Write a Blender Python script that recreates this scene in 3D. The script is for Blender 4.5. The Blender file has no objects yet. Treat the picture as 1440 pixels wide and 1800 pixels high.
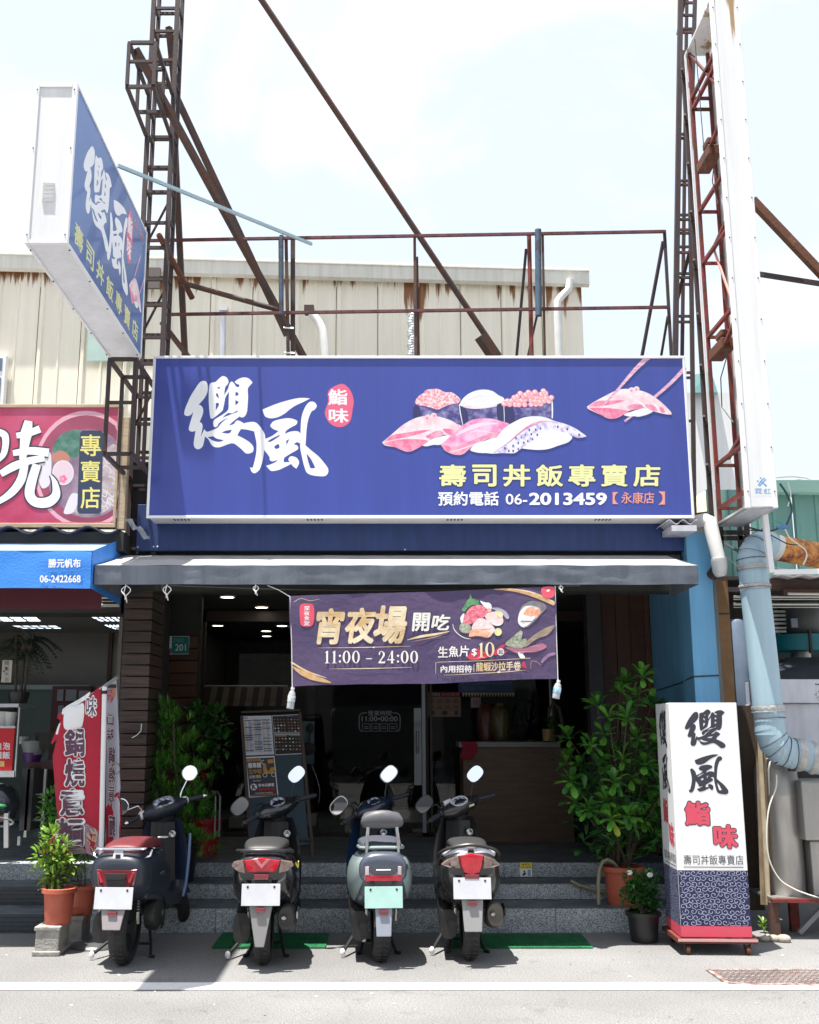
import bpy,math,random
from math import sin,cos,pi,radians,tan,atan2,sqrt
from mathutils import Vector,Matrix,geometry,noise
R = random.Random(7)
SC = bpy.context.scene
COL = SC.collection
# ---------------------------------------------------------------- camera
CAM_H,F_PX,U0,V0,HOR = 1.6,1850.0,665.0,900.0,1280.0
PITCH = math.atan((HOR - V0) / F_PX)
cam_data = bpy.data.cameras.new("camera")
cam = bpy.data.objects.new("camera",cam_data)
COL.objects.link(cam)
cam.location = (0,0,CAM_H)
cam.rotation_euler = (pi / 2 + PITCH,0,0)
cam_data.sensor_fit = 'VERTICAL'
cam_data.sensor_height = 36.0
cam_data.sensor_width = 28.8
cam_data.lens = 36.0 * F_PX / 1800.0
cam_data.shift_x = (720.0 - U0) / 1800.0
cam_data.clip_start = 0.05
cam_data.clip_end = 3000
SC.camera = cam
# ---------------------------------------------------------------- world,sun,exposure
SUN_DIR = Vector((0.17,0.13,-1.0)).normalized()      # the way the light travels
SUN_ELEV = math.asin(-SUN_DIR.z)
w = bpy.data.worlds.new("World")
SC.world = w
w.use_nodes = True
nt = w.node_tree
nt.nodes.clear()
out = nt.nodes.new("ShaderNodeOutputWorld")
bg = nt.nodes.new("ShaderNodeBackground")
sky = nt.nodes.new("ShaderNodeTexSky")
sky.sky_type = 'NISHITA'
sky.sun_disc = False
sky.sun_elevation = SUN_ELEV
sky.sun_rotation = math.atan2(-SUN_DIR.x,-SUN_DIR.y)
sky.air_density = 1.2
sky.dust_density = 2.6
sky.ozone_density = 1.0
tc = nt.nodes.new("ShaderNodeTexCoord")
mp = nt.nodes.new("ShaderNodeMapping")
mp.inputs['Scale'].default_value = (1.0,1.0,1.7)
mp.inputs['Location'].default_value = (0.35,0.2,0.1)
n1 = nt.nodes.new("ShaderNodeTexNoise")
n1.inputs['Scale'].default_value = 2.3
n1.inputs['Detail'].default_value = 8
n1.inputs['Roughness'].default_value = 0.55
n1.inputs['Distortion'].default_value = 0.4
cr = nt.nodes.new("ShaderNodeValToRGB")
cr.color_ramp.elements[0].position = 0.5
cr.color_ramp.elements[1].position = 0.7
mxs = nt.nodes.new("ShaderNodeMix"); mxs.data_type = 'RGBA'
mxs.inputs[7].default_value = (5.7,5.85,6.0,1)
mul = nt.nodes.new("ShaderNodeMath"); mul.operation = 'MULTIPLY_ADD'; mul.inputs[1].default_value = 0.9; mul.inputs[2].default_value = 0.05
nt.links.new(tc.outputs['Generated'],mp.inputs[0])
nt.links.new(mp.outputs[0],n1.inputs['Vector'])
nt.links.new(n1.outputs[0],cr.inputs[0])
nt.links.new(cr.outputs[0],mul.inputs[0])
nt.links.new(mul.outputs[0],mxs.inputs[0])
mx0 = nt.nodes.new("ShaderNodeMix"); mx0.data_type = 'RGBA'; mx0.inputs[0].default_value = 0.8
mx0.inputs[7].default_value = (3.9,4.22,4.75,1)
nt.links.new(sky.outputs[0],mx0.inputs[6]); nt.links.new(mx0.outputs[2],mxs.inputs[6])
nt.links.new(mxs.outputs[2],bg.inputs['Color'])
bg.inputs['Strength'].default_value = 0.105
nt.links.new(bg.outputs[0],out.inputs[0])
sun_data = bpy.data.lights.new("sun",'SUN')
sun_data.energy = 4.8
sun_data.angle = radians(0.5)
sun_data.color = (1.0,0.96,0.9)
sun = bpy.data.objects.new("sun",sun_data)
COL.objects.link(sun)
sun.rotation_euler = SUN_DIR.to_track_quat('-Z','Y').to_euler()
SC.view_settings.view_transform = 'Standard'
SC.view_settings.look = 'None'
SC.view_settings.gamma = 1
SC.view_settings.use_curve_mapping = False
SC.view_settings.exposure = 1.25
SC.render.film_transparent = False
try:
 SC.cycles.max_bounces = 8
 SC.cycles.transparent_max_bounces = 16
 SC.cycles.use_denoising = True
 SC.cycles.sample_clamp_indirect = 6
except Exception:
 pass
# ---------------------------------------------------------------- photo rays
_cp,_sp = cos(PITCH),sin(PITCH)
EYE = Vector((0,0,CAM_H))
def ray(u,v):
 xc = (u - U0) / F_PX
 yc = (V0 - v) / F_PX
 return Vector((xc,_cp - yc * _sp,_sp + yc * _cp))
def W(u,v,Y):                    # point seen at (u,v) on the vertical plane at depth Y
 d = ray(u,v)
 return EYE + d * (Y / d.y)
def G(u,v,z=0.0):                # point seen at (u,v) on the level z
 d = ray(u,v)
 return EYE + d * ((z - CAM_H) / d.z)
def AX(u,v,X):                   # ... on the plane x = X
 d = ray(u,v)
 return EYE + d * (X / d.x)
# ---------------------------------------------------------------- materials
def lin(c):
 if isinstance(c,str):
  c = c.lstrip('#')
  c = [int(c[i:i + 2],16) / 255 for i in (0,2,4)]
  return tuple(x / 12.92 if x <= .04045 else ((x + .055) / 1.055) ** 2.4 for x in c) + (1,)
 return tuple(c)[:3] + (1,)
_M = {}
def mat(name,col,rough=.55,metal=0.0,var=0.0,vscale=4.0,col2=None,bump=0.0,bscale=80.0,stretch=(1,1,1),
  spec=.5,emit=None,estr=1.0,coat=0.0,trans=0.0,isl=0.0,lo=.35,hi=.65,rvar=0.0,sub=0.0):
 if name in _M:
  return _M[name]
 m = bpy.data.materials.new(name)
 m.use_nodes = True
 t = m.node_tree
 b = t.nodes["Principled BSDF"]
 c1 = lin(col)
 b.inputs['Base Color'].default_value = c1
 b.inputs['Roughness'].default_value = rough
 b.inputs['Metallic'].default_value = metal
 b.inputs['Specular IOR Level'].default_value = spec
 b.inputs['Coat Weight'].default_value = coat
 if trans:
  b.inputs['Transmission Weight'].default_value = trans
 if emit is not None:
  b.inputs['Emission Color'].default_value = lin(emit)
  b.inputs['Emission Strength'].default_value = estr
 tcn = t.nodes.new("ShaderNodeTexCoord")
 mpn = t.nodes.new("ShaderNodeMapping")
 mpn.inputs['Scale'].default_value = stretch
 t.links.new(tcn.outputs['Object'],mpn.inputs[0])
 last = None
 if var > 0 or col2 is not None:
  nz = t.nodes.new("ShaderNodeTexNoise")
  nz.inputs['Scale'].default_value = vscale
  nz.inputs['Detail'].default_value = 6
  nz.inputs['Roughness'].default_value = .6
  t.links.new(mpn.outputs[0],nz.inputs['Vector'])
  rp = t.nodes.new("ShaderNodeMapRange")
  rp.inputs[1].default_value = lo
  rp.inputs[2].default_value = hi
  t.links.new(nz.outputs[0],rp.inputs[0])
  mx = t.nodes.new("ShaderNodeMix"); mx.data_type = 'RGBA'
  mx.inputs[6].default_value = c1
  c2 = lin(col2) if col2 is not None else tuple(x * (1 - var) for x in c1[:3]) + (1,)
  mx.inputs[7].default_value = c2
  t.links.new(rp.outputs[0],mx.inputs[0])
  last = mx.outputs[2]
  if rvar:
   rr = t.nodes.new("ShaderNodeMapRange")
   rr.inputs[3].default_value = rough
   rr.inputs[4].default_value = min(1,rough + rvar)
   t.links.new(rp.outputs[0],rr.inputs[0])
   t.links.new(rr.outputs[0],b.inputs['Roughness'])
 if isl:
  ge = t.nodes.new("ShaderNodeNewGeometry")
  oi = t.nodes.new("ShaderNodeObjectInfo")
  ad = t.nodes.new("ShaderNodeMath"); ad.operation = 'ADD'
  fr = t.nodes.new("ShaderNodeMath"); fr.operation = 'FRACT'
  t.links.new(ge.outputs['Random Per Island'],ad.inputs[0])
  t.links.new(oi.outputs['Random'],ad.inputs[1])
  t.links.new(ad.outputs[0],fr.inputs[0])
  mr = t.nodes.new("ShaderNodeMapRange")
  mr.inputs[3].default_value = 1 - isl
  mr.inputs[4].default_value = 1 + isl
  t.links.new(fr.outputs[0],mr.inputs[0])
  hs = t.nodes.new("ShaderNodeHueSaturation")
  hs.inputs['Color'].default_value = c1
  if last is not None:
   t.links.new(last,hs.inputs['Color'])
  t.links.new(mr.outputs[0],hs.inputs['Value'])
  last = hs.outputs[0]
 if last is not None:
  t.links.new(last,b.inputs['Base Color'])
 if bump:
  nb = t.nodes.new("ShaderNodeTexNoise")
  nb.inputs['Scale'].default_value = bscale
  nb.inputs['Detail'].default_value = 4
  t.links.new(mpn.outputs[0],nb.inputs['Vector'])
  bp = t.nodes.new("ShaderNodeBump")
  bp.inputs['Strength'].default_value = bump
  bp.inputs['Distance'].default_value = .01
  t.links.new(nb.outputs[0],bp.inputs['Height'])
  t.links.new(bp.outputs[0],b.inputs['Normal'])
 if sub:
  tr = t.nodes.new("ShaderNodeBsdfTranslucent")
  ms = t.nodes.new("ShaderNodeMixShader")
  ms.inputs[0].default_value = sub
  o = [n for n in t.nodes if n.type == 'OUTPUT_MATERIAL'][0]
  if last is not None:
   t.links.new(last,tr.inputs[0])
  else:
   tr.inputs[0].default_value = c1
  t.links.new(b.outputs[0],ms.inputs[1])
  t.links.new(tr.outputs[0],ms.inputs[2])
  t.links.new(ms.outputs[0],o.inputs[0])
 _M[name] = m
 return m
def node_mat(name):
 m = bpy.data.materials.new(name)
 m.use_nodes = True
 t = m.node_tree
 return m,t,t.nodes["Principled BSDF"]
def N(t,kind,**kw):
 n = t.nodes.new("ShaderNode" + kind)
 for k,v in kw.items():
  if k.startswith('i_'):
   n.inputs[k[2:].replace('_',' ')].default_value = v
  else:
   setattr(n,k,v)
 return n
# ---------------------------------------------------------------- mesh builder
class MB:
 def __init__(s,m=None):
  s.v = []; s.f = []; s.mi = []; s.mats = []; s.cur = 0; s.T = None
  if m is not None:
   s.use(m)
 def use(s,m):
  if m not in s.mats:
   s.mats.append(m)
  s.cur = s.mats.index(m)
  return s
 def add(s,vs,fs):
  o = len(s.v)
  if s.T is not None:
   vs = [s.T @ Vector(p) for p in vs]
  s.v.extend([tuple(p) for p in vs])
  s.f.extend([tuple(i + o for i in f) for f in fs])
  s.mi.extend([s.cur] * len(fs))
  return s
 def box(s,x0,y0,z0,x1,y1,z1):
  if x0 > x1: x0,x1 = x1,x0
  if y0 > y1: y0,y1 = y1,y0
  if z0 > z1: z0,z1 = z1,z0
  return s.add([(x0,y0,z0),(x1,y0,z0),(x1,y1,z0),(x0,y1,z0),(x0,y0,z1),(x1,y0,z1),(x1,y1,z1),(x0,y1,z1)],
                     [(0,3,2,1),(4,5,6,7),(0,1,5,4),(1,2,6,5),(2,3,7,6),(3,0,4,7)])
 def hexa(s,p):                # 8 points: bottom ring then top ring
  return s.add(p,[(0,3,2,1),(4,5,6,7),(0,1,5,4),(1,2,6,5),(2,3,7,6),(3,0,4,7)])
 def bar(s,p,q,w,h=None,up=(0,0,1)):
  p,q = Vector(p),Vector(q)
  h = w if h is None else h
  d = (q - p)
  if d.length < 1e-6: return s
  d.normalize()
  up = Vector(up)
  if abs(d.dot(up.normalized())) > .98:
   up = Vector((0,1,0))
  a = d.cross(up).normalized() * (w / 2)
  b = a.cross(d).normalized() * (h / 2)
  return s.hexa([p - a - b,p + a - b,p + a + b,p - a + b,q - a - b,q + a - b,q + a + b,q - a + b])
 def tube(s,pts,r,n=8,caps=True):
  pts = [Vector(p) for p in pts]
  k = len(pts)
  rr = r if isinstance(r,(list,tuple)) else [r] * k
  vs = []; fs = []
  tan0 = (pts[1] - pts[0]).normalized()
  ref = Vector((0,0,1)) if abs(tan0.z) < .9 else Vector((1,0,0))
  a = tan0.cross(ref).normalized()
  for i in range(k):
   if i == 0: t = tan0
   elif i == k - 1: t = (pts[i] - pts[i - 1]).normalized()
   else:
    t = ((pts[i + 1] - pts[i]).normalized() + (pts[i] - pts[i - 1]).normalized())
    t = t.normalized() if t.length > 1e-6 else tan0
   a = (a - t * a.dot(t))
   a = a.normalized() if a.length > 1e-6 else t.orthogonal().normalized()
   b = t.cross(a)
   for j in range(n):
    th = 2 * pi * j / n
    vs.append(pts[i] + (a * cos(th) + b * sin(th)) * rr[i])
  for i in range(k - 1):
   for j in range(n):
    j2 = (j + 1) % n
    fs.append((i * n + j,i * n + j2,(i + 1) * n + j2,(i + 1) * n + j))
  if caps:
   fs.append(tuple(range(n - 1,-1,-1)))
   fs.append(tuple((k - 1) * n + j for j in range(n)))
  return s.add(vs,fs)
 def lathe(s,prof,c=(0,0,0),n=24,M=None,wob=0):
  c = Vector(c)
  vs = []; fs = []
  for (r,z) in prof:
   for j in range(n):
    th = 2 * pi * j / n
    p = Vector((r * cos(th),r * sin(th),z))
    if M is not None: p = M @ p
    vs.append(c + p)
  for i in range(len(prof) - 1):
   for j in range(n):
    j2 = (j + 1) % n
    fs.append((i * n + j,i * n + j2,(i + 1) * n + j2,(i + 1) * n + j))
  return s.add(vs,fs)
 def loft(s,secs,caps=True,closed=False):
  n = len(secs[0]); k = len(secs)
  vs = [p for q in secs for p in q]
  fs = []
  for i in range(k if closed else k - 1):
   i2 = (i + 1) % k
   for j in range(n):
    j2 = (j + 1) % n
    fs.append((i * n + j,i * n + j2,i2 * n + j2,i2 * n + j))
  if caps and not closed:
   fs.append(tuple(range(n - 1,-1,-1)))
   fs.append(tuple((k - 1) * n + j for j in range(n)))
  return s.add(vs,fs)
 def grid(s,fn,nu,nv):       # fn(a,b) -> point,a,b in 0..1
  vs = [fn(i / nu,j / nv) for j in range(nv + 1) for i in range(nu + 1)]
  fs = [(j * (nu + 1) + i,j * (nu + 1) + i + 1,(j + 1) * (nu + 1) + i + 1,(j + 1) * (nu + 1) + i) for j in range(nv) for i in range(nu)]
  return s.add(vs,fs)
 def sphere(s,c,r,n=12,m=8,sc=(1,1,1)):
  prof = [(max(1e-4,sin(pi * i / m)) * r,-cos(pi * i / m) * r) for i in range(m + 1)]
  M = Matrix.Diagonal((*sc,))
  return s.lathe(prof,c,n,M)
 def mesh(s,name,m=None,smooth=False,ang=40):
  me = bpy.data.meshes.new(name)
  me.from_pydata(s.v,[],s.f)
  mats = s.mats if s.mats else ([m] if m is not None else [])
  if s.mats == [] and m is not None:
   mats = [m]
  for k in mats: me.materials.append(k)
  if len(mats) > 1:
   me.polygons.foreach_set("material_index",s.mi)
  if smooth:
   me.polygons.foreach_set("use_smooth",[True] * len(me.polygons))
   try: me.set_sharp_from_angle(angle=radians(ang))
   except Exception: pass
  me.update()
  return me
 def build(s,name,m=None,parent=None,smooth=False,bevel=0,ang=40,seg=2,local=False,**props):
  me = s.mesh(name,m,smooth,ang)
  o = bpy.data.objects.new(name,me)
  COL.objects.link(o)
  put(o,parent,local)
  if bevel:
   b = o.modifiers.new("bevel",'BEVEL')
   b.width = bevel; b.segments = seg; b.limit_method = 'ANGLE'; b.angle_limit = radians(35)
   b.use_clamp_overlap = True
  for k,v in props.items(): o[k] = v
  return o
def put(o,parent,local=False):
 if parent is not None:
  o.parent = parent
  if not local:
   M = Matrix.Identity(4)
   p = parent
   chain = []
   while p is not None:
    chain.append(p); p = p.parent
   for q in reversed(chain):
    M = M @ q.matrix_parent_inverse @ Matrix.LocRotScale(q.location,q.rotation_euler,q.scale)
   o.matrix_parent_inverse = M.inverted()
def thing(name,label,cat,loc=(0,0,0),rot=(0,0,0),group=None):
 o = bpy.data.objects.new(name,None)
 COL.objects.link(o)
 o.empty_display_size = .1
 o.location = loc
 o.rotation_euler = rot
 o['label'] = label; o['category'] = cat
 if group: o['group'] = group
 return o
def tag(o,label,cat,group=None):
 o['label'] = label; o['category'] = cat
 if group: o['group'] = group
 return o
def inst(name,me,parent,M,**props):       # a piece that shares its mesh with alike pieces,matrix in world space
 o = bpy.data.objects.new(name,me)
 COL.objects.link(o)
 put(o,parent)
 o.matrix_basis = M
 for k,v in props.items(): o[k] = v
 return o
# ---------------------------------------------------------------- 2D drawing on surfaces
def smooth_loop(pts,n=4,closed=True):
 P = [Vector((p[0],p[1])) for p in pts]
 C = [len(p) > 2 and p[2] for p in pts]
 k = len(P)
 res = []
 for i in range(k if closed else k - 1):
  a,b = P[i],P[(i + 1) % k]
  pa,nb = P[(i - 1) % k] if (closed or i > 0) else a,P[(i + 2) % k] if (closed or i + 2 < k) else b
  ta = Vector((0,0)) if C[i] else (b - pa) * .5
  tb = Vector((0,0)) if C[(i + 1) % k] else (nb - a) * .5
  L = (b - a).length
  if ta.length > L: ta = ta * (L / ta.length)
  if tb.length > L: tb = tb * (L / tb.length)
  for j in range(n):
   t = j / n
   h1 = 2 * t ** 3 - 3 * t ** 2 + 1; h2 = t ** 3 - 2 * t ** 2 + t
   h3 = -2 * t ** 3 + 3 * t ** 2; h4 = t ** 3 - t ** 2
   res.append(a * h1 + ta * h2 + b * h3 + tb * h4)
 if not closed:
  res.append(P[-1])
 return res
def tess(loops):
 flat = [p for l in loops for p in l]
 tr = geometry.tessellate_polygon([[Vector((p[0],p[1],0)) for p in l] for l in loops])
 return flat,[tuple(t) for t in tr]
def stroke2d(pts,ws,n=5):
 """outline of a brush stroke along pts with widths ws"""
 c = smooth_loop(pts,n,closed=False)
 k = len(c)
 if not isinstance(ws,(list,tuple)): ws = [ws] * len(pts)
 L = []; Rr = []
 for i,p in enumerate(c):
  t = (c[min(i + 1,k - 1)] - c[max(i - 1,0)])
  t = t.normalized() if t.length > 1e-9 else Vector((1,0))
  nn = Vector((-t.y,t.x))
  s = i / (k - 1) * (len(ws) - 1)
  j = min(int(s),len(ws) - 2) if len(ws) > 1 else 0
  wv = ws[j] + (ws[j + 1] - ws[j]) * (s - j) if len(ws) > 1 else ws[0]
  L.append(p + nn * wv / 2); Rr.append(p - nn * wv / 2)
 return L,Rr
_TX = {}
def glyphs(s,bold=0.0,shear=0.0,space=1.0,res=3):
 key = (s,bold,shear,space,res)
 if key in _TX: return _TX[key]
 cu = bpy.data.curves.new("t",'FONT')
 cu.body = s
 cu.offset = bold
 cu.shear = shear
 cu.space_character = space
 cu.resolution_u = res
 cu.fill_mode = 'FRONT' if hasattr(cu,'fill_mode') and 'FRONT' in ('FRONT',) else cu.fill_mode
 ob = bpy.data.objects.new("t",cu)
 COL.objects.link(ob)
 dg = bpy.context.evaluated_depsgraph_get()
 me = bpy.data.meshes.new_from_object(ob.evaluated_get(dg))
 vs = [(v.co.x,v.co.y) for v in me.vertices]
 fs = [tuple(p.vertices) for p in me.polygons]
 bpy.data.objects.remove(ob); bpy.data.meshes.remove(me); bpy.data.curves.remove(cu)
 _TX[key] = (vs,fs)
 return vs,fs
class Surf:
 """a flat face in the place (origin O, ex to the right, ez up); prints lie on it, each a little proud of the last"""
 def __init__(s,O,ex=(1,0,0),ez=(0,0,1),warp=None,off=.0004,step=.00002):
  s.O = Vector(O); s.ex = Vector(ex).normalized(); s.ez = Vector(ez).normalized()
  s.n = s.ex.cross(s.ez); s.off = off; s.step = step; s.warp = warp
  s.mb = MB()
 def st(s,u,v):
  d = ray(u,v)
  t = (s.O - EYE).dot(s.n) / d.dot(s.n)
  q = EYE + d * t - s.O
  return Vector((q.dot(s.ex),q.dot(s.ez)))
 def at(s,a,b,off=0):
  o = s.warp(a,b) if s.warp else 0
  return s.O + s.ex * a + s.ez * b + s.n * (off + o)
 def nxt(s):
  s.off += s.step
  return s.off
 def poly(s,loops,m,px=True,sm=True,n=4,fn=None):
  """loops: outer then holes; coordinates are photo pixels (px) or metres on the face"""
  if not isinstance(loops[0][0],(list,tuple,Vector)): loops = [loops]
  LL = []
  for l in loops:
   q = smooth_loop(l,n) if sm else [Vector((p[0],p[1])) for p in l]
   if fn: q = [Vector(fn(p.x,p.y)) for p in q]
   if px: q = [s.st(p.x,p.y) for p in q]
   LL.append(q)
  flat,tr = tess(LL)
  o = s.nxt()
  s.mb.use(m).add([s.at(p.x,p.y,o) for p in flat],s.orient(flat,tr))
  return s
 def orient(s,flat,tr):
  r = []
  for t in tr:
   a,b,c = flat[t[0]],flat[t[1]],flat[t[2]]
   cr_ = (b[0] - a[0]) * (c[1] - a[1]) - (b[1] - a[1]) * (c[0] - a[0])
   r.append(t if cr_ > 0 else (t[0],t[2],t[1]))
  return r
 def stroke(s,pts,ws,m,px=True,n=5,fn=None):
  L,Rr = stroke2d(pts,ws,n)
  if fn: L = [Vector(fn(*p)) for p in L]; Rr = [Vector(fn(*p)) for p in Rr]
  if px: L = [s.st(*p) for p in L]; Rr = [s.st(*p) for p in Rr]
  k = len(L); o = s.nxt()
  vs = [s.at(p.x,p.y,o) for p in L + Rr]
  s.mb.use(m).add(vs,[(i,i + 1,k + i + 1,k + i) for i in range(k - 1)])
  return s
 def disc(s,u,v,ru,rv,m,px=True,n=20):
  return s.poly([[(u + ru * cos(2 * pi * i / n),v + rv * sin(2 * pi * i / n)) for i in range(n)]],m,px,False)
 def rect(s,u0,v0,u1,v1,m,px=True):
  return s.poly([[(u0,v0),(u1,v0),(u1,v1),(u0,v1)]],m,px,False)
 def text(s,txt,u0,v0,u1,v1,m,bold=0.0,shear=0.0,px=True,flip=False,space=1.0,fn=None,keep=False,ref=None,res=3):
  """lettering fitted into the box u0..u1 x v0..v1 (v grows downward in pixels, upward in metres)"""
  vs,fs = glyphs(txt,0.0,shear,space,res)
  if not vs: return s
  rv = glyphs(ref,0.0,shear,space,res)[0] if ref else vs
  x0 = min(p[0] for p in rv) - bold; x1 = max(p[0] for p in rv) + bold; y0 = min(p[1] for p in rv) - bold; y1 = max(p[1] for p in rv) + bold
  k = 0 if bold <= 0 else (6 if bold < .04 else 10)
  sh = [(0,0)] + [(bold * cos(2 * pi * i / k),bold * sin(2 * pi * i / k)) for i in range(k)]
  s.mb.use(m)
  for (dx,dy) in sh:
   s.off += s.step * .4
   o = s.off
   q = []
   for (x,y) in vs:
    a = (x + dx - x0) / (x1 - x0); b = (y + dy - y0) / (y1 - y0)
    if flip: a = 1 - a
    pu = u0 + (u1 - u0) * a
    pv = v1 + (v0 - v1) * b if px else v0 + (v1 - v0) * b
    if fn: pu,pv = fn(pu,pv)
    q.append(s.st(pu,pv) if px else Vector((pu,pv)))
   s.mb.add([s.at(p.x,p.y,o) for p in q],fs if not flip else [tuple(reversed(f)) for f in fs])
  s.off += s.step
  return s
 def done(s,name,parent,**props):
  o = s.mb.build(name,None,parent,**props)
  s.mb = MB()
  return o
# ---------------------------------------------------------------- special materials
def make_asphalt():
 m,t,b = node_mat("asphalt")
 tcn = N(t,'TexCoord'); L = t.links.new
 big = N(t,'TexNoise',i_Scale=.7,i_Detail=5.0); L(tcn.outputs['Object'],big.inputs['Vector'])
 vor = N(t,'TexVoronoi',i_Scale=110.0); L(tcn.outputs['Object'],vor.inputs['Vector'])
 fine = N(t,'TexNoise',i_Scale=95.0,i_Detail=3.0); L(tcn.outputs['Object'],fine.inputs['Vector'])
 r1 = N(t,'ValToRGB'); r1.color_ramp.elements[0].color = (.135,.133,.131,1); r1.color_ramp.elements[1].color = (.195,.193,.19,1)
 r1.color_ramp.elements[0].position = .3; r1.color_ramp.elements[1].position = .7
 L(big.outputs[0],r1.inputs[0])
 r2 = N(t,'MapRange',i_From_Min=.3,i_From_Max=.7,i_To_Min=.6,i_To_Max=1.4); L(fine.outputs[0],r2.inputs[0])
 mu = N(t,'Mix',data_type='RGBA',blend_type='MULTIPLY'); mu.inputs[0].default_value = 1
 L(r1.outputs[0],mu.inputs[6]); L(r2.outputs[0],mu.inputs[7])
 r3 = N(t,'MapRange',i_From_Min=0,i_From_Max=.5,i_To_Min=.8,i_To_Max=1.12); L(vor.outputs['Distance'],r3.inputs[0])
 mu2 = N(t,'Mix',data_type='RGBA',blend_type='MULTIPLY'); mu2.inputs[0].default_value = 1
 L(mu.outputs[2],mu2.inputs[6]); L(r3.outputs[0],mu2.inputs[7])
 # cracks and stains
 vc = N(t,'TexVoronoi',feature='DISTANCE_TO_EDGE',i_Scale=.55)
 wn = N(t,'TexNoise',i_Scale=2.2,i_Detail=6.0); L(tcn.outputs['Object'],wn.inputs['Vector'])
 va = N(t,'Mix',data_type='VECTOR'); va.inputs[0].default_value = .25
 L(tcn.outputs['Object'],va.inputs[4]); L(wn.outputs['Color'],va.inputs[5]); L(va.outputs[1],vc.inputs['Vector'])
 rc = N(t,'MapRange',i_From_Min=0,i_From_Max=.006,i_To_Min=.9,i_To_Max=1.0); L(vc.outputs[0],rc.inputs[0])
 mu3 = N(t,'Mix',data_type='RGBA',blend_type='MULTIPLY'); mu3.inputs[0].default_value = 1
 L(mu2.outputs[2],mu3.inputs[6]); L(rc.outputs[0],mu3.inputs[7])
 st = N(t,'TexNoise',i_Scale=3.1,i_Detail=7.0,i_Roughness=.7); L(tcn.outputs['Object'],st.inputs['Vector'])
 rs = N(t,'MapRange',i_From_Min=.57,i_From_Max=.7,i_To_Min=1.0,i_To_Max=.74); L(st.outputs[0],rs.inputs[0])
 mu4 = N(t,'Mix',data_type='RGBA',blend_type='MULTIPLY'); mu4.inputs[0].default_value = 1
 L(mu3.outputs[2],mu4.inputs[6]); L(rs.outputs[0],mu4.inputs[7])
 L(mu4.outputs[2],b.inputs['Base Color'])
 b.inputs['Roughness'].default_value = .9
 bp = N(t,'Bump',i_Strength=.5,i_Distance=.004); L(fine.outputs[0],bp.inputs['Height']); L(bp.outputs[0],b.inputs['Normal'])
 return m
def make_granite(name,c1,c2,c3,sc=150.0):
 m,t,b = node_mat(name)
 L = t.links.new
 tcn = N(t,'TexCoord')
 v = N(t,'TexVoronoi',i_Scale=sc); L(tcn.outputs['Object'],v.inputs['Vector'])
 r = N(t,'ValToRGB'); e = r.color_ramp.elements
 e[0].color = lin(c1); e[1].color = lin(c3); e.new(.5).color = lin(c2)
 r.color_ramp.interpolation = 'LINEAR'
 sp = N(t,'SeparateColor'); L(v.outputs['Color'],sp.inputs[0]); L(sp.outputs[0],r.inputs[0])
 n2 = N(t,'TexNoise',i_Scale=2.0,i_Detail=6.0); L(tcn.outputs['Object'],n2.inputs['Vector'])
 mr = N(t,'MapRange',i_From_Min=.3,i_From_Max=.7,i_To_Min=.75,i_To_Max=1.15); L(n2.outputs[0],mr.inputs[0])
 mu = N(t,'Mix',data_type='RGBA',blend_type='MULTIPLY'); mu.inputs[0].default_value = 1
 L(r.outputs[0],mu.inputs[6]); L(mr.outputs[0],mu.inputs[7]); L(mu.outputs[2],b.inputs['Base Color'])
 b.inputs['Roughness'].default_value = .55
 return m
def make_rusty(name,base,rust=(.16,.055,.02),amount=.5,scale=9.0,rough=.7):
 """painted or bare steel with rust patches"""
 m,t,b = node_mat(name)
 L = t.links.new
 tcn = N(t,'TexCoord')
 n1_ = N(t,'TexNoise',i_Scale=scale,i_Detail=8.0,i_Roughness=.7); L(tcn.outputs['Object'],n1_.inputs['Vector'])
 n2_ = N(t,'TexNoise',i_Scale=scale * 7,i_Detail=4.0); L(tcn.outputs['Object'],n2_.inputs['Vector'])
 r = N(t,'MapRange',i_From_Min=.62 - amount * .4,i_From_Max=.7 - amount * .3); L(n1_.outputs[0],r.inputs[0])
 rr = N(t,'Mix',data_type='RGBA'); rr.inputs[6].default_value = lin(rust); rr.inputs[7].default_value = tuple(x * .35 for x in lin(rust)[:3]) + (1,)
 L(n2_.outputs[0],rr.inputs[0])
 mx = N(t,'Mix',data_type='RGBA'); mx.inputs[6].default_value = lin(base)
 L(r.outputs[0],mx.inputs[0]); L(rr.outputs[2],mx.inputs[7]); L(mx.outputs[2],b.inputs['Base Color'])
 b.inputs['Roughness'].default_value = rough
 bp = N(t,'Bump',i_Strength=.35,i_Distance=.004); L(n2_.outputs[0],bp.inputs['Height']); L(bp.outputs[0],b.inputs['Normal'])
 return m
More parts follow.
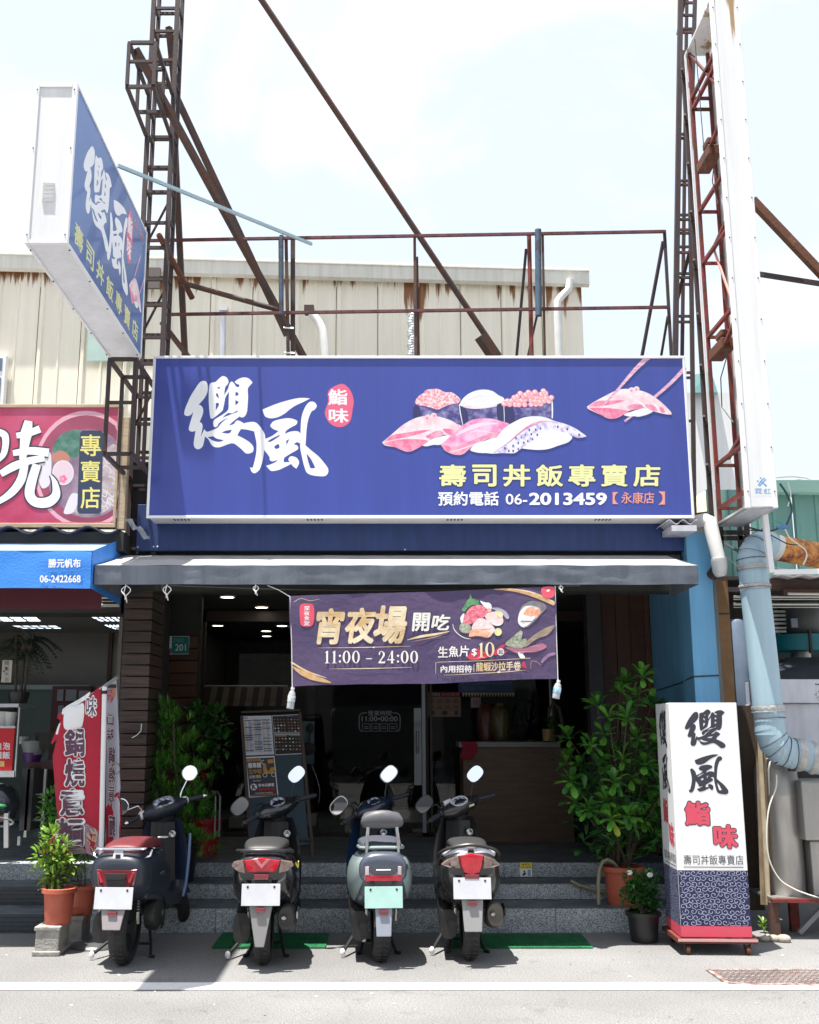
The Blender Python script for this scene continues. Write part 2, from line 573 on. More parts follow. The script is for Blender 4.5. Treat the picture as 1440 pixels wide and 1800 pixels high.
def make_streaked(name,base,stain,ztop,depth,amount=.5,sx=7.0,sz=.35,rough=.55,dirt=.12):
 """sheet metal with rust runs hanging from a height ztop (object space is world space here)"""
 m,t,b = node_mat(name)
 L = t.links.new
 tcn = N(t,'TexCoord')
 mp_ = N(t,'Mapping'); mp_.inputs['Scale'].default_value = (sx,sx,sz); L(tcn.outputs['Object'],mp_.inputs[0])
 n1_ = N(t,'TexNoise',i_Scale=1.0,i_Detail=5.0,i_Roughness=.62); L(mp_.outputs[0],n1_.inputs['Vector'])
 n0_ = N(t,'TexNoise',i_Scale=.9,i_Detail=2.0); L(tcn.outputs['Object'],n0_.inputs['Vector'])
 se = N(t,'SeparateXYZ'); L(tcn.outputs['Object'],se.inputs[0])
 fall = N(t,'MapRange',i_From_Min=ztop - depth,i_From_Max=ztop,i_To_Min=-.35,i_To_Max=.12 + amount * .1); L(se.outputs[2],fall.inputs[0])
 ad = N(t,'Math',operation='ADD'); L(n1_.outputs[0],ad.inputs[0]); L(fall.outputs[0],ad.inputs[1])
 ad2 = N(t,'Math',operation='MULTIPLY_ADD'); L(n0_.outputs[0],ad2.inputs[0]); ad2.inputs[1].default_value = .5; L(ad.outputs[0],ad2.inputs[2])
 rp = N(t,'MapRange',i_From_Min=.845,i_From_Max=.905); L(ad2.outputs[0],rp.inputs[0])
 mp2 = N(t,'Mapping'); mp2.inputs['Scale'].default_value = (9,9,.5); L(tcn.outputs['Object'],mp2.inputs[0])
 nd = N(t,'TexNoise',i_Scale=1.0,i_Detail=6.0,i_Roughness=.7); L(mp2.outputs[0],nd.inputs['Vector'])
 md = N(t,'MapRange',i_From_Min=.35,i_From_Max=.75,i_To_Min=1.0,i_To_Max=1 - dirt); L(nd.outputs[0],md.inputs[0])
 mb_ = N(t,'Mix',data_type='RGBA',blend_type='MULTIPLY'); mb_.inputs[0].default_value = 1; mb_.inputs[6].default_value = lin(base)
 L(md.outputs[0],mb_.inputs[7])
 mx = N(t,'Mix',data_type='RGBA'); L(rp.outputs[0],mx.inputs[0]); L(mb_.outputs[2],mx.inputs[6]); mx.inputs[7].default_value = lin(stain)
 L(mx.outputs[2],b.inputs['Base Color'])
 b.inputs['Roughness'].default_value = rough
 return m
def make_plank(name,c1,c2,along=(1,18,18),rough=.6):
 m,t,b = node_mat(name)
 L = t.links.new
 tcn = N(t,'TexCoord'); oi = N(t,'ObjectInfo')
 va = N(t,'VectorMath',operation='ADD'); L(tcn.outputs['Object'],va.inputs[0]); L(oi.outputs['Location'],va.inputs[1])
 mp_ = N(t,'Mapping'); mp_.inputs['Scale'].default_value = along; L(va.outputs[0],mp_.inputs[0])
 n1_ = N(t,'TexNoise',i_Scale=3.0,i_Detail=8.0,i_Roughness=.65,i_Distortion=.3); L(mp_.outputs[0],n1_.inputs['Vector'])
 mx = N(t,'Mix',data_type='RGBA'); mx.inputs[6].default_value = lin(c1); mx.inputs[7].default_value = lin(c2)
 mr0 = N(t,'MapRange',i_From_Min=.35,i_From_Max=.68); L(n1_.outputs[0],mr0.inputs[0]); L(mr0.outputs[0],mx.inputs[0])
 mr = N(t,'MapRange',i_To_Min=.75,i_To_Max=1.3); L(oi.outputs['Random'],mr.inputs[0])
 mu = N(t,'Mix',data_type='RGBA',blend_type='MULTIPLY'); mu.inputs[0].default_value = 1
 L(mx.outputs[2],mu.inputs[6]); L(mr.outputs[0],mu.inputs[7]); L(mu.outputs[2],b.inputs['Base Color'])
 b.inputs['Roughness'].default_value = rough
 bp = N(t,'Bump',i_Strength=.4,i_Distance=.003); L(n1_.outputs[0],bp.inputs['Height']); L(bp.outputs[0],b.inputs['Normal'])
 return m
def make_glass(name,tint=(.9,.95,.95),refl=.5):
 """pane of window glass: clear with a mirror reflection, lets light through without caustics"""
 m = bpy.data.materials.new(name); m.use_nodes = True
 t = m.node_tree; t.nodes.clear()
 o = N(t,'OutputMaterial'); tr = N(t,'BsdfTransparent'); gl = N(t,'BsdfGlossy'); mx = N(t,'MixShader'); fr = N(t,'Fresnel')
 tr.inputs[0].default_value = lin(tint); gl.inputs['Roughness'].default_value = .015; fr.inputs[0].default_value = 1.46
 mm = N(t,'Math',operation='MULTIPLY_ADD'); mm.inputs[1].default_value = 1.0; mm.inputs[2].default_value = refl * .02
 t.links.new(fr.outputs[0],mm.inputs[0])
 t.links.new(mm.outputs[0],mx.inputs[0]); t.links.new(tr.outputs[0],mx.inputs[1]); t.links.new(gl.outputs[0],mx.inputs[2])
 t.links.new(mx.outputs[0],o.inputs[0])
 return m
M_ASPH = make_asphalt()
M_GRAN = make_granite("granite_step",(.1,.125,.15),(.32,.36,.385),(.58,.6,.59))
M_TREAD = mat("worn tread",(.17,.195,.215),.5,var=.55,vscale=5,bump=.2,bscale=60)
M_LINE = mat("road paint",(.72,.72,.71),.7,col2=(.5,.5,.5),lo=.55,hi=.8,vscale=14,bump=.2)
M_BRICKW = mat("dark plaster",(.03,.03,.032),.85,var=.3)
M_STEEL = make_rusty("dark rusty steel",(.04,.031,.034),(.07,.038,.032),.5)
M_STEEL2 = make_rusty("brown rusty pipe",(.055,.036,.033),(.13,.055,.032),.5,6)
M_REDST = make_rusty("red primed steel",(.2,.022,.02),(.12,.04,.02),.45)
M_RUST = make_rusty("flaking rust",(.3,.12,.04),(.16,.05,.02),.9,5)
M_BLUEPIPE = make_rusty("blue tarp wrapped pipe",(.05,.09,.14),(.06,.05,.05),.35)
M_ALU = mat("aluminium",(.62,.63,.64),.35,.7,var=.15,vscale=8)
M_CREAM = make_streaked("cream sheet wall",(.88,.82,.68),(.24,.1,.035),7.95,1.0,.0)
M_CREAMG = make_streaked("cream gutter",(.74,.72,.64),(.3,.2,.1),8.33,.2,.1,dirt=.25)
M_WHITE = mat("white enamel",(.80,.80,.80),.4,var=.05,vscale=2.5)
M_WHITED = make_streaked("weathered white sheet",(.78,.78,.77),(.35,.22,.1),7.9,2.2,.1,dirt=.18)
M_BLACK = mat("black plastic",(.018,.018,.02),.45)
M_SIGNB = mat("printed blue sign face",(.042,.066,.33),.38,var=.12,vscale=1.6,stretch=(6,6,.35),coat=.15)
M_SIGNB2 = mat("faded blue sign face",(.038,.085,.235),.38,var=.3,vscale=.6,coat=.15)
M_NAVY = mat("navy sheet",(.025,.055,.2),.5,var=.3,vscale=5,stretch=(3,3,.5))
M_INKW = mat("white print",(.83,.84,.85),.4)
M_INKY = mat("pale yellow print",(.74,.75,.36),.4)
M_INKSAL = mat("salmon print",(.75,.3,.22),.4)
M_INKR = mat("red print",(.62,.075,.12),.4)
M_INKP = mat("rose seal print",(.72,.12,.22),.4)
M_INKK = mat("dark print",(.035,.035,.05),.45)
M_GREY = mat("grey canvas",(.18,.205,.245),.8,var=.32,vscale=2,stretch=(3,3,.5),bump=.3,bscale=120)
M_GREYTOP = mat("pale top canvas",(.46,.45,.44),.85,var=.25,vscale=4,bump=.25,bscale=120)  # canopy top sheet, paler than the valance canvas
M_BLUEAW = mat("bright blue canvas",(.05,.27,.8),.65,var=.12,vscale=3,bump=.25,bscale=60)
M_BLUEWALL = make_streaked("blue painted wall",(.16,.43,.7),(.04,.07,.1),3.3,.5,.2,dirt=.25,rough=.5)
M_PLANK = make_plank("dark wood plank",(.03,.024,.022),(.1,.06,.046))
M_WOODW = make_plank("brown wall board",(.07,.028,.014),(.11,.05,.022),(1,12,12),.45)
M_COUNTER = make_plank("counter wood",(.10,.062,.038),(.16,.1,.06),(1,9,9),.5)
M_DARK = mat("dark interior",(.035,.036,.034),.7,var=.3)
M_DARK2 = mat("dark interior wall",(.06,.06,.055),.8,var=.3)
M_TAN = mat("tan wall",(.25,.235,.205),.8,var=.1)
M_CEIL = mat("ceiling board",(.32,.31,.29),.85,var=.06)
M_LAMP = mat("lamp glow",(.9,.9,.85),.5,emit=(1,.9,.72),estr=5.0)
M_LAMPT = mat("tube glow",(.9,.9,.9),.5,emit=(.85,.93,1),estr=2.2)
M_MINT = make_streaked("mint sheet wall",(.17,.36,.31),(.12,.11,.08),3.9,.7,.2,dirt=.3)
M_DUCT = make_streaked("pale blue duct metal",(.36,.5,.58),(.3,.2,.12),3.3,1.2,.35,sx=14,dirt=.2,rough=.45)
M_STAIN = mat("stainless steel",(.48,.47,.45),.32,.75,var=.25,vscale=3,stretch=(2,2,.6),rvar=.25)
M_STAINL = mat("pale galvanised sheet",(.62,.63,.68),.5,.25,var=.2,vscale=4,stretch=(2,2,.5))
M_TERRA = mat("terracotta plastic",(.5,.115,.065),.55,var=.2,vscale=6)
M_POTB = mat("black plastic pot",(.02,.02,.022),.4)
M_SOIL = mat("soil",(.05,.035,.025),.95,var=.5,vscale=30,bump=.8)
M_CONC = mat("concrete block",(.36,.35,.32),.9,var=.35,vscale=12,bump=.6,bscale=60)
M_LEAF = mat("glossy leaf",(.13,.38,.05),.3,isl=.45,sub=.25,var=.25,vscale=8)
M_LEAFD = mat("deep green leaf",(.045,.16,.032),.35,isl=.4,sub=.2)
M_LEAFY = mat("sun-painted leaf",(.33,.42,.03),.35,isl=.2,sub=.3)  # yellow tint paints sunlight onto the shrub's centre leaves
M_LEAFN = mat("needle leaf",(.11,.31,.045),.4,isl=.45,sub=.3)
M_LEAFL = mat("light green leaf",(.19,.33,.045),.4,isl=.35,sub=.3)
M_STEM = mat("woody stem",(.09,.07,.05),.85,var=.3,vscale=20)
M_ROPE = mat("white rope",(.72,.72,.7),.8)
M_GMAT = mat("green mat",(.01,.17,.06),.85,var=.45,vscale=9,isl=.12)
M_PVC = mat("grey white pvc",(.66,.66,.64),.4,var=.12,vscale=5)
M_BROWNP = mat("brown downpipe",(.26,.14,.055),.6,var=.3,vscale=4)
M_GLASS = make_glass("shop glass")
M_GLASSG = make_glass("greenish glass",(.7,.85,.82),2.0)
# ================================================================ GROUND
def struct(o): o['kind'] = 'structure'; return o
def stuff(o): o['kind'] = 'stuff'; return o
mb = MB(M_ASPH)
xs = [-400,-30,-8,8,30,400]; ys = [-400,-20,3,12,40,900]
mb.add([(x,y,0) for y in ys for x in xs],[(j * 6 + i,j * 6 + i + 1,(j + 1) * 6 + i + 1,(j + 1) * 6 + i) for j in range(5) for i in range(5)])
struct(mb.build("road"))
ya,yb = G(720,1741).y,G(720,1728).y
mb = MB(M_LINE); nseg = 120
top = []; bot = []
for i in range(nseg + 1):
 x = -12 + 24 * i / nseg
 top.append((x,yb + R.uniform(-.002,.002),.004)); bot.append((x,ya + R.uniform(-.002,.002),.004))
mb.add(top + bot,[(nseg + 1 + i,nseg + 2 + i,i + 1,i) for i in range(nseg)])
struct(mb.build("road_marking"))
# granite steps,split into slabs
S1Y,S2Y,S3Y = 8.9,9.3,9.65
Z1,Z2,Z3 = .19,.32,.45
STX0,STX1 = -2.42,2.42
st_root = bpy.data.objects.new("step_flight",None); COL.objects.link(st_root)
st_root['kind'] = 'structure'
cuts = {1: [-2.42,-1.3,-.18,.95,1.42,2.6],2: [-2.42,-.9,.62,1.7,2.6],3: [-2.42,-1.5,.15,1.1,2.6]}
for k,(y0,y1,z0,z1) in enumerate([(S1Y,S2Y + .02,0,Z1),(S2Y,S3Y + .02,Z1,Z2),(S3Y,S3Y + .35,Z2,Z3)]):
 c = cuts[k + 1]
 for i in range(len(c) - 1):
  mb = MB(M_GRAN)
  mb.box(c[i] + .0015,y0,z0 + (.002 if k else 0),c[i + 1] - .0015,y1 - .022,z1 - .004)
  o = mb.build("riser_slab",parent=st_root,bevel=.003,seg=1)
  mb = MB(M_TREAD)
  mb.box(c[i] + .0015,y0 - .004,z1 - .003,c[i + 1] - .0015,y1 - .022,z1)
  mb.build("tread_slab",parent=st_root)
mb = MB(M_TREAD); mb.box(-2.42,S3Y + .33,-.2,2.6,17,Z3 - .001)
struct(mb.build("shop_floor"))
mb = MB(M_TREAD)
NX0 = -6.0
mb.box(NX0,S1Y - .02,0,-2.425,S2Y,.15); mb.box(NX0,S2Y,0,-2.425,S3Y,.3); mb.box(NX0,S3Y,0,-2.425,15,Z3 - .02)
struct(mb.build("neighbour_floor"))
# diamond mats on the neighbour's risers and a granite nosing
M_DIAM = mat("rubber riser mat",(.05,.058,.065),.55)
mb = MB(M_DIAM)
for (y,z0,z1) in ((S1Y - .022,.01,.145),(S2Y - .002,.155,.295)):
 mb.box(NX0,y - .006,z0,-2.43,y,z1)
 for i in range(150):
  for j in range(4):
   cx = NX0 + .024 * i + (.012 if j % 2 else 0); cz = z0 + .02 + j * .032
   mb.add([(cx - .01,y - .0065,cz),(cx,y - .0065,cz - .014),(cx + .01,y - .0065,cz),(cx,y - .0065,cz + .014),(cx,y - .012,cz)],
                   [(0,1,4),(1,2,4),(2,3,4),(3,0,4)])
o = mb.build("riser_mat",kind="stuff"); tag(o,"dark diamond-patterned rubber facing on the noodle shop's front steps","step mat")
mb = MB(M_GRAN); mb.box(NX0,S3Y - .006,.3,-2.43,S3Y + .3,Z3 - .015)
struct(mb.build("neighbour_step_edge",bevel=.004,seg=1))
# ================================================================ SHOP BUILDING SHELL
FY = 8.9           # face of the wall above the awning
GY = 11.9          # glass front
CZ = 2.92          # ceiling of the porch
shop = thing("shop_building","dark single-storey sushi shop with deep porch, wooden pillar and glass front","building",(0,FY,0))
def spart(mb,name,m=None,**k): return mb.build(name,m,shop,**k)
mb = MB(M_DARK2)
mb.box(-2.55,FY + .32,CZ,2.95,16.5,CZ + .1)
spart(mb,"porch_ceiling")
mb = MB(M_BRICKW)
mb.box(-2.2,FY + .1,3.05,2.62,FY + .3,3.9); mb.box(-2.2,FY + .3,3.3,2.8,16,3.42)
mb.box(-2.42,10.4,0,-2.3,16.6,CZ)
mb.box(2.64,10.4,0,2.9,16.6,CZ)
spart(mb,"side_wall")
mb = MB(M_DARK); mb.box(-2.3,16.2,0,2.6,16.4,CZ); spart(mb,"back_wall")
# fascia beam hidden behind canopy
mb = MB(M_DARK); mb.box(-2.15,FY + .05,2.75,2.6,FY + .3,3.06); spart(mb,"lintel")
# ---- the left pillar clad in planks
PY = 9.0
pl = W(213,1200,PY).x; pr = W(262,1200,PY).x
mb = MB(M_BLACK); mb.box(pl + .03,PY + .03,.15,pr - .03,PY + .55,3.04); o = spart(mb,"pillar_core")
n = 0
zt = 2.98
pitch = .095
protos = []
for v in range(4):
 q = MB(M_PLANK); hw = (pr - pl) / 2
 q.box(-hw,0,-pitch / 2 + .006,hw,.03,pitch / 2 - .006)
 protos.append(q.mesh("plank"))
q = MB(M_PLANK); q.box(-.03,0,-pitch / 2 + .006,0,.5,pitch / 2 - .006); pside = q.mesh("plank")
while zt > .3:
 zc = zt - pitch / 2
 inst("plank",protos[n % 4],shop,Matrix.Translation(((pl + pr) / 2 + R.uniform(-.003,.003),PY - R.uniform(0,.006),zc)) @ Matrix.Rotation(R.uniform(-.004,.004),4,'Y'))
 inst("plank",pside,shop,Matrix.Translation((pr - .002,PY + .03,zc + .001)))
 zt -= pitch; n += 1
# brown boards by the house number,facing the street
BX0,BX1,BY = W(283,1200,10.4).x,W(346,1200,10.4).x,10.4
zz = Z3
while zz < 2.42:
 q = MB(M_WOODW); q.box(BX0,BY,zz + .003,BX1,BY + .04,zz + .117)
 o = spart(q,"wall_board",bevel=.004,seg=1); zz += .12
mb = MB(M_DARK); mb.box(BX0 - .25,BY + .04,Z3,BX1 + .02,BY + .12,CZ); mb.box(-2.05,BY + .02,2.45,BX1,BY + .06,CZ); spart(mb,"board_backing")
mb = MB(M_DARK2); mb.box(-2.3,PY + .5,Z3,-2.05,BY,CZ); spart(mb,"porch_wall")
# ---- glass front : frame,panes
gl = W(350,1300,GY).x; gr = W(1040,1300,GY).x
M_FR = mat("brown door frame",(.05,.032,.025),.45)
M_FRA = mat("satin door stile",(.34,.37,.4),.4,.4)
def vbar(u0,u1,z0,z1,m,name,y=GY,d=.06,bevel=0):
 q = MB(m); q.box(W(u0,1300,y).x,y - d / 2,z0,W(u1,1300,y).x,y + d / 2,z1)
 return spart(q,name,bevel=bevel)
vbar(350,356,Z3,CZ,M_FR,"window_post")
vbar(742,748,Z3,CZ,M_FRA,"door_stile")
vbar(749,753,Z3,CZ,M_DARK,"door_seal")
vbar(756,760,Z3,CZ,M_FR,"door_stile")
vbar(1033,1042,Z3,CZ,M_FR,"window_post")
q = MB(M_FR); q.box(gl,GY - .03,Z3,gr,GY + .03,Z3 + .04); spart(q,"sill_rail")
q = MB(M_FR); q.box(gl,GY - .03,2.78,gr,GY + .03,2.9); spart(q,"head_rail")
for (a,b) in ((356,742),(760,1033)):
 q = MB(M_GLASS); xa,xb = W(a,1300,GY).x,W(b,1300,GY).x
 q.add([(xa,GY,Z3 + .04),(xb,GY,Z3 + .04),(xb,GY,2.78),(xa,GY,2.78)],[(0,1,2,3)])
 spart(q,"glass_pane")
# door handle
q = MB(mat("chrome",(.75,.76,.78),.12,1.0))
M_CHROME = _M["chrome"]
xh = W(734,1300,GY).x
za,zb = W(734,1325,GY - .07).z,W(734,1285,GY - .07).z
q.tube([(xh,GY - .07,za),(xh,GY - .07,zb)],.012,10); q.tube([(xh,GY - .07,za + .04),(xh,GY,za + .04)],.008,6); q.tube([(xh,GY - .07,zb - .04),(xh,GY,zb - .04)],.008,6)
spart(q,"door_handle",smooth=True)
# satin strip on the door glass
q = MB(M_FRA); q.box(W(728,1300,GY).x,GY - .012,W(728,1380,GY).z,W(741,1300,GY).x,GY - .002,W(728,1245,GY).z); spart(q,"door_plate")
# opening-hours print on the glass
S = Surf((0,GY - .004,0))
M_FROST = mat("frosted vinyl",(.42,.47,.5),.6)
S.text("營業時間",647,1249,688,1258,M_FROST)
S.text("11:00•00:00",636,1259,699,1268,M_FROST,bold=.01)
for (u0,u1) in ((637,651),(653,667),(668,682),(684,698)):
 for (a,b,c,d) in ((u0,1272,u1,1272.7),(u0,1285,u1,1285.7),(u0,1272,u0 + .7,1285.7),(u1 - .7,1272,u1,1285.7),(u0 + 3,1277,u1 - 3,1278),(u0 + 3,1280,u1 - 3,1281)):
  S.rect(a,b,c,d,M_FROST)
L8 = [(645,1253),(636,1254),(632,1259),(632,1281),(636,1286)]
S.stroke(L8,1.2,M_FROST); S.stroke([(690,1253),(699,1254),(703,1259),(703,1281),(699,1286)],1.2,M_FROST)
S.done("hours_print",shop)
# ---- right blue side wall and pillar
bx0 = W(1215,1100,FY - .05).x; bx1 = W(1258,1100,FY - .05).x
mb = MB(M_BLUEWALL); mb.box(bx0,FY - .05,0,bx1,FY + .28,3.24); spart(mb,"blue_pillar",bevel=.006)
mb = MB(M_BLUEWALL)
mb.box(bx0 + .012,FY + .283,0,bx1,9.63,3.2); mb.box(bx0 + .02,9.636,0,bx1,10.25,3.2)
spart(mb,"blue_wall",bevel=.004)
mb = MB(M_DARK); mb.box(bx0 + .011,9.35,1.3,bx0 + .013,9.37,1.42); mb.box(bx0 + .008,9.15,1.40,bx0 + .013,9.36,1.412); spart(mb,"panel_groove")
mb = MB(M_DARK); mb.tube([(bx0 - .004,FY - .03,2.02),(bx0 + .01,9.3,1.985),(bx0 + .01,10.1,1.95)],.006,6); mb.tube([(bx0 - .004,FY - .055,2.02),(bx1,FY - .056,2.03)],.006,6); spart(mb,"wall_cable")
# reddish boards and grey post at the back of the right side
rx0,rx1 = W(1060,1200,10.3).x,W(1142,1200,10.3).x
zz = Z3
M_REDB = make_plank("reddish board",(.09,.036,.022),(.13,.055,.032),(1,8,8),.5)
xx = rx0
while xx < bx0 + .02:
 q = MB(M_REDB); q.box(xx + .002,10.26,Z3,min(xx + .14,bx0 + .02) - .002,10.3,CZ); spart(q,"wall_board",bevel=.003,seg=1); xx += .14
q = MB(mat("grey post paint",(.045,.045,.05),.6,var=.3)); q.box(W(1035,1200,10.2).x,10.16,Z3,W(1060,1200,10.2).x,10.32,CZ); spart(q,"porch_post")
# small door mats / stickers on shop front built later
# ---- roof deck and parapet behind sign
mb = MB(M_BRICKW); mb.box(-2.2,9.5,3.42,2.8,14,3.5); spart(mb,"roof_slab")
# ---- porch downlights
lamps = [(400,1050),(460,1068),(414,1082),(463,1083.5),(383,1100),(496,1100.5),(468,1109.5),(469,1118.5)]
for i,(u,v) in enumerate(lamps):
 p = G(u,v,CZ - .012)
 if p.y > 16: p = G(u,v,CZ - .012); p.y = 15.9
 d = thing("downlight",["round downlight in the porch ceiling nearest the street, brightest of the lit discs","small ceiling downlight just right of the brightest one","ceiling downlight below and right of the brightest one","ceiling downlight beside the banner, third row back",
              "leftmost of the ceiling downlights","ceiling downlight closest to the banner's left edge","ceiling downlight second from the back","warm ceiling downlight farthest back in the shop"][i],"ceiling light",p,group="downlights in the shop ceiling")
 q = MB(M_LAMP); q.lathe([(.001,0),(.066,0)],p,20); q.build("lens",parent=d)
 q = MB(M_WHITE); q.lathe([(.066,0),(.08,-.004),(.085,.012)],p,20); q.build("trim_ring",parent=d)
# ================================================================ INSIDE THE SHOP
q = MB(M_DARK); q.box(-1.9,15.2,Z3,-.9,15.9,2.2)
tag(q.build("cabinet"),"dark tall cabinet against the back of the dim shop","cabinet")
# an awning's reflection in the glass, built as a striped valance inside
vz0,vz1 = W(400,1241,13).z,W(400,1206,13).z
va_,vb_ = W(356,1220,13).x,W(506,1220,13).x
valr = thing("reflection_valance","dark and pale striped valance inside the left of the shop window","valance",((va_ + vb_) / 2,13,vz0))
M_VS = mat("pale stripe",(.16,.13,.11),.8); M_VD = mat("brown stripe",(.03,.022,.018),.8)
ns = 14
for i in range(ns):
 a,b = va_ + (vb_ - va_) * i / ns,va_ + (vb_ - va_) * (i + 1) / ns
 q = MB(M_VS if i % 2 else M_VD)
 q.hexa([(a,13,vz0),(b,13,vz0),(b,13.01,vz0),(a,13.01,vz0),(a,13.25,vz1),(b,13.25,vz1),(b,13.26,vz1),(a,13.26,vz1)])
 q.build("stripe",parent=valr)
q = MB(mat("reflection piping",(.5,.47,.42),.6)); q.tube([(va_,12.99,vz1 - .0),(vb_,12.99,vz1)],.012,6); q.build("top_rail",parent=valr)
# ================================================================ LOGO OUTLINES (photo pixels)
def zz1(l): return [(310 + p[0] / 9.6,650 + p[1] / 9.6) + ((1,) if len(p) > 2 else ()) for p in l]
def zz2(l): return [(430 + p[0] / 9.0,690 + p[1] / 9.0) + ((1,) if len(p) > 2 else ()) for p in l]
LOGO_A = [[zz1([(400,210),(460,187),(510,205),(532,290),(522,390),(480,470),(420,545),(375,592,1),(420,605),(452,660),(450,740),(420,820),(395,882,1),(432,905),(445,960),(430,1050),(412,1135,1),(475,998,1),(484,1060),(482,1130),(468,1210),(440,1300),(370,1343),(310,1310),(295,1240),(310,1130),(325,1030,1),(260,1045),(212,1010),(225,930),(260,810),(292,710,1),(240,765),(180,780),(135,750),(150,660),(190,560),(240,450),(320,320)])],
          [zz1([(560,260),(585,222),(660,205),(720,150),(785,105),(850,130),(882,190),(870,240),(830,290),(815,370),(812,430),(822,490),(812,560),(795,640),(780,690),(700,760),(630,815),(598,826),(575,800),(560,700),(548,500),(550,350)]),
           zz1([(685,302,1),(742,288,1),(725,325,1)]),zz1([(675,400),(700,405),(722,485,1),(675,440)]),zz1([(668,562,1),(712,562),(718,600),(665,690,1)])],
          [zz1([(915,220),(865,335),(810,432),(818,490),(850,430),(895,355)])]]
_cd0 = [(935,198),(975,225),(1000,270),(1035,293),(1065,275),(1055,250),(1015,235),(985,203,1),(1060,150),(1150,128),(1220,145),(1265,185),(1288,218,1),(1240,270),(1208,320),(1212,450),(1205,600),(1190,720),(1150,790),(1105,805),(1070,788,1),(1000,840),(930,900),(890,942,1),(970,915),(1005,870),(1035,855),(1085,870)]
_arm = [(1140,905,1),(1220,885),(1310,880),(1370,910),(1440,990,1),(1460,1100,1),(1312,1040,1),(1200,1012)]
_noarm = [(1150,925),(1130,975)]
_cd1 = [(1095,1000,1),(1060,1050),(1032,1108,1),(1120,1150),(1220,1210),(1290,1280),(1305,1350),(1270,1400),(1180,1412),(1100,1340),(1000,1260),(940,1240),(850,1265),(740,1305),(650,1305),(590,1260),(540,1170),(490,1130),(470,1070),(475,998,1),(490,1030),(530,1045),(620,1015),(700,975),(745,920),(800,865),(875,810,1),(800,845),(718,905),(700,945,1),(670,968),(635,960),(622,900),(640,845),(690,812),(780,757),(855,700),(882,650),(885,520),(888,380),(880,300),(905,225)]
_holes = [[(1000,375,1),(1035,385),(1050,410),(1035,435),(1000,442,1)],[(998,512,1),(1035,530),(1050,548),(1030,575),(998,598,1)],
          [(780,812,1),(820,770),(880,730),(945,735),(1035,685,1),(1035,712,1),(920,755),(830,790)],[(765,1062,1),(830,1030),(935,1012,1),(915,1055),(880,1075),(820,1070)],
          [(530,1138,1),(620,1120,1),(680,1160),(800,1187,1),(760,1210),(690,1215),(610,1190)]]
def logo_cd(arm):
 return [zz1(_cd0 + (_arm if arm else _noarm) + _cd1)] + [zz1(h) for h in _holes]
_leg_arm = [(-12,497,1),(70,472),(150,466),(200,500),(240,550)]
_leg_solo = [(140,560,1),(190,520),(240,550)]
_leg = [(295,610),(322,670),(330,735),(340,800),(310,915,1),(300,1000),(275,1120),(230,1230),(160,1277),(110,1250),(88,1185,1),(130,1190,1),(160,1080),(185,950),(190,820),(175,720),(150,610,1)]
_leg_end = [(80,592),(0,580),(-12,578,1)]
def logo_leg(arm):
 return [zz2((_leg_arm if arm else _leg_solo) + _leg + (_leg_end if arm else []))]
LOGO_B = [[zz2([(285,270,1),(400,220),(530,170),(700,120),(850,88),(950,85),(1035,95,1),(930,150),(800,210),(700,280),(640,330),(540,385),(440,408),(370,400),(320,370)])],
          [zz2([(405,525,1),(450,460),(550,425),(680,405),(760,415),(820,440),(838,465),(815,510),(740,550),(660,605),(640,655,1),(720,620),(820,610),(870,630),(900,700),(905,780),(862,752),(890,770),(870,800),(835,783,1),(775,815,1),(835,840),(850,880),(830,910),(740,960),(660,1010),(625,1040),(622,1105,1),(690,1100),(740,1110),(735,1130),(650,1175),(540,1225),(430,1243),(390,1215),(342,1160,1),(430,1130),(500,1095),(525,1065,1),(440,1090),(400,1065),(395,1020),(310,905,1),(325,735,1),(430,690),(500,640),(540,608,1),(480,590),(430,560)]),
           zz2([(360,776,1),(430,730),(555,670,1),(555,690,1),(480,740),(410,780)]),zz2([(465,860,1),(510,825),(545,820),(552,875,1),(500,897,1)]),zz2([(658,765,1),(712,735,1),(685,790),(665,830,1)])],
          [zz2([(885,660),(895,440),(920,320),(970,210),(1020,155),(1065,142),(1115,160),(1143,215),(1110,270),(1062,300),(1020,390),(990,520),(975,680),(965,835,1),(1060,920),(1160,1000),(1250,1100),(1320,1200),(1322,1270),(1270,1322),(1140,1320),(1040,1300),(980,1260),(940,1150),(905,1000),(880,860)]),
           zz2([(985,970,1),(1050,1050),(1120,1190,1),(1080,1200),(1040,1195,1),(1010,1100),(990,1020)])],
          [zz2([(695,1050),(720,1015),(760,1008),(820,1030),(858,1080),(860,1130),(835,1180),(820,1205,1),(770,1170),(735,1125),(700,1080)])]]
def draw_logo(S,m,which,box=None,px=True,n=4,arm=False):
 """which: 'AB' both joined as on the long sign; 'A' or 'B' alone mapped into box"""
 loops = []
 if 'A' in which: loops += LOGO_A + [logo_cd(arm)]
 if 'B' in which: loops += LOGO_B + [logo_leg(arm)]
 fn = None
 if box:
  allp = [p for L in loops for p in L[0]]
  x0 = min(p[0] for p in allp); x1 = max(p[0] for p in allp); y0 = min(p[1] for p in allp); y1 = max(p[1] for p in allp)
  if callable(box):
   fn = lambda x,y: box((x - x0) / (x1 - x0),(y - y0) / (y1 - y0))
  else:
   a,b,c,d = box
   fn = lambda x,y: (a + (c - a) * (x - x0) / (x1 - x0),b + (d - b) * (y - y0) / (y1 - y0))
 for L in loops:
  S.poly(L,m,px,True,n,fn)
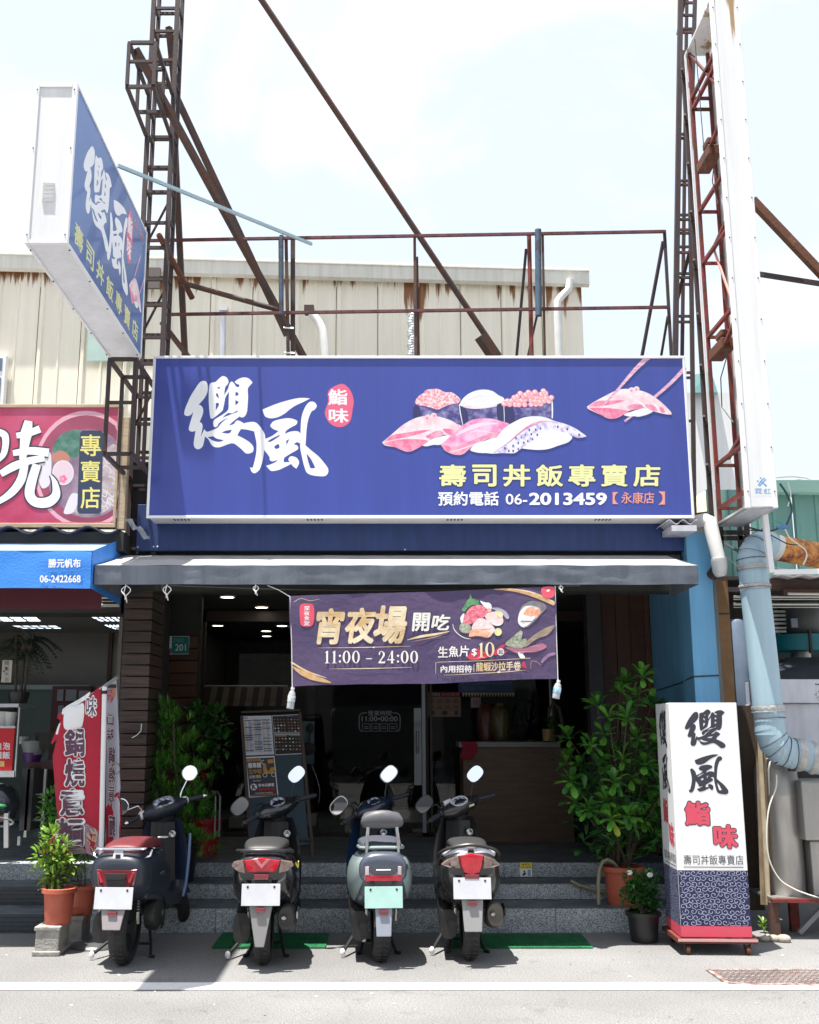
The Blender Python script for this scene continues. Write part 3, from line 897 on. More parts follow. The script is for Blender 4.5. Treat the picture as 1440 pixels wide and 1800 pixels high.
# ================================================================ SUSHI PICTURES
def za(l): return [(660 + p[0] / 7.2,670 + p[1] / 7.2) + ((1,) if len(p) > 2 else ()) for p in l]
def zb(l): return [(850 + p[0] / 7.2,670 + p[1] / 7.2) + ((1,) if len(p) > 2 else ()) for p in l]
def zc(l): return [(1020 + p[0] / 7.2,620 + p[1] / 7.2) + ((1,) if len(p) > 2 else ()) for p in l]
def ink(name,a,b,sc=14.0,lo=.4,hi=.6,st=(1,1,1)): return mat(name,a,.42,col2=b,vscale=sc,lo=lo,hi=hi,stretch=st)
I_RICE = ink("rice print",(.82,.82,.82),(.72,.74,.76))
I_PALE = ink("pale fish print",(.8,.72,.74),(.78,.5,.56),9)
I_PINK = ink("pink fish print",(.78,.32,.42),(.74,.16,.3),16)
I_DEEP = ink("deep pink print",(.72,.17,.33),(.76,.4,.5),14)
I_TUNA = ink("tuna print",(.74,.2,.42),(.78,.5,.66),8)
I_ROE = ink("roe print",(.78,.24,.3),(.85,.66,.68),45,.45,.55)
I_BALL = ink("salmon roe print",(.8,.36,.36),(.85,.62,.6),60)
I_NORI = ink("seaweed print",(.055,.05,.2),(.4,.36,.6),13,.45,.75)
I_SKIN = ink("silver skin print",(.74,.72,.82),(.45,.36,.66),22,.5,.62)
I_STICK = ink("chopstick print",(.62,.3,.45),(.75,.5,.62),10,st=(1,1,6))
I_DOT = mat("spot print",(.2,.16,.42),.5)
def sashimi(S,z,right=True):
 S.poly([z([(600,810),(700,740),(880,690),(960,690),(940,740),(830,805),(730,808),(650,825)])],I_RICE)
 if right:
  S.poly([z([(85,775,1),(200,680),(340,560),(480,480),(600,445),(740,440),(860,465),(960,500),(1040,545),(1100,575),(1060,640),(960,690),(880,680),(760,710),(690,740),(600,810),(520,860),(430,895),(360,885),(260,840),(120,815)])],I_PALE)
  S.poly([z([(100,795,1),(260,745),(450,735),(590,740),(670,760),(590,820),(500,870),(430,895),(350,880),(240,835)])],I_PINK)
  S.poly([z([(110,765,1),(210,685),(380,655),(560,625),(700,620),(480,690),(300,730)])],I_PINK)
  S.poly([z([(635,705),(720,650),(820,625),(870,675),(800,705),(710,730)])],I_DEEP)
  S.poly([z([(850,610),(940,605),(1010,635),(960,688),(905,665)])],I_DEEP)
 S.disc(*z([(665,455)])[0][:2],5.2,4.6,I_PALE); S.disc(*z([(738,435)])[0][:2],5.2,4.8,I_PALE)
 S.disc(*z([(655,470)])[0][:2],2.4,2.2,I_PINK); S.disc(*z([(745,440)])[0][:2],2.2,2.2,I_PINK)
def draw_sushi(S):
 rr = random.Random(3)
 # gunkan wraps
 S.poly([za([(480,300,1),(600,330),(760,355),(900,320),(1050,285),(1060,320,1),(1110,560,1),(960,500),(740,440),(560,460),(480,480,1)])],I_NORI)
 S.poly([za([(1040,285,1),(1180,345),(1320,350),(1500,320),(1625,285,1),(1640,520,1),(1500,480),(1330,470),(1200,500),(1100,565,1)])],I_NORI)
 S.poly([zb([(255,290,1),(400,335),(560,338),(740,300),(875,230,1),(885,480,1),(700,445),(520,470),(340,550,1),(262,520,1)])],I_NORI)
 S.poly([za([(500,268),(520,225),(560,180),(610,150),(640,112),(720,98),(800,100),(860,130),(900,142),(960,140),(1020,175),(1075,230),(1050,275),(980,290),(880,320),(790,360),(700,335),(600,312),(530,300)])],I_ROE)
 S.poly([za([(1060,305,1),(1100,230),(1180,160),(1290,115),(1400,108),(1490,130),(1560,180),(1625,215),(1630,290),(1500,325),(1330,348),(1180,345)])],I_RICE)
 S.stroke(za([(1110,300),(1200,225),(1330,185),(1440,175),(1560,200)]),[.6,1.4,1.8,1.2,.4],I_PALE)
 S.poly([za([(1090,312),(1250,310),(1400,320),(1620,270),(1600,295),(1330,348),(1180,345)])],I_PALE)
 ND = mat("dark seaweed print",(.03,.03,.12),.45)
 S.poly([za([(482,310),(560,330),(570,455),(482,478)])],ND,n=2); S.poly([za([(1062,330),(1150,350),(1180,500),(1108,560)])],ND,n=2); S.poly([zb([(262,330),(380,345),(400,520),(340,548),(266,522)])],ND,n=2)
 S.poly([zb([(170,300),(252,292),(258,518),(180,490)])],ND,n=2)
 S.stroke(za([(1062,290),(1075,400),(1108,560)]),[1.2,1.6,1],I_RICE,n=3); S.stroke(zb([(256,295),(262,410),(264,520)]),[1,1.1,.8],I_RICE,n=3); S.stroke(zb([(868,240),(872,360),(870,470)]),[2,2.6,2],I_RICE,n=3)
 for row,(y,x0,x1,k) in enumerate([(290,270,720,8),(245,300,830,10),(200,380,850,9),(165,460,790,6),(135,560,760,3)]):
  for i in range(k):
   x = x0 + (x1 - x0) * i / max(1,k - 1) + rr.uniform(-12,12); yy = y + rr.uniform(-10,10) + (18 if x < 420 and row > 1 else 0)
   if row == 0: yy = y + 10 - abs(x - 480) * .05
   p = zb([(x,yy)])[0]
   S.disc(p[0],p[1],5.2,5.0,I_PINK,n=12); S.disc(p[0] - .4,p[1] - .4,4.2,4.1,I_BALL,n=12)
   S.disc(p[0] - 1.4,p[1] - 1.6,1.5,1.3,I_RICE,n=8)
 # nigiri row
 sashimi(S,za)
 S.poly([za([(1200,870),(1260,800),(1400,750),(1520,715),(1600,760),(1580,850),(1470,895),(1380,912),(1290,905),(1230,890)])],I_RICE)
 S.poly([za([(830,800,1),(900,745),(1000,650),(1100,565),(1200,500),(1330,472),(1480,478),(1600,510),(1700,545),(1690,600),(1620,690),(1500,712),(1380,750),(1250,805),(1180,870),(1110,925),(1050,937),(940,912),(870,870)])],I_TUNA)
 S.poly([za([(835,800),(1000,830),(1200,760),(1380,690),(1560,640),(1600,690),(1380,745),(1240,800),(1120,860),(950,905),(880,870)])],I_DEEP)
 S.poly([za([(850,830),(950,880),(1120,850),(1250,800),(1180,870),(1110,925),(1050,937),(940,912)])],I_DEEP,n=3)
 S.poly([za([(1010,690),(1200,560),(1400,520),(1560,540),(1400,560),(1200,620)])],mat("pale tuna sheen",(.82,.62,.74),.42),n=4)
 S.stroke(za([(925,905),(1060,870),(1240,805),(1380,745)]),[.3,1.5,1.3,.5],I_RICE)
 S.stroke(za([(1180,650),(1290,630),(1400,640),(1500,660)]),[.3,.8,.8,.3],I_RICE)
 S.poly([zb([(470,850,1),(600,730),(760,640),(900,620),(1030,650),(1120,700),(1110,740),(1060,780),(940,820),(820,860),(700,872),(560,862)])],I_RICE)
 S.poly([zb([(120,920,1),(0,905),(-30,880),(60,780),(160,720),(260,600),(400,510),(520,460),(680,445),(800,465),(900,505),(1040,545),(1180,610),(1305,700,1),(1200,722),(1120,690),(1000,645),(880,622),(760,645),(660,700),(560,800),(470,860),(390,912),(250,912)])],I_RICE)
 S.poly([zb([(120,920,1),(320,775),(480,640),(620,560),(760,515),(940,520),(1100,575),(1220,640),(1305,700,1),(1200,722),(1120,690),(1000,645),(880,622),(760,645),(660,700),(560,800),(470,860),(390,912),(250,912)])],I_SKIN)
 S.stroke(zb([(115,915),(320,775),(460,650),(600,560),(740,512),(930,518)]),[.6,1.6,2.2,4.2,3.0,.5],I_DEEP)
 S.stroke(zb([(130,905),(320,780),(470,655),(600,575),(740,520)]),[.3,.7,.9,1.0,.4],I_DOT)
 for (x,y) in [(580,622),(605,672),(530,680),(660,615),(480,715),(440,785),(375,820),(560,760),(510,780),(620,735),(680,680),(440,860),(375,885),(320,885),(270,850),(410,725),(720,600),(1060,610),(1210,680),(940,580)]:
  p = zb([(x,y)])[0]; S.disc(p[0],p[1],1.6,2.4,I_NORI,n=10)
 # piece held by chopsticks
 zz_ = lambda l: zc(l)
 S.stroke(zc([(560,870),(760,720),(950,555),(1140,390),(1330,190)]),[3.4,3.6,5,6,7.2],I_STICK)
 z2 = lambda l: [(660 + 359 + (p[0] - 85) * .995 / 7.2 + 12.3,670 + (p[1] - 775) / 7.2 + 45.3) + ((1,) if len(p) > 2 else ()) for p in l]
 S.poly([zc([(550,785),(640,750),(770,710),(860,705),(920,740),(860,780),(740,812),(680,805),(600,806)])],I_RICE)
 S.poly([zc([(82,685,1),(180,620),(320,545),(430,490),(540,460),(650,465),(760,480),(870,520),(970,585),(1060,660),(1150,755),(1150,785),(1050,775),(900,735),(820,700),(700,720),(600,745),(540,790),(460,830),(360,835),(250,785),(100,715)])],I_PALE)
 S.poly([zc([(105,700,1),(300,700),(480,715),(610,745),(540,790),(460,830),(370,835),(250,785)])],I_PINK)
 S.poly([zc([(110,680,1),(210,615),(360,608),(560,605),(420,650),(260,680)])],I_PINK)
 S.poly([zc([(585,690),(660,655),(770,660),(800,700),(700,715),(645,728)])],I_DEEP)
 S.poly([zc([(815,655),(900,660),(950,690),(980,745),(900,730),(850,700)])],I_DEEP)
 S.poly([zc([(1000,690),(1040,695),(1075,760),(1020,755)])],I_DEEP)
 S.stroke(zc([(680,600),(760,630),(820,690)]),[.6,2.2,2.6],I_RICE)
 S.stroke(zc([(880,600),(950,670),(1010,755)]),[.6,2.0,2.2],I_RICE)
 for (x,y) in ((650,475),(712,462)):
  p = zc([(x,y)])[0]; S.disc(p[0],p[1],5.2,4.9,I_PALE,n=14); S.disc(p[0] - .5,p[1] + .8,2.6,2.2,I_PINK,n=10)
 S.stroke(zc([(280,680),(430,520),(560,370),(700,210),(865,50)]),[2.2,4,5.2,7,9.5],I_STICK)
# ================================================================ THE LONG BLUE SIGN
SY = 8.6
tl,tr_ = W(270,627,SY),W(1206,624.5,SY)
bl,br = W(257,911,SY),W(1219,912,SY)
z0s,z1s = bl.z,(tl.z + tr_.z) / 2
x0s,x1s = (tl.x + bl.x) / 2,(tr_.x + br.x) / 2
sign = thing("long_shop_sign","long blue sign with white brush lettering and sushi pictures above the shop's awning","sign",((x0s + x1s) / 2,SY,z0s))
q = MB(M_WHITED); q.box(x0s + .012,SY + .012,z0s + .012,x1s - .012,SY + .3,z1s - .01); q.build("sign_box",parent=sign)
q = MB(M_SIGNB); q.add([(x0s + .02,SY + .004,z0s + .02),(x1s - .02,SY + .004,z0s + .02),(x1s - .02,SY + .004,z1s - .02),(x0s + .02,SY + .004,z1s - .02)],[(0,1,2,3)]); q.build("sign_face",parent=sign)
for nm,b in (("frame_strip",(x0s,SY - .006,z0s,x1s,SY + .02,z0s + .024)),("frame_strip",(x0s,SY - .006,z1s - .022,x1s,SY + .02,z1s)),
              ("frame_strip",(x0s,SY - .006,z0s + .025,x0s + .022,SY + .02,z1s - .023)),("frame_strip",(x1s - .022,SY - .006,z0s + .025,x1s,SY + .02,z1s - .023))):
 q = MB(M_WHITE); q.box(*b); q.build(nm,parent=sign,bevel=.003,seg=1)
for cu in (552,798,318,1058):      # vent slots in the underside
 q = MB(M_BLACK); xc = W(cu,916,SY + .12).x
 for i in range(5): q.box(xc - .06 + i * .03,SY + .09,z0s + .009,xc - .045 + i * .03,SY + .15,z0s + .0125)
 q.build("vent_slots",parent=sign)
S = Surf((0,SY + .004,0))
for lg in LOGO_A + [logo_cd(True)] + LOGO_B + [logo_leg(True)]:   # thin dark keyline under the white
 pass
draw_logo(S,M_INKW,'AB',arm=True)
S.done("brush_lettering",sign)
S.off = .0008
S.poly([[(577,688),(590,678),(604,675),(616,686),(622,704),(620,720),(616,740),(604,750),(590,750),(578,742),(571,726),(577,706)]],M_INKP,n=3)
S.text("鮨",577,684,611,712,M_INKW,bold=.022); S.text("味",578,718,613,743,M_INKW,bold=.022)
S.done("seal_print",sign)
S.off = .0008
draw_sushi(S)
S.done("sushi_print",sign)
S.off = .0008
chars = "壽司丼飯專賣店"
xs_ = [(772,820),(830,873),(884,933),(942,990),(999,1047),(1056,1104),(1113,1161)]
M_KEY = mat("dark keyline",(.03,.035,.1),.45)
for c,(a,b) in zip(chars,xs_):
 S.text(c,a - 1.4,815,b + 1.4,857,M_KEY,bold=.055)
for c,(a,b) in zip(chars,xs_):
 S.text(c,a,816.5,b,855.5,M_INKY,bold=.026)
S.text("預約電話",770,864,877,889,M_INKW,bold=.022)
S.text("06-",889,868,927,887,M_INKW,bold=.012,ref="06-"); S.text("2013459",930,866,1067,888,M_INKW,bold=.034)
S.text("【",1077,865,1087,886,M_INKSAL); S.text("永康店",1092,865,1150,885,M_INKSAL,bold=.01); S.text("】",1157,864,1169,887,M_INKSAL)
S.done("lettering",sign)
# navy board below it and canopy
nb = MB(M_NAVY); xa,xb = W(240,940,8.92).x,W(1203,940,8.92).x
zl = W(700,968,8.92).z
nb.box(xa,8.92,zl,xb,8.97,3.5)
nbt = tag(nb.build("navy_fascia",bevel=.004),"navy sheet-metal fascia in the shade right under the long blue sign","fascia")
q = MB(M_WHITE)
for (u,v) in ((242,962),(270,961),(277,961),(712,966)):
 p = W(u,v,8.918); q.sphere(p,.008,8,5)
q.build("screw_head",parent=nbt)
# ---- grey canvas canopy
CYF = 8.05
cz0 = W(700,1027,CYF).z; cz1 = W(700,994,CYF).z; czb = W(700,980,8.86).z + .02
cx0,cx1 = W(166,1010,CYF).x,W(1228,1010,CYF).x
can = thing("canvas_canopy","weathered grey canvas canopy spanning the shop front with a paler top","awning",((cx0 + cx1) / 2,CYF,cz0))
nxg = 160
def wob(x,k): return .006 * noise.noise(Vector((x * 3,k * 5.1,0))) + .003 * noise.noise(Vector((x * 11,k,3)))
q = MB(M_GREY)
def vf(a,b):
 x = cx0 + (cx1 - cx0) * a
 z = cz0 + (cz1 - cz0) * b
 return (x,CYF + wob(x,b * 2) + (.012 * (1 - b)),z + (.006 * noise.noise(Vector((x * 2.3,9,0))) if b < .2 else 0))
q.grid(vf,nxg,5)
q.grid(lambda a,b: (cx0,CYF + .9 * a,cz0 + (cz1 + (czb - cz1) * a - cz0) * b),10,3)
q.grid(lambda a,b: (cx1,CYF + .85 * a,cz0 + (cz1 + (czb - cz1) * a - cz0) * b),10,3)
q.build("valance",parent=can,smooth=True)
q = MB(M_GREYTOP)
def tf(a,b):
 x = cx0 + (cx1 - cx0) * a
 return (x,CYF + wob(x,2) * (1 - b) + .84 * b,cz1 + .002 + (czb - cz1) * b - .012 * sin(pi * b) + .004 * noise.noise(Vector((x * 4,b * 3,1))))
q.grid(tf,nxg,8)
q.build("top_sheet",parent=can,smooth=True)
q = MB(M_DARK)
for i in range(8):
 x = cx0 + .06 + (cx1 - cx0 - .12) * i / 7
 q.bar((x,CYF + .03,cz0 + .03),(x,8.88,czb - .05),.025)
 q.bar((x,CYF + .03,cz0 + .03),(x,CYF + .03,cz1 - .01),.02)
q.bar((cx0 + .03,CYF + .03,cz0 + .03),(cx1 - .03,CYF + .03,cz0 + .03),.025); q.build("frame",parent=can)
# bird of rope loops under it
def rope_loop(u,v,s=1.0,lab=""):
 p = W(u,v,CYF + .02)
 r_ = MB(M_ROPE); pts = []
 for i in range(25):
  t = i / 24
  pts.append(p + Vector((.012 * s * sin(t * 4 * pi) + .02 * s * sin(t * 2 * pi),.008 * cos(t * 6),-.09 * s * (1 - abs(1 - 2 * t)) - .005)))
 r_.tube(pts,.0042,5)
 r_.tube([p + Vector((0,0,.01)),p + Vector((-.012 * s,0,-.05 * s)),p + Vector((.004,0,-.075 * s)),p + Vector((.012,0,-.11 * s))],.0042,5)
 return tag(r_.build("rope_loop",smooth=True),lab,"rope","white ropes tied under the canopy")
rope_loop(222,1028,1.25,"white rope loop hanging from the canopy's left end by the wood pillar")
rope_loop(294,1028,1.1,"white knotted rope hanging under the canopy just right of the wood pillar")
rope_loop(450,1028,.75,"small white rope loop under the canopy left of the purple banner")
rope_loop(986,1028,.55,"short white rope knot under the canopy at the banner's top right corner")
q = MB(mat("old cord",(.16,.15,.14),.8)); pts = [W(300 + 720 * i / 30,1029 + 9 * sin(pi * i / 30),CYF + .12) for i in range(31)]
q.tube(pts,.004,5); tag(q.build("sagging_cord",smooth=True),"thin cord sagging along the underside of the grey canopy behind the banner","cord")
# ================================================================ PROJECTING SIGN ON THE LEFT
PX = -.5 * (.3187 * 6.4 + .3173 * 6.4)
_n = AX(118,425,PX); _f = AX(248,632,PX); _t = AX(138,150,PX)
pyn,pyf = _n.y,_f.y
pz0 = (_n.z + _f.z) / 2; pz1 = _t.z
pxl = W(42,430,pyn).x
psign = thing("projecting_sign","white-edged blue projecting sign box above the left wood pillar, lettered along its long side","sign",((PX + pxl) / 2,pyf,pz0))
M_PSF = mat("faded projecting sign face",(.04,.15,.42),.35,col2=(.03,.05,.22),vscale=.55,lo=.3,hi=.75,coat=.2)
q = MB(M_WHITED); q.box(pxl + .01,pyn + .01,pz0 + .012,PX - .01,pyf,pz1 - .004); q.build("sign_box",parent=psign)
q = MB(M_PSF); q.add([(PX - .004,pyn + .03,pz0 + .02),(PX - .004,pyf - .01,pz0 + .02),(PX - .004,pyf - .01,pz1 - .01),(PX - .004,pyn + .03,pz1 - .01)],[(0,1,2,3)]); q.build("sign_face",parent=psign)
for b in ((PX - .03,pyn,pz0,PX + .004,pyn + .03,pz1),(pxl,pyn,pz0,pxl + .03,pyn + .03,pz1),(pxl + .031,pyn,pz0,PX - .031,pyn + .03,pz0 + .02),(pxl + .031,pyn,pz1 - .03,PX - .031,pyn + .03,pz1),
          (PX - .02,pyn + .031,pz0,PX + .004,pyf,pz0 + .018),(pxl,pyn + .031,pz0,pxl + .02,pyf,pz0 + .018),(PX - .02,pyn + .031,pz1 - .014,PX + .004,pyf,pz1),(PX - .02,pyf - .018,pz0 + .019,PX + .004,pyf + .001,pz1 - .015)):
 q = MB(M_WHITE); q.box(*b); q.build("frame_strip",parent=psign,bevel=.002,seg=1)
q = MB(M_WHITE)
for i in range(5):
 zz = W(85,322 + i * 7.3,pyn).z; xa,xb = W(75,330,pyn).x,W(95,330,pyn).x
 q.hexa([(xa,pyn + .002,zz - .008),(xb,pyn + .002,zz - .008),(xb,pyn + .01,zz - .008),(xa,pyn + .01,zz - .008),(xa,pyn - .004,zz + .004),(xb,pyn - .004,zz + .004),(xb,pyn + .01,zz + .008),(xa,pyn + .01,zz + .008)])
q.use(M_WHITE)
q.build("vent_louvre",M_WHITE,psign)
q = MB(M_STEEL)
for i in range(5):
 yy = pyn + .1 + (pyf - pyn - .2) * i / 4
 for x in (PX - .012,pxl + .012): q.sphere((x,yy,pz0 - .002),.007,6,4)
for z in (pz0 + .06,(pz0 + pz1) / 2 + .1,pz1 - .05):
 for x in (PX - .016,pxl + .016): q.sphere((x,pyn - .002,z),.005,6,4)
q.build("screw_head",parent=psign)
S = Surf((PX - .004,pyn,pz0),ex=(0,1,0),ez=(0,0,1))
def pbox(u0,v0,u1,v1):     # two photo pixels on the face -> metres
 a = S.st(u0,v0); b = S.st(u1,v1); return a,b
LW,LH = pyf - pyn,pz1 - pz0
def face(sx,sz,w_,h_): return lambda a,b: (sx + w_ * a,sz - h_ * b)
a1 = S.st(150,250); a2 = S.st(170,412)
draw_logo(S,M_INKW,'A',box=face(.12 * LW,LH * .86,LW * .34,LH * .52),px=False,n=3)
draw_logo(S,M_INKW,'B',box=face(.44 * LW,LH * .84,LW * .31,LH * .56),px=False,n=3)
S.done("brush_lettering",psign); S.off = .0008
S.poly([[(LW * (.735 + .045 * cos(t)),LH * (.72 + .20 * sin(t))) for t in [2 * pi * i / 16 for i in range(16)]]],M_INKP,px=False)
S.text("鮨",LW * .70,LH * .725,LW * .77,LH * .87,M_INKW,bold=.02,px=False); S.text("味",LW * .70,LH * .56,LW * .77,LH * .70,M_INKW,bold=.02,px=False)
S.text("【永康店】",LW * .80,LH * .86,LW * .96,LH * .92,M_INKSAL,px=False)
for i,c in enumerate(chars):
 S.text(c,LW * (.07 + .128 * i),LH * .07,LW * (.07 + .128 * i) + LW * .095,LH * .21,M_INKY,bold=.02,px=False)
f2 = lambda x,y: (LW * (.76 + (x - 1031) / 150 * .21),LH * (.52 - (y - 680) / 65 * .26))
S.poly([[fp for fp in zc([(82,685),(320,545),(540,460),(760,480),(970,585),(1150,755),(1050,775),(820,700),(600,745),(460,830),(360,835),(100,715)])]],I_PALE,px=False,fn=f2)
S.poly([zc([(105,700),(300,700),(480,715),(610,745),(460,830),(250,785)])],I_PINK,px=False,fn=f2)
S.poly([zc([(550,785),(770,710),(920,740),(740,812)])],I_RICE,px=False,fn=f2)
S.poly([zc([(585,690),(660,655),(770,660),(800,700),(700,715),(645,728)])],I_DEEP,px=False,fn=f2)
S.stroke(zc([(280,680),(560,370),(865,50)]),[2,5,7],I_STICK,px=False,fn=f2)
S.stroke(zc([(950,555),(1140,390),(1300,220)]),[4,5,6],I_STICK,px=False,fn=f2)
S.done("lettering",psign)
# aluminium stay
q = MB(mat("pale stay bar",(.36,.47,.5),.4,.4)); q.bar(AX(207,291,PX + .01),W(548,429,9.2),.02,.028)
tag(q.build("stay_bar"),"pale blue-grey metal stay running from the projecting sign back to the roof frame","stay bar")
# ================================================================ RED NOODLE SIGN (neighbour)
NY = 8.7
nz0,nz1 = W(100,925,NY).z,W(100,712,NY).z
nx0,nx1 = -4.2,W(208,820,NY).x
ns_ = thing("noodle_sign","red neighbour's sign with white brush character and a noodle bowl picture","sign",((nx0 + nx1) / 2,NY,nz0))
M_REDF = mat("faded red sign face",(.42,.025,.08),.4,col2=(.55,.1,.19),vscale=1.4,lo=.35,hi=.7)
M_WOODF = mat("raw timber frame",(.52,.4,.26),.7,var=.3,vscale=6,stretch=(1,1,8))
q = MB(M_REDF); q.box(nx0,NY + .01,nz0 + .02,nx1 - .02,NY + .08,nz1 - .02); q.build("sign_face",parent=ns_)
for b in ((nx0,NY,nz0 - .01,nx1,NY + .1,nz0 + .028),(nx0,NY,nz1 - .02,nx1,NY + .1,nz1 + .01),(nx1 - .025,NY,nz0 + .03,nx1 + .0,NY + .1,nz1 - .022),(nx1 + .005,NY + .02,nz0 - .02,nx1 + .07,NY + .1,nz1 - .1)):
 q = MB(M_WOODF); q.box(*b); q.build("timber_frame",parent=ns_,bevel=.003,seg=1)
S = Surf((0,NY + .01,0))
M_BOWL = mat("bowl print",(.36,.07,.13),.45,var=.3,vscale=3); M_BOWL2 = mat("broth print",(.2,.12,.2),.45,col2=(.36,.25,.3),vscale=6)
M_NOOD = mat("noodle print",(.6,.52,.5),.45,col2=(.36,.26,.3),vscale=14); M_GRN = mat("greens print",(.05,.14,.1),.45,col2=(.12,.25,.2),vscale=16)
M_EGG = mat("fishcake print",(.72,.66,.68),.45)
M_GLOW = mat("pale pink print",(.72,.38,.45),.45)
clipx = 206
def cl(l): return [(min(p[0],clipx),min(max(p[1],720),918)) for p in l]
el = lambda cx,cy,rx,ry,n=40: cl([(cx + rx * cos(2 * pi * i / n),cy + ry * sin(2 * pi * i / n)) for i in range(n)])
S.poly([el(152,826,92,104)],M_GLOW,sm=False); S.poly([el(152,826,86,96)],M_BOWL,sm=False); S.poly([el(156,832,74,78)],M_BOWL2,sm=False)
S.poly([[(92,790),(110,762),(142,758),(140,800),(112,805)]],M_GRN); S.poly([[(92,800),(108,792),(122,802),(118,815),(96,812)]],mat("carrot print",(.5,.2,.14),.5))
S.poly([[(140,860),(150,830),(200,780),(206,820),(206,880),(170,905),(130,900)]],M_NOOD)
rr = random.Random(5)
for i in range(26):
 cx,cy = rr.uniform(150,198),rr.uniform(785,895); a0 = rr.uniform(0,6)
 S.stroke([(min(cx + 8 * cos(a0 + t),205),cy + 7 * sin(a0 + t * 1.3)) for t in (0,.9,1.8,2.7,3.6)],1.7,M_EGG,n=3)
S.disc(111,831,19,22,M_EGG,n=24); S.disc(111,831,17,20,mat("pinkish print",(.72,.55,.6),.4),n=24)
for i in range(5):
 a = i * 2 * pi / 5; S.disc(111 + 4.5 * cos(a),842 + 4.5 * sin(a),3.2,3.2,I_PINK,n=10)
S.poly([[(78,790),(90,800),(88,850),(74,858),(66,830)]],M_EGG)
S.poly([[(112,900),(126,868),(140,872),(130,900),(116,904)]],M_EGG)
S.done("noodle_print",ns_); S.off = .003
M_NV = mat("navy print",(.03,.045,.09),.45)
S.poly([[(141,762),(145,757),(178,757),(182,762),(178,898),(174,903),(140,903),(136,898)]],M_NV,sm=False)
M_YEL = mat("yellow print",(.78,.68,.2),.45)
for i,c in enumerate("專賣店"):
 S.text(c,141.5 + .2 * i,764 + 46 * i,178 - i,802 + 46 * i,M_YEL,bold=.012)
S.done("side_lettering",ns_); S.off = .004
BR = [([(152,1020),(140,1085),(130,1150),(120,1225)],[40,62,48,34]),([(88,1098),(145,1088),(212,1062)],[30,34,40]),([(70,1190),(165,1178),(258,1188)],[30,40,44]),([(5,1300),(70,1262),(150,1232),(236,1216)],[34,44,38,34]),
 ([(132,1245),(112,1330),(60,1400),(-20,1455)],[40,46,40,24]),([(196,1250),(168,1340),(158,1408),(190,1448),(255,1448),(296,1410),(290,1345),(268,1305)],[44,50,52,50,54,46,28,5]),([(-20,1075),(28,1100),(22,1190),(-25,1240)],[34,38,32,22])]
for ex_w,m_ in ((15,M_INKK),(0,M_INKW)):
 for (pts,ws) in BR: S.stroke([(p[0] / 3,400 + p[1] / 3) for p in pts],[(a + ex_w) / 3 for a in ws],m_,n=7)
S.done("big_lettering",ns_)
# ================================================================ BLUE CANVAS AWNING (neighbour)
AY = 8.0
az0,az1 = W(80,1034,AY).z,W(80,968,AY).z; azb = W(150,946,8.95).z
ax0,ax1 = -4.6,W(160,1000,AY).x
aw = thing("blue_awning","bright blue canvas awning of the noodle shop with small white lettering","awning",(ax1 - 1,AY,az0))
q = MB(M_BLUEAW)
def af(a,b):
 x = ax0 + (ax1 - ax0) * a
 return (x,AY + .012 * noise.noise(Vector((x * 2.5,b * 2,4))) ,az0 + (az1 - az0) * b + (.01 * noise.noise(Vector((x * 2,1,1))) if b < .1 else 0))
q.grid(af,60,5)
q.grid(lambda a,b: (ax1 + .004,AY + .95 * a,az0 + (az1 + (azb - az1) * a - az0) * b - .02 * a * (1 - b)),12,4)
q.build("valance",parent=aw,smooth=True)
q = MB(mat("pale blue canvas",(.3,.42,.6),.8,var=.2,vscale=3,bump=.3)); q.grid(lambda a,b: (ax0 + (ax1 - ax0) * a,AY + .95 * b,az1 + .002 + (azb - az1) * b - .03 * sin(pi * b)),50,8); q.build("top_sheet",parent=aw,smooth=True)  # awning top sheet, paler blue than its valance
S = Surf((0,AY - .012,0))
S.text("勝元帆布",85,982,142,998,M_INKW,bold=.03); S.text("06-2422668",70,1011,142,1024,M_INKW,bold=.025)
S.done("lettering",aw)
q = MB(mat("maroon cloth",(.09,.012,.02),.7)); q.box(ax0,AY + .35,az0 - .12,ax1 + .0,AY + .36,az0 + .05); q.build("inner_strip",parent=aw)
# tiled eave over it
ev = thing("corrugated_eave","dark corrugated metal eave between the red noodle sign and the blue awning","eave",(-3,8.9,azb))
for i in range(9):
 q = MB(mat("dark blue corrugated sheet",(.03,.035,.06),.5)); x = W(210,935,8.7).x - .33 * (i + 1)
 q.loft([[(x + .33 * k / 10,y,W(100,937,8.75).z - .0 + .03 * sin(2 * pi * k / 10) + (y - 8.65) * .08) for k in range(11)] + [(x + .33 * k / 10,y,W(100,937,8.75).z + .012 + .03 * sin(2 * pi * k / 10) + (y - 8.65) * .08) for k in range(10,-1,-1)] for y in (8.62,9.3)])
 q.build("sheet",parent=ev)
q = MB(M_DARK); q.box(-4.6,8.72,azb - .15,W(222,935,8.8).x,9.0,nz0 - .045); q.build("backing_board",parent=ev)
q = MB(mat("crumpled tarp",(.3,.32,.36),.7,var=.4)); p0 = W(215,925,8.55)
q.grid(lambda a,b: p0 + Vector((.02 + .2 * a,.05 * b + .02 * sin(a * 9),.04 - .16 * a + .05 * b + .02 * sin(a * 14 + b * 5))),10,4)
tag(q.build("tarp_scrap",smooth=True),"crumpled grey tarp scrap stuffed between noodle sign and navy fascia","tarp")
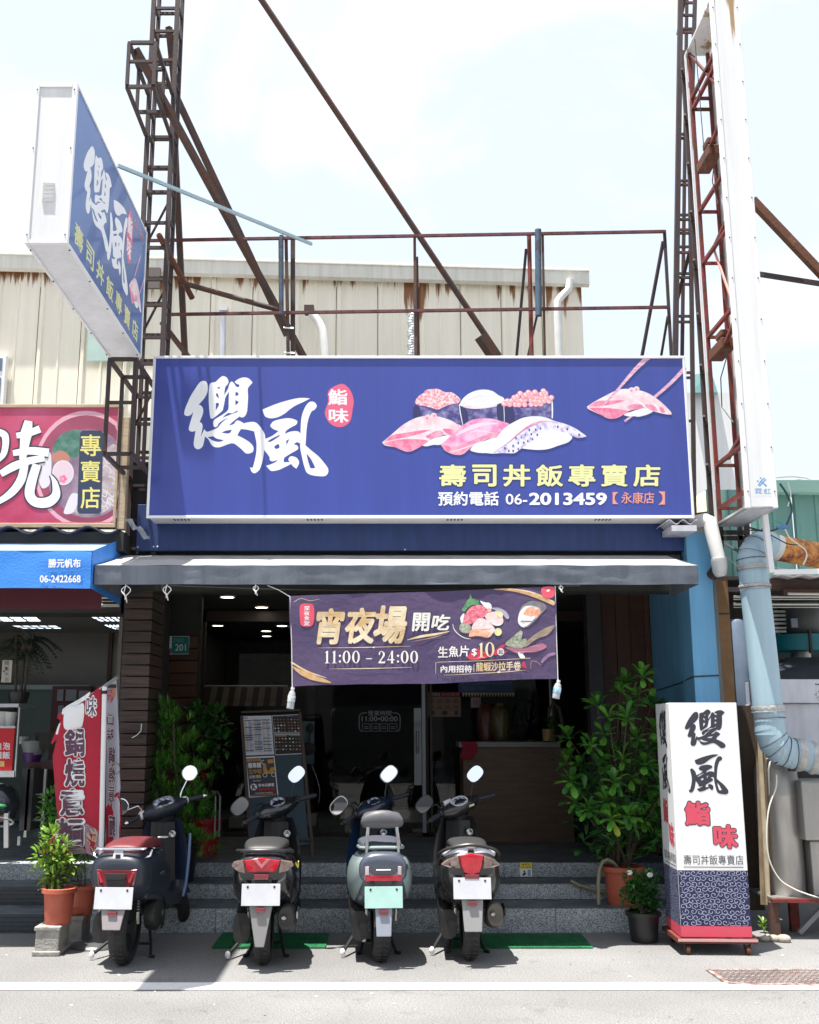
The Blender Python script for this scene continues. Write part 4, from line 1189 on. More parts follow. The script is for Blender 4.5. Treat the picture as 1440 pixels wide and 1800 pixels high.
# ================================================================ PYLON SIGN ON THE RIGHT
QY,QYF = 8.1,8.9
qx0,qx1 = 2.895,3.145
qz0,qz1 = W(1340,890,QY).z,8.35
pyl = thing("pylon_sign","tall white pylon sign box with its left side open, showing red steel framing","sign",((qx0 + qx1) / 2,QY,qz0))
def ww(z): return 0
q = MB(M_WHITED)
q.box(qx0 + .02,QY + .002,qz0,qx1 - .02,QY + .02,qz1)
q.build("front_panel",parent=pyl)
for x in (qx0,qx1 - .035):
 q = MB(M_WHITE); q.box(x,QY - .006,qz0 - .012,x + .035,QY + .035,qz1); q.build("edge_trim",parent=pyl,bevel=.003,seg=1)
q = MB(M_WHITED); q.box(qx1 - .012,QY + .036,qz0 + .002,qx1 - .002,QYF,qz1); q.build("side_panel",parent=pyl)
q = MB(M_STAINL); q.box(qx0,QY + .036,qz0 - .01,qx1,QYF,qz0); q.build("bottom_panel",parent=pyl)
for b in ((qx0 - .006,QY + .036,qz0 - .012,qx0 + .02,QYF,qz0 + .008),(qx1 - .02,QY + .036,qz0 - .012,qx1 + .006,QYF,qz0 + .008)):
 q = MB(M_ALU); q.box(*b); q.build("edge_trim",parent=pyl)
q = MB(M_WHITED); q.box(qx0 + .01,QY + .04,7.84,qx1 - .02,QYF,7.86); q.build("ceiling_panel",parent=pyl)
q = MB(M_WHITE); q.box(qx0 + .004,QYF - .02,qz0 + .01,qx0 + .02,QYF,7.84); q.build("edge_trim",parent=pyl)
def rbar(a,b,w_=.03,m=M_REDST,name="steel_strut"):
 q = MB(m); q.bar(a,b,w_); q.build(name,parent=pyl)
xi = qx0 + .035
rbar((xi,QYF - .05,qz0 + .01),(xi,QYF - .05,7.83)); rbar((xi,QY + .06,qz0 + .01),(xi,QY + .06,7.83)); rbar((qx1 - .04,QYF - .05,qz0 + .01),(qx1 - .04,QYF - .05,7.83))
for v in (112,135,345,447,590,828,905):
 z = AX(1240,v,qx0).z
 rbar((xi,QYF - .065,z),(xi,QY + .075,z),.03); rbar((xi + .016,QYF - .05,z),(qx1 - .056,QYF - .05,z),.025)
rbar((xi,QYF - .08,7.8),(xi,QY + .08,AX(1255,145,qx0).z),.02)
for (va,vb) in ((258,215),(443,405),(640,598),(828,800)):
 rbar((xi + .02,QYF - .3,AX(1240,va,qx0).z),(xi,QY + .06,AX(1265,vb,qx0).z + .05),.03)
rbar((xi + .02,QYF - .3,AX(1240,443,qx0).z),(xi,QY + .09,AX(1278,530,qx0).z),.016,mat("pinkish paint",(.6,.25,.2),.5))
for v in (265,630):
 q = MB(M_RUST); z = AX(1240,v,qx0).z; q.box(xi - .02,QYF - .45,z - .05,xi + .1,QYF - .1,z + .05); q.box(xi - .02,QYF - .45,z + .06,xi + .06,QYF - .3,z + .12)
 q.build("rusted_bracket",M_RUST,pyl,bevel=.01)
q = MB(M_PVC); q.tube([(xi + .03,QY + .14,qz0 + .05),(xi + .03,QY + .14,AX(1265,300,qx0).z)],.014,8); q.build("conduit",parent=pyl,smooth=True)
q = MB(M_BLACK); z = AX(1250,650,qx0).z
q.tube([(xi - .02,QY + .22,z),(xi - .03,QY + .4,z - .15),(xi - .03,QY + .42,z - .4),(xi - .02,QY + .2,z - .6)],.005,5)
z = AX(1250,280,qx0).z; q.tube([(xi - .02,QY + .2,z),(xi - .03,QY + .27,z - .2),(xi - .02,QY + .2,z - .45)],.005,5); q.tube([(xi - .02,QY + .5,7.8),(xi - .02,QY + .45,z)],.004,4)
q.build("loose_wires",parent=pyl,smooth=True,kind="stuff")
q = MB(M_STEEL)
for i in range(14):
 z = qz0 + .12 + i * .36
 for x in (qx0 + .02,qx1 - .02): q.sphere((x,QY - .007,z),.006,6,4)
q.build("screw_head",parent=pyl)
S = Surf((0,QY + .002,0)); M_LB = mat("light blue logo print",(.13,.32,.62),.4)
def zl6(l): return [(1290 + p[0] / 14.4,820 + p[1] / 14.4) for p in l]
S.stroke(zl6([(780,290),(700,360),(620,480)]),2.2,M_LB); S.stroke(zl6([(820,325),(740,400),(650,500)]),2.2,M_LB); S.stroke(zl6([(690,380),(740,420),(815,485)]),2.4,M_LB)
S.disc(*zl6([(680,292)])[0],1.6,1.6,M_LB,n=10); S.disc(*zl6([(608,370)])[0],1.6,1.6,M_LB,n=10); S.disc(*zl6([(815,488)])[0],1.7,1.7,M_LB,n=10)
S.text("霓",1327,858.5,1340,868,M_LB,bold=.005); S.text("虹",1342.5,858.5,1355,868,M_LB,bold=.005)
S.text("A D V E R T I S I N G",1327,870.5,1355.5,873.5,mat("pale blue print",(.5,.6,.72),.5))
S.done("logo_print",pyl)
# ================================================================ BOX SIGN ON CASTERS
fl,frr = G(1198,1652,.1),G(1323,1653,.1)
ex = (frr - fl); ex.z = 0; bw = ex.length; ex.normalize(); ey = Vector((-ex.y,ex.x,0))
bd = .46; bz0,bz1 = .1,W(1240,1235.5,(fl.y + frr.y) / 2).z
bs = thing("caster_box_sign","tall white box sign on casters with dark brush characters and a navy scroll pattern base","sign",fl + ex * bw / 2 + ey * bd / 2 - Vector((0,0,.1)))
tap = -.008
def bp(a,b,z):      # a along front 0..bw,b depth
 k = (z - bz0) / (bz1 - bz0)
 return fl + ex * (a + (0)) + ey * b + Vector((0,0,z - .1))
q = MB(M_WHITE)
ps = [bp(0,0,bz0 + .02),bp(bw,0,bz0 + .02),bp(bw,bd,bz0 + .02),bp(0,bd,bz0 + .02),bp(0,0,bz1),bp(bw,0,bz1),bp(bw,bd,bz1),bp(0,bd,bz1)]
q.hexa(ps); q.build("box_body",parent=bs,bevel=.006)
q = MB(M_REDST)
for (a0,b0,a1,b1) in ((-.03,-.03,bw + .03,.01),(-.03,bd - .01,bw + .03,bd + .03),(-.03,.01,.01,bd - .01),(bw - .01,.01,bw + .03,bd - .01)):
 q.hexa([bp(a0,b0,bz0 - .02),bp(a1,b0,bz0 - .02),bp(a1,b1,bz0 - .02),bp(a0,b1,bz0 - .02),bp(a0,b0,bz0 + .012),bp(a1,b0,bz0 + .012),bp(a1,b1,bz0 + .012),bp(a0,b1,bz0 + .012)])
q.build("base_frame",parent=bs)
q = MB(mat("pink washed edge",(.55,.32,.32),.6))
q.bar(bp(-.03,-.033,bz0 + .002),bp(bw + .03,-.033,bz0 + .002),.006,.016); q.build("edge_strip",parent=bs)
for (a,b) in ((.04,.0),(bw - .04,.0),(.04,bd),(bw - .04,bd)):
 c = bp(a,b,.033)
 q = MB(M_RUST); q.lathe([(.001,-.014),(.033,-.012),(.033,.012),(.001,.014)],c,14,Matrix.Rotation(pi / 2,3,'Y'))
 wh = q.build("caster",parent=bs)
 q = MB(M_STEEL); q.bar(c + Vector((-.02,0,0)),c + Vector((-.02,.01,.048)),.004,.03); q.bar(c + Vector((.02,0,0)),c + Vector((.02,.01,.048)),.004,.03); q.box(c.x - .025,c.y - .02,c.z + .042,c.x + .025,c.y + .03,c.z + .049)
 q.build("caster_fork",parent=wh)
M_KARA = mat("navy pattern ground",(.013,.015,.06),.5); M_KLINE = mat("pale scroll line",(.42,.46,.62),.5)
def box_face(S,Wd,label_suffix,rr,squeeze=1):
 H = bz1 - bz0 - .02
 S.poly([[(0.002,.075),(Wd - .002,.075),(Wd - .002,PT_),(.002,PT_)]],M_KARA,px=False,sm=False)
 S.poly([[(0.0,.0),(Wd,.0),(Wd,.075),(.0,.075)]],M_INKR,px=False,sm=False)
 nx = max(4,int(round(11 * squeeze))); nz = 10
 cw = Wd / nx; ch = (PT_ - .075) / nz
 off_save = S.off
 for i in range(nx + 1):
  for j in range(nz + 1):
   cx = cw * (i + (.5 if j % 2 else 0)) ; cz = .08 + ch * j + ch * .4
   if cx > Wd - cw * .35 or cx < cw * .3 or cz > PT_ - .015: continue
   cx += rr.uniform(-.1,.1) * cw; cz += rr.uniform(-.12,.12) * ch
   a0 = rr.uniform(0,2 * pi); sg = rr.choice((-1,1))
   pts = []
   for k in range(15):
    t = k / 14; r_ = .62 * (1 - t * .8); th = a0 + sg * t * 7.2
    x_ = min(max(cx + cw * r_ * cos(th),.004),Wd - .004); z_ = min(max(cz + ch * r_ * sin(th),.079),PT_ - .004)
    pts.append((x_,z_))
   S.stroke(pts,[.002,.0032,.0035,.0048],M_KLINE,px=False,n=1)
   S.off = off_save + .0001 * rr.random()
 S.off = off_save + .0002
_sf = Surf(bp(0,0,bz0 + .02),ex=ex,ez=(0,0,1)); PT_ = _sf.st(1250,1530)[1]
S = Surf(bp(0,-.0005,bz0 + .02),ex=ex,ez=(0,0,1))
box_face(S,bw,"",random.Random(11))
S.done("scroll_pattern",bs); S.off = .0006
H = bz1 - bz0 - .02
kx = bw / .50
# measured on the photo from the front face: left edge px 1183..1198,width ~ 118
def fx(u,v):  # fraction across the front at that height
 le = 1183 + (v - 1234) / (1652 - 1234) * 15; re = 1298 + (v - 1234) / (1652 - 1234) * 25
 return (u - le) / (re - le) * bw
def fz(v): return S.st(1250,v)[1]
def fbox(u0,v0,u1,v1): return lambda a,b: (fx(u0 + (u1 - u0) * a,v0 + (v1 - v0) * b),fz(v0 + (v1 - v0) * b))
draw_logo(S,M_INKK,'A',box=fbox(1210,1247,1279,1315),px=False)
draw_logo(S,M_INKK,'B',box=fbox(1215,1326,1283,1396),px=False)
S.done("brush_lettering",bs); S.off = .0006
S.text("鮨",fx(1206,1430),fz(1453),fx(1253,1430),fz(1407),M_INKK,bold=.075,px=False); S.text("鮨",fx(1207.5,1430),fz(1451),fx(1251.5,1430),fz(1409),M_INKR,bold=.04,px=False)
S.text("味",fx(1255,1470),fz(1493),fx(1300,1470),fz(1448),M_INKK,bold=.075,px=False); S.text("味",fx(1256.5,1470),fz(1491.5),fx(1298.5,1470),fz(1449.5),M_INKR,bold=.04,px=False)
S.text("壽司丼飯專賣店",fx(1204,1510),fz(1520),fx(1308,1510),fz(1503),M_INKK,px=False)
S.rect(fx(1204,1524),fz(1525),fx(1308,1524),fz(1523.6),M_INKK,px=False)
S.done("lettering",bs)
# left face
S = Surf(bp(-.0005,bd,bz0 + .02),ex=-ey,ez=(0,0,1))
box_face(S,bd,"",random.Random(12))
S.done("scroll_pattern",bs); S.off = .0006
fr_ = lambda u0,v0,u1,v1: (bd * u0,fz(v0),bd * u1,fz(v1))
_S2 = S
def gbox(a0,v0,a1,v1):
 z0_,z1_ = fzz(v0),fzz(v1)
 return lambda a,b: (bd * (a0 + (a1 - a0) * a),z0_ + (z1_ - z0_) * b)
S_front = Surf(bp(0,-.0005,bz0 + .02),ex=ex,ez=(0,0,1))
def fzz(v): return S_front.st(1250,v)[1]
draw_logo(S,M_INKK,'A',box=gbox(.22,1247,.75,1315),px=False)
draw_logo(S,M_INKK,'B',box=gbox(.25,1326,.80,1396),px=False)
S.text("鮨",bd * .2,fzz(1453),bd * .55,fzz(1407),M_INKR,bold=.04,px=False); S.text("味",bd * .55,fzz(1493),bd * .9,fzz(1448),M_INKR,bold=.04,px=False)
S.text("壽司丼飯專賣店",bd * .12,fzz(1520),bd * .93,fzz(1503),M_INKK,px=False); S.rect(bd * .12,fzz(1525),bd * .93,fzz(1523.6),M_INKK,px=False)
S.done("lettering",bs)
# ================================================================ LATTICE TOWERS AND ROOF STEELWORK
def steel(name,lab,pts,w_,m=M_STEEL,round_=False,group=None,cat="steel brace"):
 q = MB(m)
 if round_: q.tube(pts,w_ / 2,10)
 else:
  for a,b in zip(pts[:-1],pts[1:]): q.bar(a,b,w_)
 return tag(q.build(name,smooth=round_),lab,cat,group)
TX0,TX1,TY0,TY1 = -2.17,-1.94,8.98,9.2
tw = thing("lattice_tower","tall rusty square lattice mast behind the projecting sign, left of the long blue sign","lattice mast",((TX0 + TX1) / 2,9.1,3.0))
for (x,y) in ((TX0,TY0),(TX1,TY0),(TX0,TY1),(TX1,TY1)):
 q = MB(M_STEEL); q.bar((x,y,2.95),(x,y,9.6),.04 if y == TY0 else .035); q.build("mast_rail",parent=tw)
z = 3.12; i = 0
while z < 9.5:
 q = MB(M_STEEL); q.bar((TX0 + .02,TY0,z),(TX1 - .02,TY0,z),.026); q.build("rung",parent=tw)
 q = MB(M_STEEL); q.bar((TX0 + .018,TY1,z + .11),(TX1 - .018,TY1,z + .11),.026); q.build("rung",parent=tw)
 q = MB(M_STEEL); q.bar((TX0,TY0 + .02,z + .05),(TX0,TY1 - .018,z + .05),.022); q.bar((TX1,TY0 + .02,z + .05),(TX1,TY1 - .018,z + .05),.022); q.build("side_tie",parent=tw)
 if i % 3 == 1 and z < 6:
  q = MB(M_STEEL); q.bar((TX0 + .02,TY0 + .03,z + .02),(TX1 - .02,TY0 + .03,z + .45),.018); q.build("diagonal",parent=tw)
 z += .27 + (.04 if i % 2 else -.02); i += 1
def box_arm(lab,X0,X1,Y0,Y1,z0,z1,extra=()):
 t = thing("cantilever_frame",lab,"steel frame",((X0 + X1) / 2,Y1,z0),group="empty cantilever frames on the left mast")
 w_ = .03
 for x in (X0,X1):
  for zz_ in (z0,z1):
   q = MB(M_STEEL); q.bar((x,Y0,zz_),(x,Y1,zz_),w_); q.build("chord",parent=t)
  for y in (Y0 + .001,(Y0 + Y1) / 2):
   q = MB(M_STEEL); q.bar((x,y,z0 + .016),(x,y,z1 - .016),w_ * .95); q.build("post",parent=t)
 for zz_ in (z0,z1):
  for y in (Y0 + .002,(Y0 + Y1) / 2 + .003):
   q = MB(M_STEEL); q.bar((X0 + .016,y,zz_),(X1 - .016,y,zz_),w_ * .95); q.build("cross_tie",parent=t)
 q = MB(M_STEEL); zm = (z0 + z1) / 2; q.bar((X0 + .016,Y0 + .002,zm + .03),(X1 - .016,Y0 + .002,zm + .03),w_ * .8); q.build("cross_tie",parent=t)
 return t
box_arm("small empty box frame high on the left mast, above the projecting sign",-2.18,-1.95,8.2,8.96,7.05,7.48)
box_arm("rusty empty box frame on the left mast right below the projecting sign",-2.17,-1.96,8.08,8.96,3.73,4.52)
grp = "rusty braces behind the blue sign"
steel("steel_brace","brown channel brace running from the upper cantilever frame down right to the roof",[W(238,86,8.35),W(536,632,10.0)],.055,M_STEEL2,group=grp)
steel("steel_brace","second long brace running close behind the channel brace",[W(297,48,9.12),W(309,168,9.25),W(505,590,10.1)],.05,M_STEEL2,group=grp)
steel("steel_brace","nearly upright brown pole right of the left mast",[W(306,215,9.25),W(326,640,9.6)],.055,M_STEEL2,group=grp)
steel("steel_brace","longest diagonal pipe, crossing the open sky down to the sign's top edge",[W(440,-30,9.0),W(862,602,9.9)],.062,M_STEEL2,True,group=grp)
steel("pipe_sleeve","square sleeve at the foot of the longest diagonal pipe",[W(845,590,9.85),W(872,630,9.92)],.1,M_STEEL2,group=grp)
steel("steel_brace","short rust-orange pipe with a dark open end crossing the left mast at gutter height",[W(279,412,8.9),W(338,524,9.5)],.055,M_RUST,True,group=grp)
steel("steel_brace","rusty pipe sloping right from the near-upright pole to the roof frame's posts",[W(316,496,9.35),W(494,546,9.45)],.05,M_STEEL2,True,group=grp)
steel("steel_brace","short brown strut just above the long sign's top left corner",[W(284,566,9.2),W(338,636,9.3)],.04,M_STEEL2,group=grp)
RY = 9.35
rf = thing("roof_frame","rusty railing-like steel frame standing on the roof behind the long sign","steel frame",W(720,625,RY))
def rb(name,a,b,wpx,m=M_STEEL,y0=RY,y1=None,rnd=False):
 p,q_ = W(a[0],a[1],y0),W(b[0],b[1],y1 or y0)
 wm = wpx / F_PX * 9.6
 q = MB(m)
 if rnd: q.tube([p,q_],wm / 2,12)
 else: q.bar(p,q_,wm)
 return q.build(name,parent=rf,smooth=rnd)
M_MAROON = make_rusty("maroon painted tube",(.13,.035,.045),(.08,.03,.02),.4)
rb("top_rail",(262,423),(1169,407),5,M_MAROON); rb("middle_rail",(286,553),(1174,540),5,M_MAROON)
rb("post",(503,418),(507,640),6,M_STEEL2,RY + .03); rb("post",(515,417),(515,640),8,M_STEEL,RY + .06); rb("pipe_post",(495,414),(495,552),8,M_BLUEPIPE,RY - .06,rnd=True); rb("post",(491,420),(492,550),3,M_STEEL,RY + .1)
rb("post",(729,419),(731,640),5,M_STEEL2,RY + .03); rb("post",(733,452),(736,640),5,M_STEEL2,RY + .08)
rb("post",(930,411),(935,640),8,M_REDST,RY + .04,rnd=True); rb("post",(925,438),(907,640),5,M_STEEL,RY + .1,9.6); rb("pipe_post",(946,404),(947,555),12,M_BLUEPIPE,RY - .07,rnd=True); rb("post",(954,410),(958,640),4,M_STEEL2,RY + .02); rb("post",(944,555),(925,640),4,M_STEEL,RY + .1)
rb("post",(1168,405),(1181,640),5,M_STEEL,RY + .02); rb("brace",(1166,424),(1126,640),5,M_STEEL,RY + .05,9.9); rb("brace",(1174,556),(1160,640),4,M_STEEL,RY + .05,9.8)
q = MB(M_ALU)
for (u,v) in ((506,576),(508,620)): q.tube([W(u - 7,v,RY - .01),W(u + 10,v + 1,RY - .01)],.008,6)
q.build("wire_tie",parent=rf)
# right lattice mast
tr = thing("lattice_tower","narrow dark lattice mast between the long blue sign and the white pylon sign","lattice mast",W(1205,640,9.3))
for (a,b,w_,y) in (((1197,-40),(1187,640),.045,9.25),((1208,-40),(1199,640),.03,9.5),((1223,-40),(1213,300),.035,9.25),((1213,300),(1221,940),.035,9.25),((1199,90),(1252,930),.035,9.05)):
 q = MB(M_STEEL); q.bar(W(a[0],a[1],y),W(b[0],b[1],y),w_); q.build("mast_rail",parent=tr)
for i,v in enumerate([5,27,51,57,147,152,236,243,318,325,378,386,404,410,434,444,481,488,500,556,566,655,664,740,820]):
 xl = 1196 - v * .013; xr = 1221 - (v * .025 if v < 300 else 7.5 - (v - 300) * .012)
 q = MB(M_STEEL if i % 3 else M_MAROON); y = 9.25 if i % 2 else 9.42
 if v > 640: xl = 1207
 q.bar(W(xl,v,y),W(xr,v,y),.022); q.build("rung",parent=tr)
for v in (135,215,300,385,470,565,655,745,830):
 x = 1199 + (v - 90) * .063
 q = MB(M_STEEL); q.bar(W(x,v,9.05),W(x - 3,v - 14,8.95),.02); q.bar(W(x - 3,v,9.03),W(x + 5,v,9.03),.03); q.build("bracket",parent=tr)
rb2 = [((1192,60),(1203,0)),((1190,530),(1213,440))]
for a,b in rb2:
 q = MB(M_STEEL2); q.bar(W(*a,9.3),W(*b,9.3),.03); q.build("diagonal",parent=tr)
steel("rusted_beam","heavy flaking orange beam sloping down right beyond the white pylon sign",[W(1322,352,9.3),W(1500,540,9.3)],.072,M_RUST,cat="steel beam")
steel("thin_beam","thin dark rail passing behind the pylon toward the right edge",[W(1335,482,9.4),W(1500,508,9.4)],.04,M_STEEL,cat="steel beam")
# ================================================================ CREAM BUILDING BEHIND
BA,BB = 14.0,14.55
bxl,bxr = -9.0,W(1026,600,BB).x
rb_ = thing("cream_warehouse","cream corrugated warehouse rising behind the shops, rust runs below its gutter","building",(bxl,14.2,0))
def by(x): return BA + (BB - BA) * (x + 5.3) / (bxr + 5.3)
x = bxr; k = 0
ztop = 8.0
pw = .6
while x > bxl:
 q = MB(M_CREAM)
 prof = [(0,0),(.02,-.03),(.06,-.03),(.08,0),(.28,0),(.29,-.012),(.31,-.012),(.32,0),(.59,0)]
 pts0 = [(x - pw + a,by(x - pw + a) + b,3.55) for a,b in prof]; pts1 = [(p[0],p[1],ztop + .1) for p in pts0]
 n = len(prof)
 q.add(pts0 + pts1,[(i,i + 1,n + i + 1,n + i) for i in range(n - 1)])
 q.build("wall_panel",parent=rb_)
 x -= pw
q = MB(M_CREAM); q.box(bxl,14.6,3.55,bxr - .05,14.61,8.0); q.box(bxr - .02,BB + .01,3.55,bxr,22,8.2); q.build("wall",parent=rb_)
q = MB(M_CREAMG)
gp = [(0,.02,0),(-.14,.0,0)]
def gut(x): return [(x,by(x) - .005,7.98),(x,by(x) - .1,7.93),(x,by(x) - .16,7.96),(x,by(x) - .17,8.14),(x,by(x) - .19,8.15),(x,by(x) - .19,8.17),(x,by(x) - .02,8.2)]
q.loft([gut(bxl),gut(-3),gut(0),gut(bxr + .09)]); q.build("gutter",parent=rb_)
q = MB(mat("eave flashing",(.8,.78,.7),.5)); q.hexa([(bxl,by(bxl) - .1,8.19),(bxr + .1,by(bxr) - .1,8.19),(bxr + .1,22,8.3),(bxl,22,8.3),(bxl,by(bxl) - .1,8.23),(bxr + .1,by(bxr) - .1,8.23),(bxr + .1,22,8.9),(bxl,22,8.9)]); q.build("roof_edge",parent=rb_)
q = MB(M_PVC); yy = 14.4
q.tube([W(1002,492,yy - .05),W(1000,508,yy - .05),W(988,520,yy - .08),W(980,530,yy - .1),W(980,560,yy - .1),W(984,660,yy - .1)],.055,12); q.build("downpipe",parent=rb_,smooth=True)
# window,patch,conduits
wz0,wz1 = W(5,722,14.0).z,W(5,630,14.0).z; wx1 = W(14,680,14).x
q = MB(M_WHITE); q.box(wx1 - .9,13.86,wz0 - .05,wx1,13.97,wz1); wn = q.build("window",parent=rb_,bevel=.005)
q = MB(mat("bluish window glass",(.1,.16,.22),.1)); q.box(wx1 - .86,13.85,wz0,wx1 - .05,13.858,(wz0 + wz1) / 2 + .05); q.box(wx1 - .86,13.85,(wz0 + wz1) / 2 + .15,wx1 - .05,13.858,wz1 - .05); q.build("pane",parent=wn)
q = MB(mat("pale green patch panel",(.42,.56,.5),.5,var=.15)); a,b = W(152,634,13.9),W(197,540,13.9); q.box(a.x,13.9,a.z,b.x + .3,13.93,b.z); q.build("patch_panel",parent=rb_)
q = MB(M_ALU); q.tube([W(392,540,13.98),W(391,640,13.98)],.05,10); q.box(W(385,540,13.9).x,13.9,W(385,545,13.9).z,W(400,540,13.9).x,14.1,W(385,538,13.9).z); q.build("conduit",parent=rb_,smooth=True,ang=30)
q = MB(M_STEEL); q.box(W(535,545,14).x,13.95,W(535,548,14).z,W(552,545,14).x,14.15,W(535,538,14).z); q.build("bracket",parent=rb_)
q = MB(M_PVC); pts = [W(548,552,13.95),W(560,566,13.93),W(569,590,13.9),W(574,640,13.9)]; q.tube([Vector(p) for p in [pts[0],pts[0].lerp(pts[1],.5),pts[1],pts[1].lerp(pts[2],.5) + Vector((.01,0,0)),pts[2],pts[3]]],.06,12); q.build("flexible_duct",parent=rb_,smooth=True)
q = MB(M_ALU)
p0,p1 = W(724,552,13.93),W(723,640,13.93)
q.tube([p0.lerp(p1,i / 40) + Vector((.01 * sin(i * .7),0,0)) for i in range(41)],[.05 + .008 * (i % 2) for i in range(41)],10); q.build("flexible_duct",parent=rb_,smooth=True)
q = MB(mat("dark louvre",(.12,.1,.09),.7)); a,b = W(258,506,13.9),W(282,470,13.9); q.box(a.x,13.9,a.z,b.x,13.95,b.z); q.build("vent_grille",parent=rb_)
# bits far right
fb = thing("white_shed","small white shed wall glimpsed between the right mast and the pylon","building",W(1225,880,15))
q = MB(M_WHITED); a,b = W(1216,900,15),W(1262,690,15); q.box(a.x,15,2,b.x + .6,15.1,b.z); q.build("wall",parent=fb)
q = MB(mat("teal shed roof",(.1,.22,.22),.5)); q.hexa([W(1214,690,14.8),W(1262,690,14.8),W(1262,690,16),W(1214,690,16),W(1214,660,14.9),W(1250,652,14.9),W(1250,652,16),W(1214,660,16)]); q.build("roof",parent=fb)
fc = thing("cream_lean_to","cream corrugated lean-to roof just right of the long blue sign's lower corner","building",W(1230,900,10.6))
q = MB(mat("cream corrugated",(.6,.55,.38),.6,var=.2,stretch=(12,1,1))); q.hexa([W(1219,902,10.5),W(1250,898,10.5),W(1250,898,11.5),W(1219,902,11.5),W(1217,876,10.6),W(1242,862,10.6),W(1242,862,11.6),W(1217,876,11.6)]); q.build("roof",parent=fc)
q = MB(mat("cream rib wall",(.45,.42,.34),.7,stretch=(20,1,1),var=.4)); q.box(W(1220,900,10.8).x,10.8,2.0,W(1262,900,10.8).x,10.9,W(1230,896,10.8).z); q.build("wall",parent=fc)
# ================================================================ RIGHT-HAND NEIGHBOUR: mint shed,duct,tanks
MY = 9.6
ms = thing("mint_shed","pale mint corrugated shed on the right with a dark open machine bay below","building",W(1340,1010,MY))
mx0 = W(1246,950,MY).x; mz0,mz1 = W(1340,1016,MY).z,W(1340,870,MY).z
x = mx0
while x < mx0 + 2.4:
 q = MB(M_MINT); prof = [(0,0),(.015,-.025),(.045,-.025),(.06,0),(.2,0),(.21,-.01),(.225,-.01),(.235,0),(.39,0)]
 p0 = [(x + a,MY + b,mz0) for a,b in prof]; p1 = [(p[0],p[1],mz1 + .05) for p in p0]; n = len(prof)
 q.add(p0 + p1,[(i,i + 1,n + i + 1,n + i) for i in range(n - 1)]); q.build("wall_panel",parent=ms); x += .4
q = MB(mat("mint flashing",(.3,.52,.44),.45)); fx0 = W(1372,850,MY).x - .25
q.hexa([(fx0,MY - .12,mz1),(fx0 + 2.2,MY - .12,mz1),(fx0 + 2.2,MY + .1,mz1),(fx0,MY + .1,mz1),(fx0,MY - .14,mz1 + .12),(fx0 + 2.2,MY - .14,mz1 + .12),(fx0 + 2.2,MY + .3,mz1 + .2),(fx0,MY + .3,mz1 + .2)]); q.build("roof_flashing",parent=ms,bevel=.01)
q = MB(M_DARK); q.box(2.95,11.5,0,5.5,11.6,3.2); q.box(2.95,MY + .05,mz0 - .02,5.5,11.6,mz0 + .05); q.box(2.84,9.7,0,2.9,11.6,3); q.build("bay_wall",parent=ms)
q = MB(make_plank("old timber beam",(.05,.035,.028),(.14,.075,.05),(1,8,8))); a,b = W(1352,1036,9.3),W(1350,1018,9.3); q.box(a.x,9.3,a.z,5.5,9.42,b.z); q.build("timber_beam",parent=ms,bevel=.004)
q = MB(M_STEEL); q.box(W(1268,1018,9.4).x,9.4,W(1268,1040,9.4).z,3.5,9.46,W(1268,1032,9.4).z); q.box(W(1268,1018,9.4).x,9.4,W(1268,1019,9.4).z,3.5,9.46,W(1268,1013,9.4).z); q.box(W(1264,1018,9.4).x,9.39,0,W(1272,1018,9.4).x,9.45,W(1268,1013,9.4).z); q.build("steel_lintel",parent=ms)
# white corrugated edge strip above the bay
q = MB(M_WHITED)
e0 = W(1362,1014,9.2); q.loft([[(e0.x + .05 * k,y,e0.z + .012 * sin(k * 1.6) + (9.2 - y) * .0) for k in range(30)] + [(e0.x + .05 * k,y,e0.z + .014 + .012 * sin(k * 1.6)) for k in range(29,-1,-1)] for y in (9.16,9.6)]); q.build("sheet_edge",parent=ms)
# bright shutter tubes
M_TUBE = mat("pale steel tube",(.6,.6,.55),.35,.5)
for (v,r_) in ((1049,.012),(1053.5,.006),(1062,.014),(1067.5,.005)):
 q = MB(M_TUBE); q.tube([W(1290,v,9.55),W(1560,v,9.55)],r_,8); q.build("shutter_tube",parent=ms,smooth=True)
for v in (1075,1082,1089,1096,1104,1110,1118,1127,1134):
 q = MB(M_STAIN); q.bar(W(1351,v,9.9),W(1382 - (6 if v > 1110 else 0),v,9.9),.012,.02); q.build("louvre_slat",parent=ms)
lf = thing("light_fitting","rusty strip light fitting under the timber beam at the right edge","light fitting",W(1400,1043,9.25))
q = MB(M_STEEL2); q.box(W(1378,1044,9.2).x,9.2,W(1378,1046,9.2).z,W(1500,1044,9.2).x,9.3,W(1378,1036,9.2).z); q.build("housing",parent=lf)
q = MB(M_TUBE); q.tube([W(1385,1044,9.17),W(1500,1045,9.17)],.012,8); q.build("tube",parent=lf)
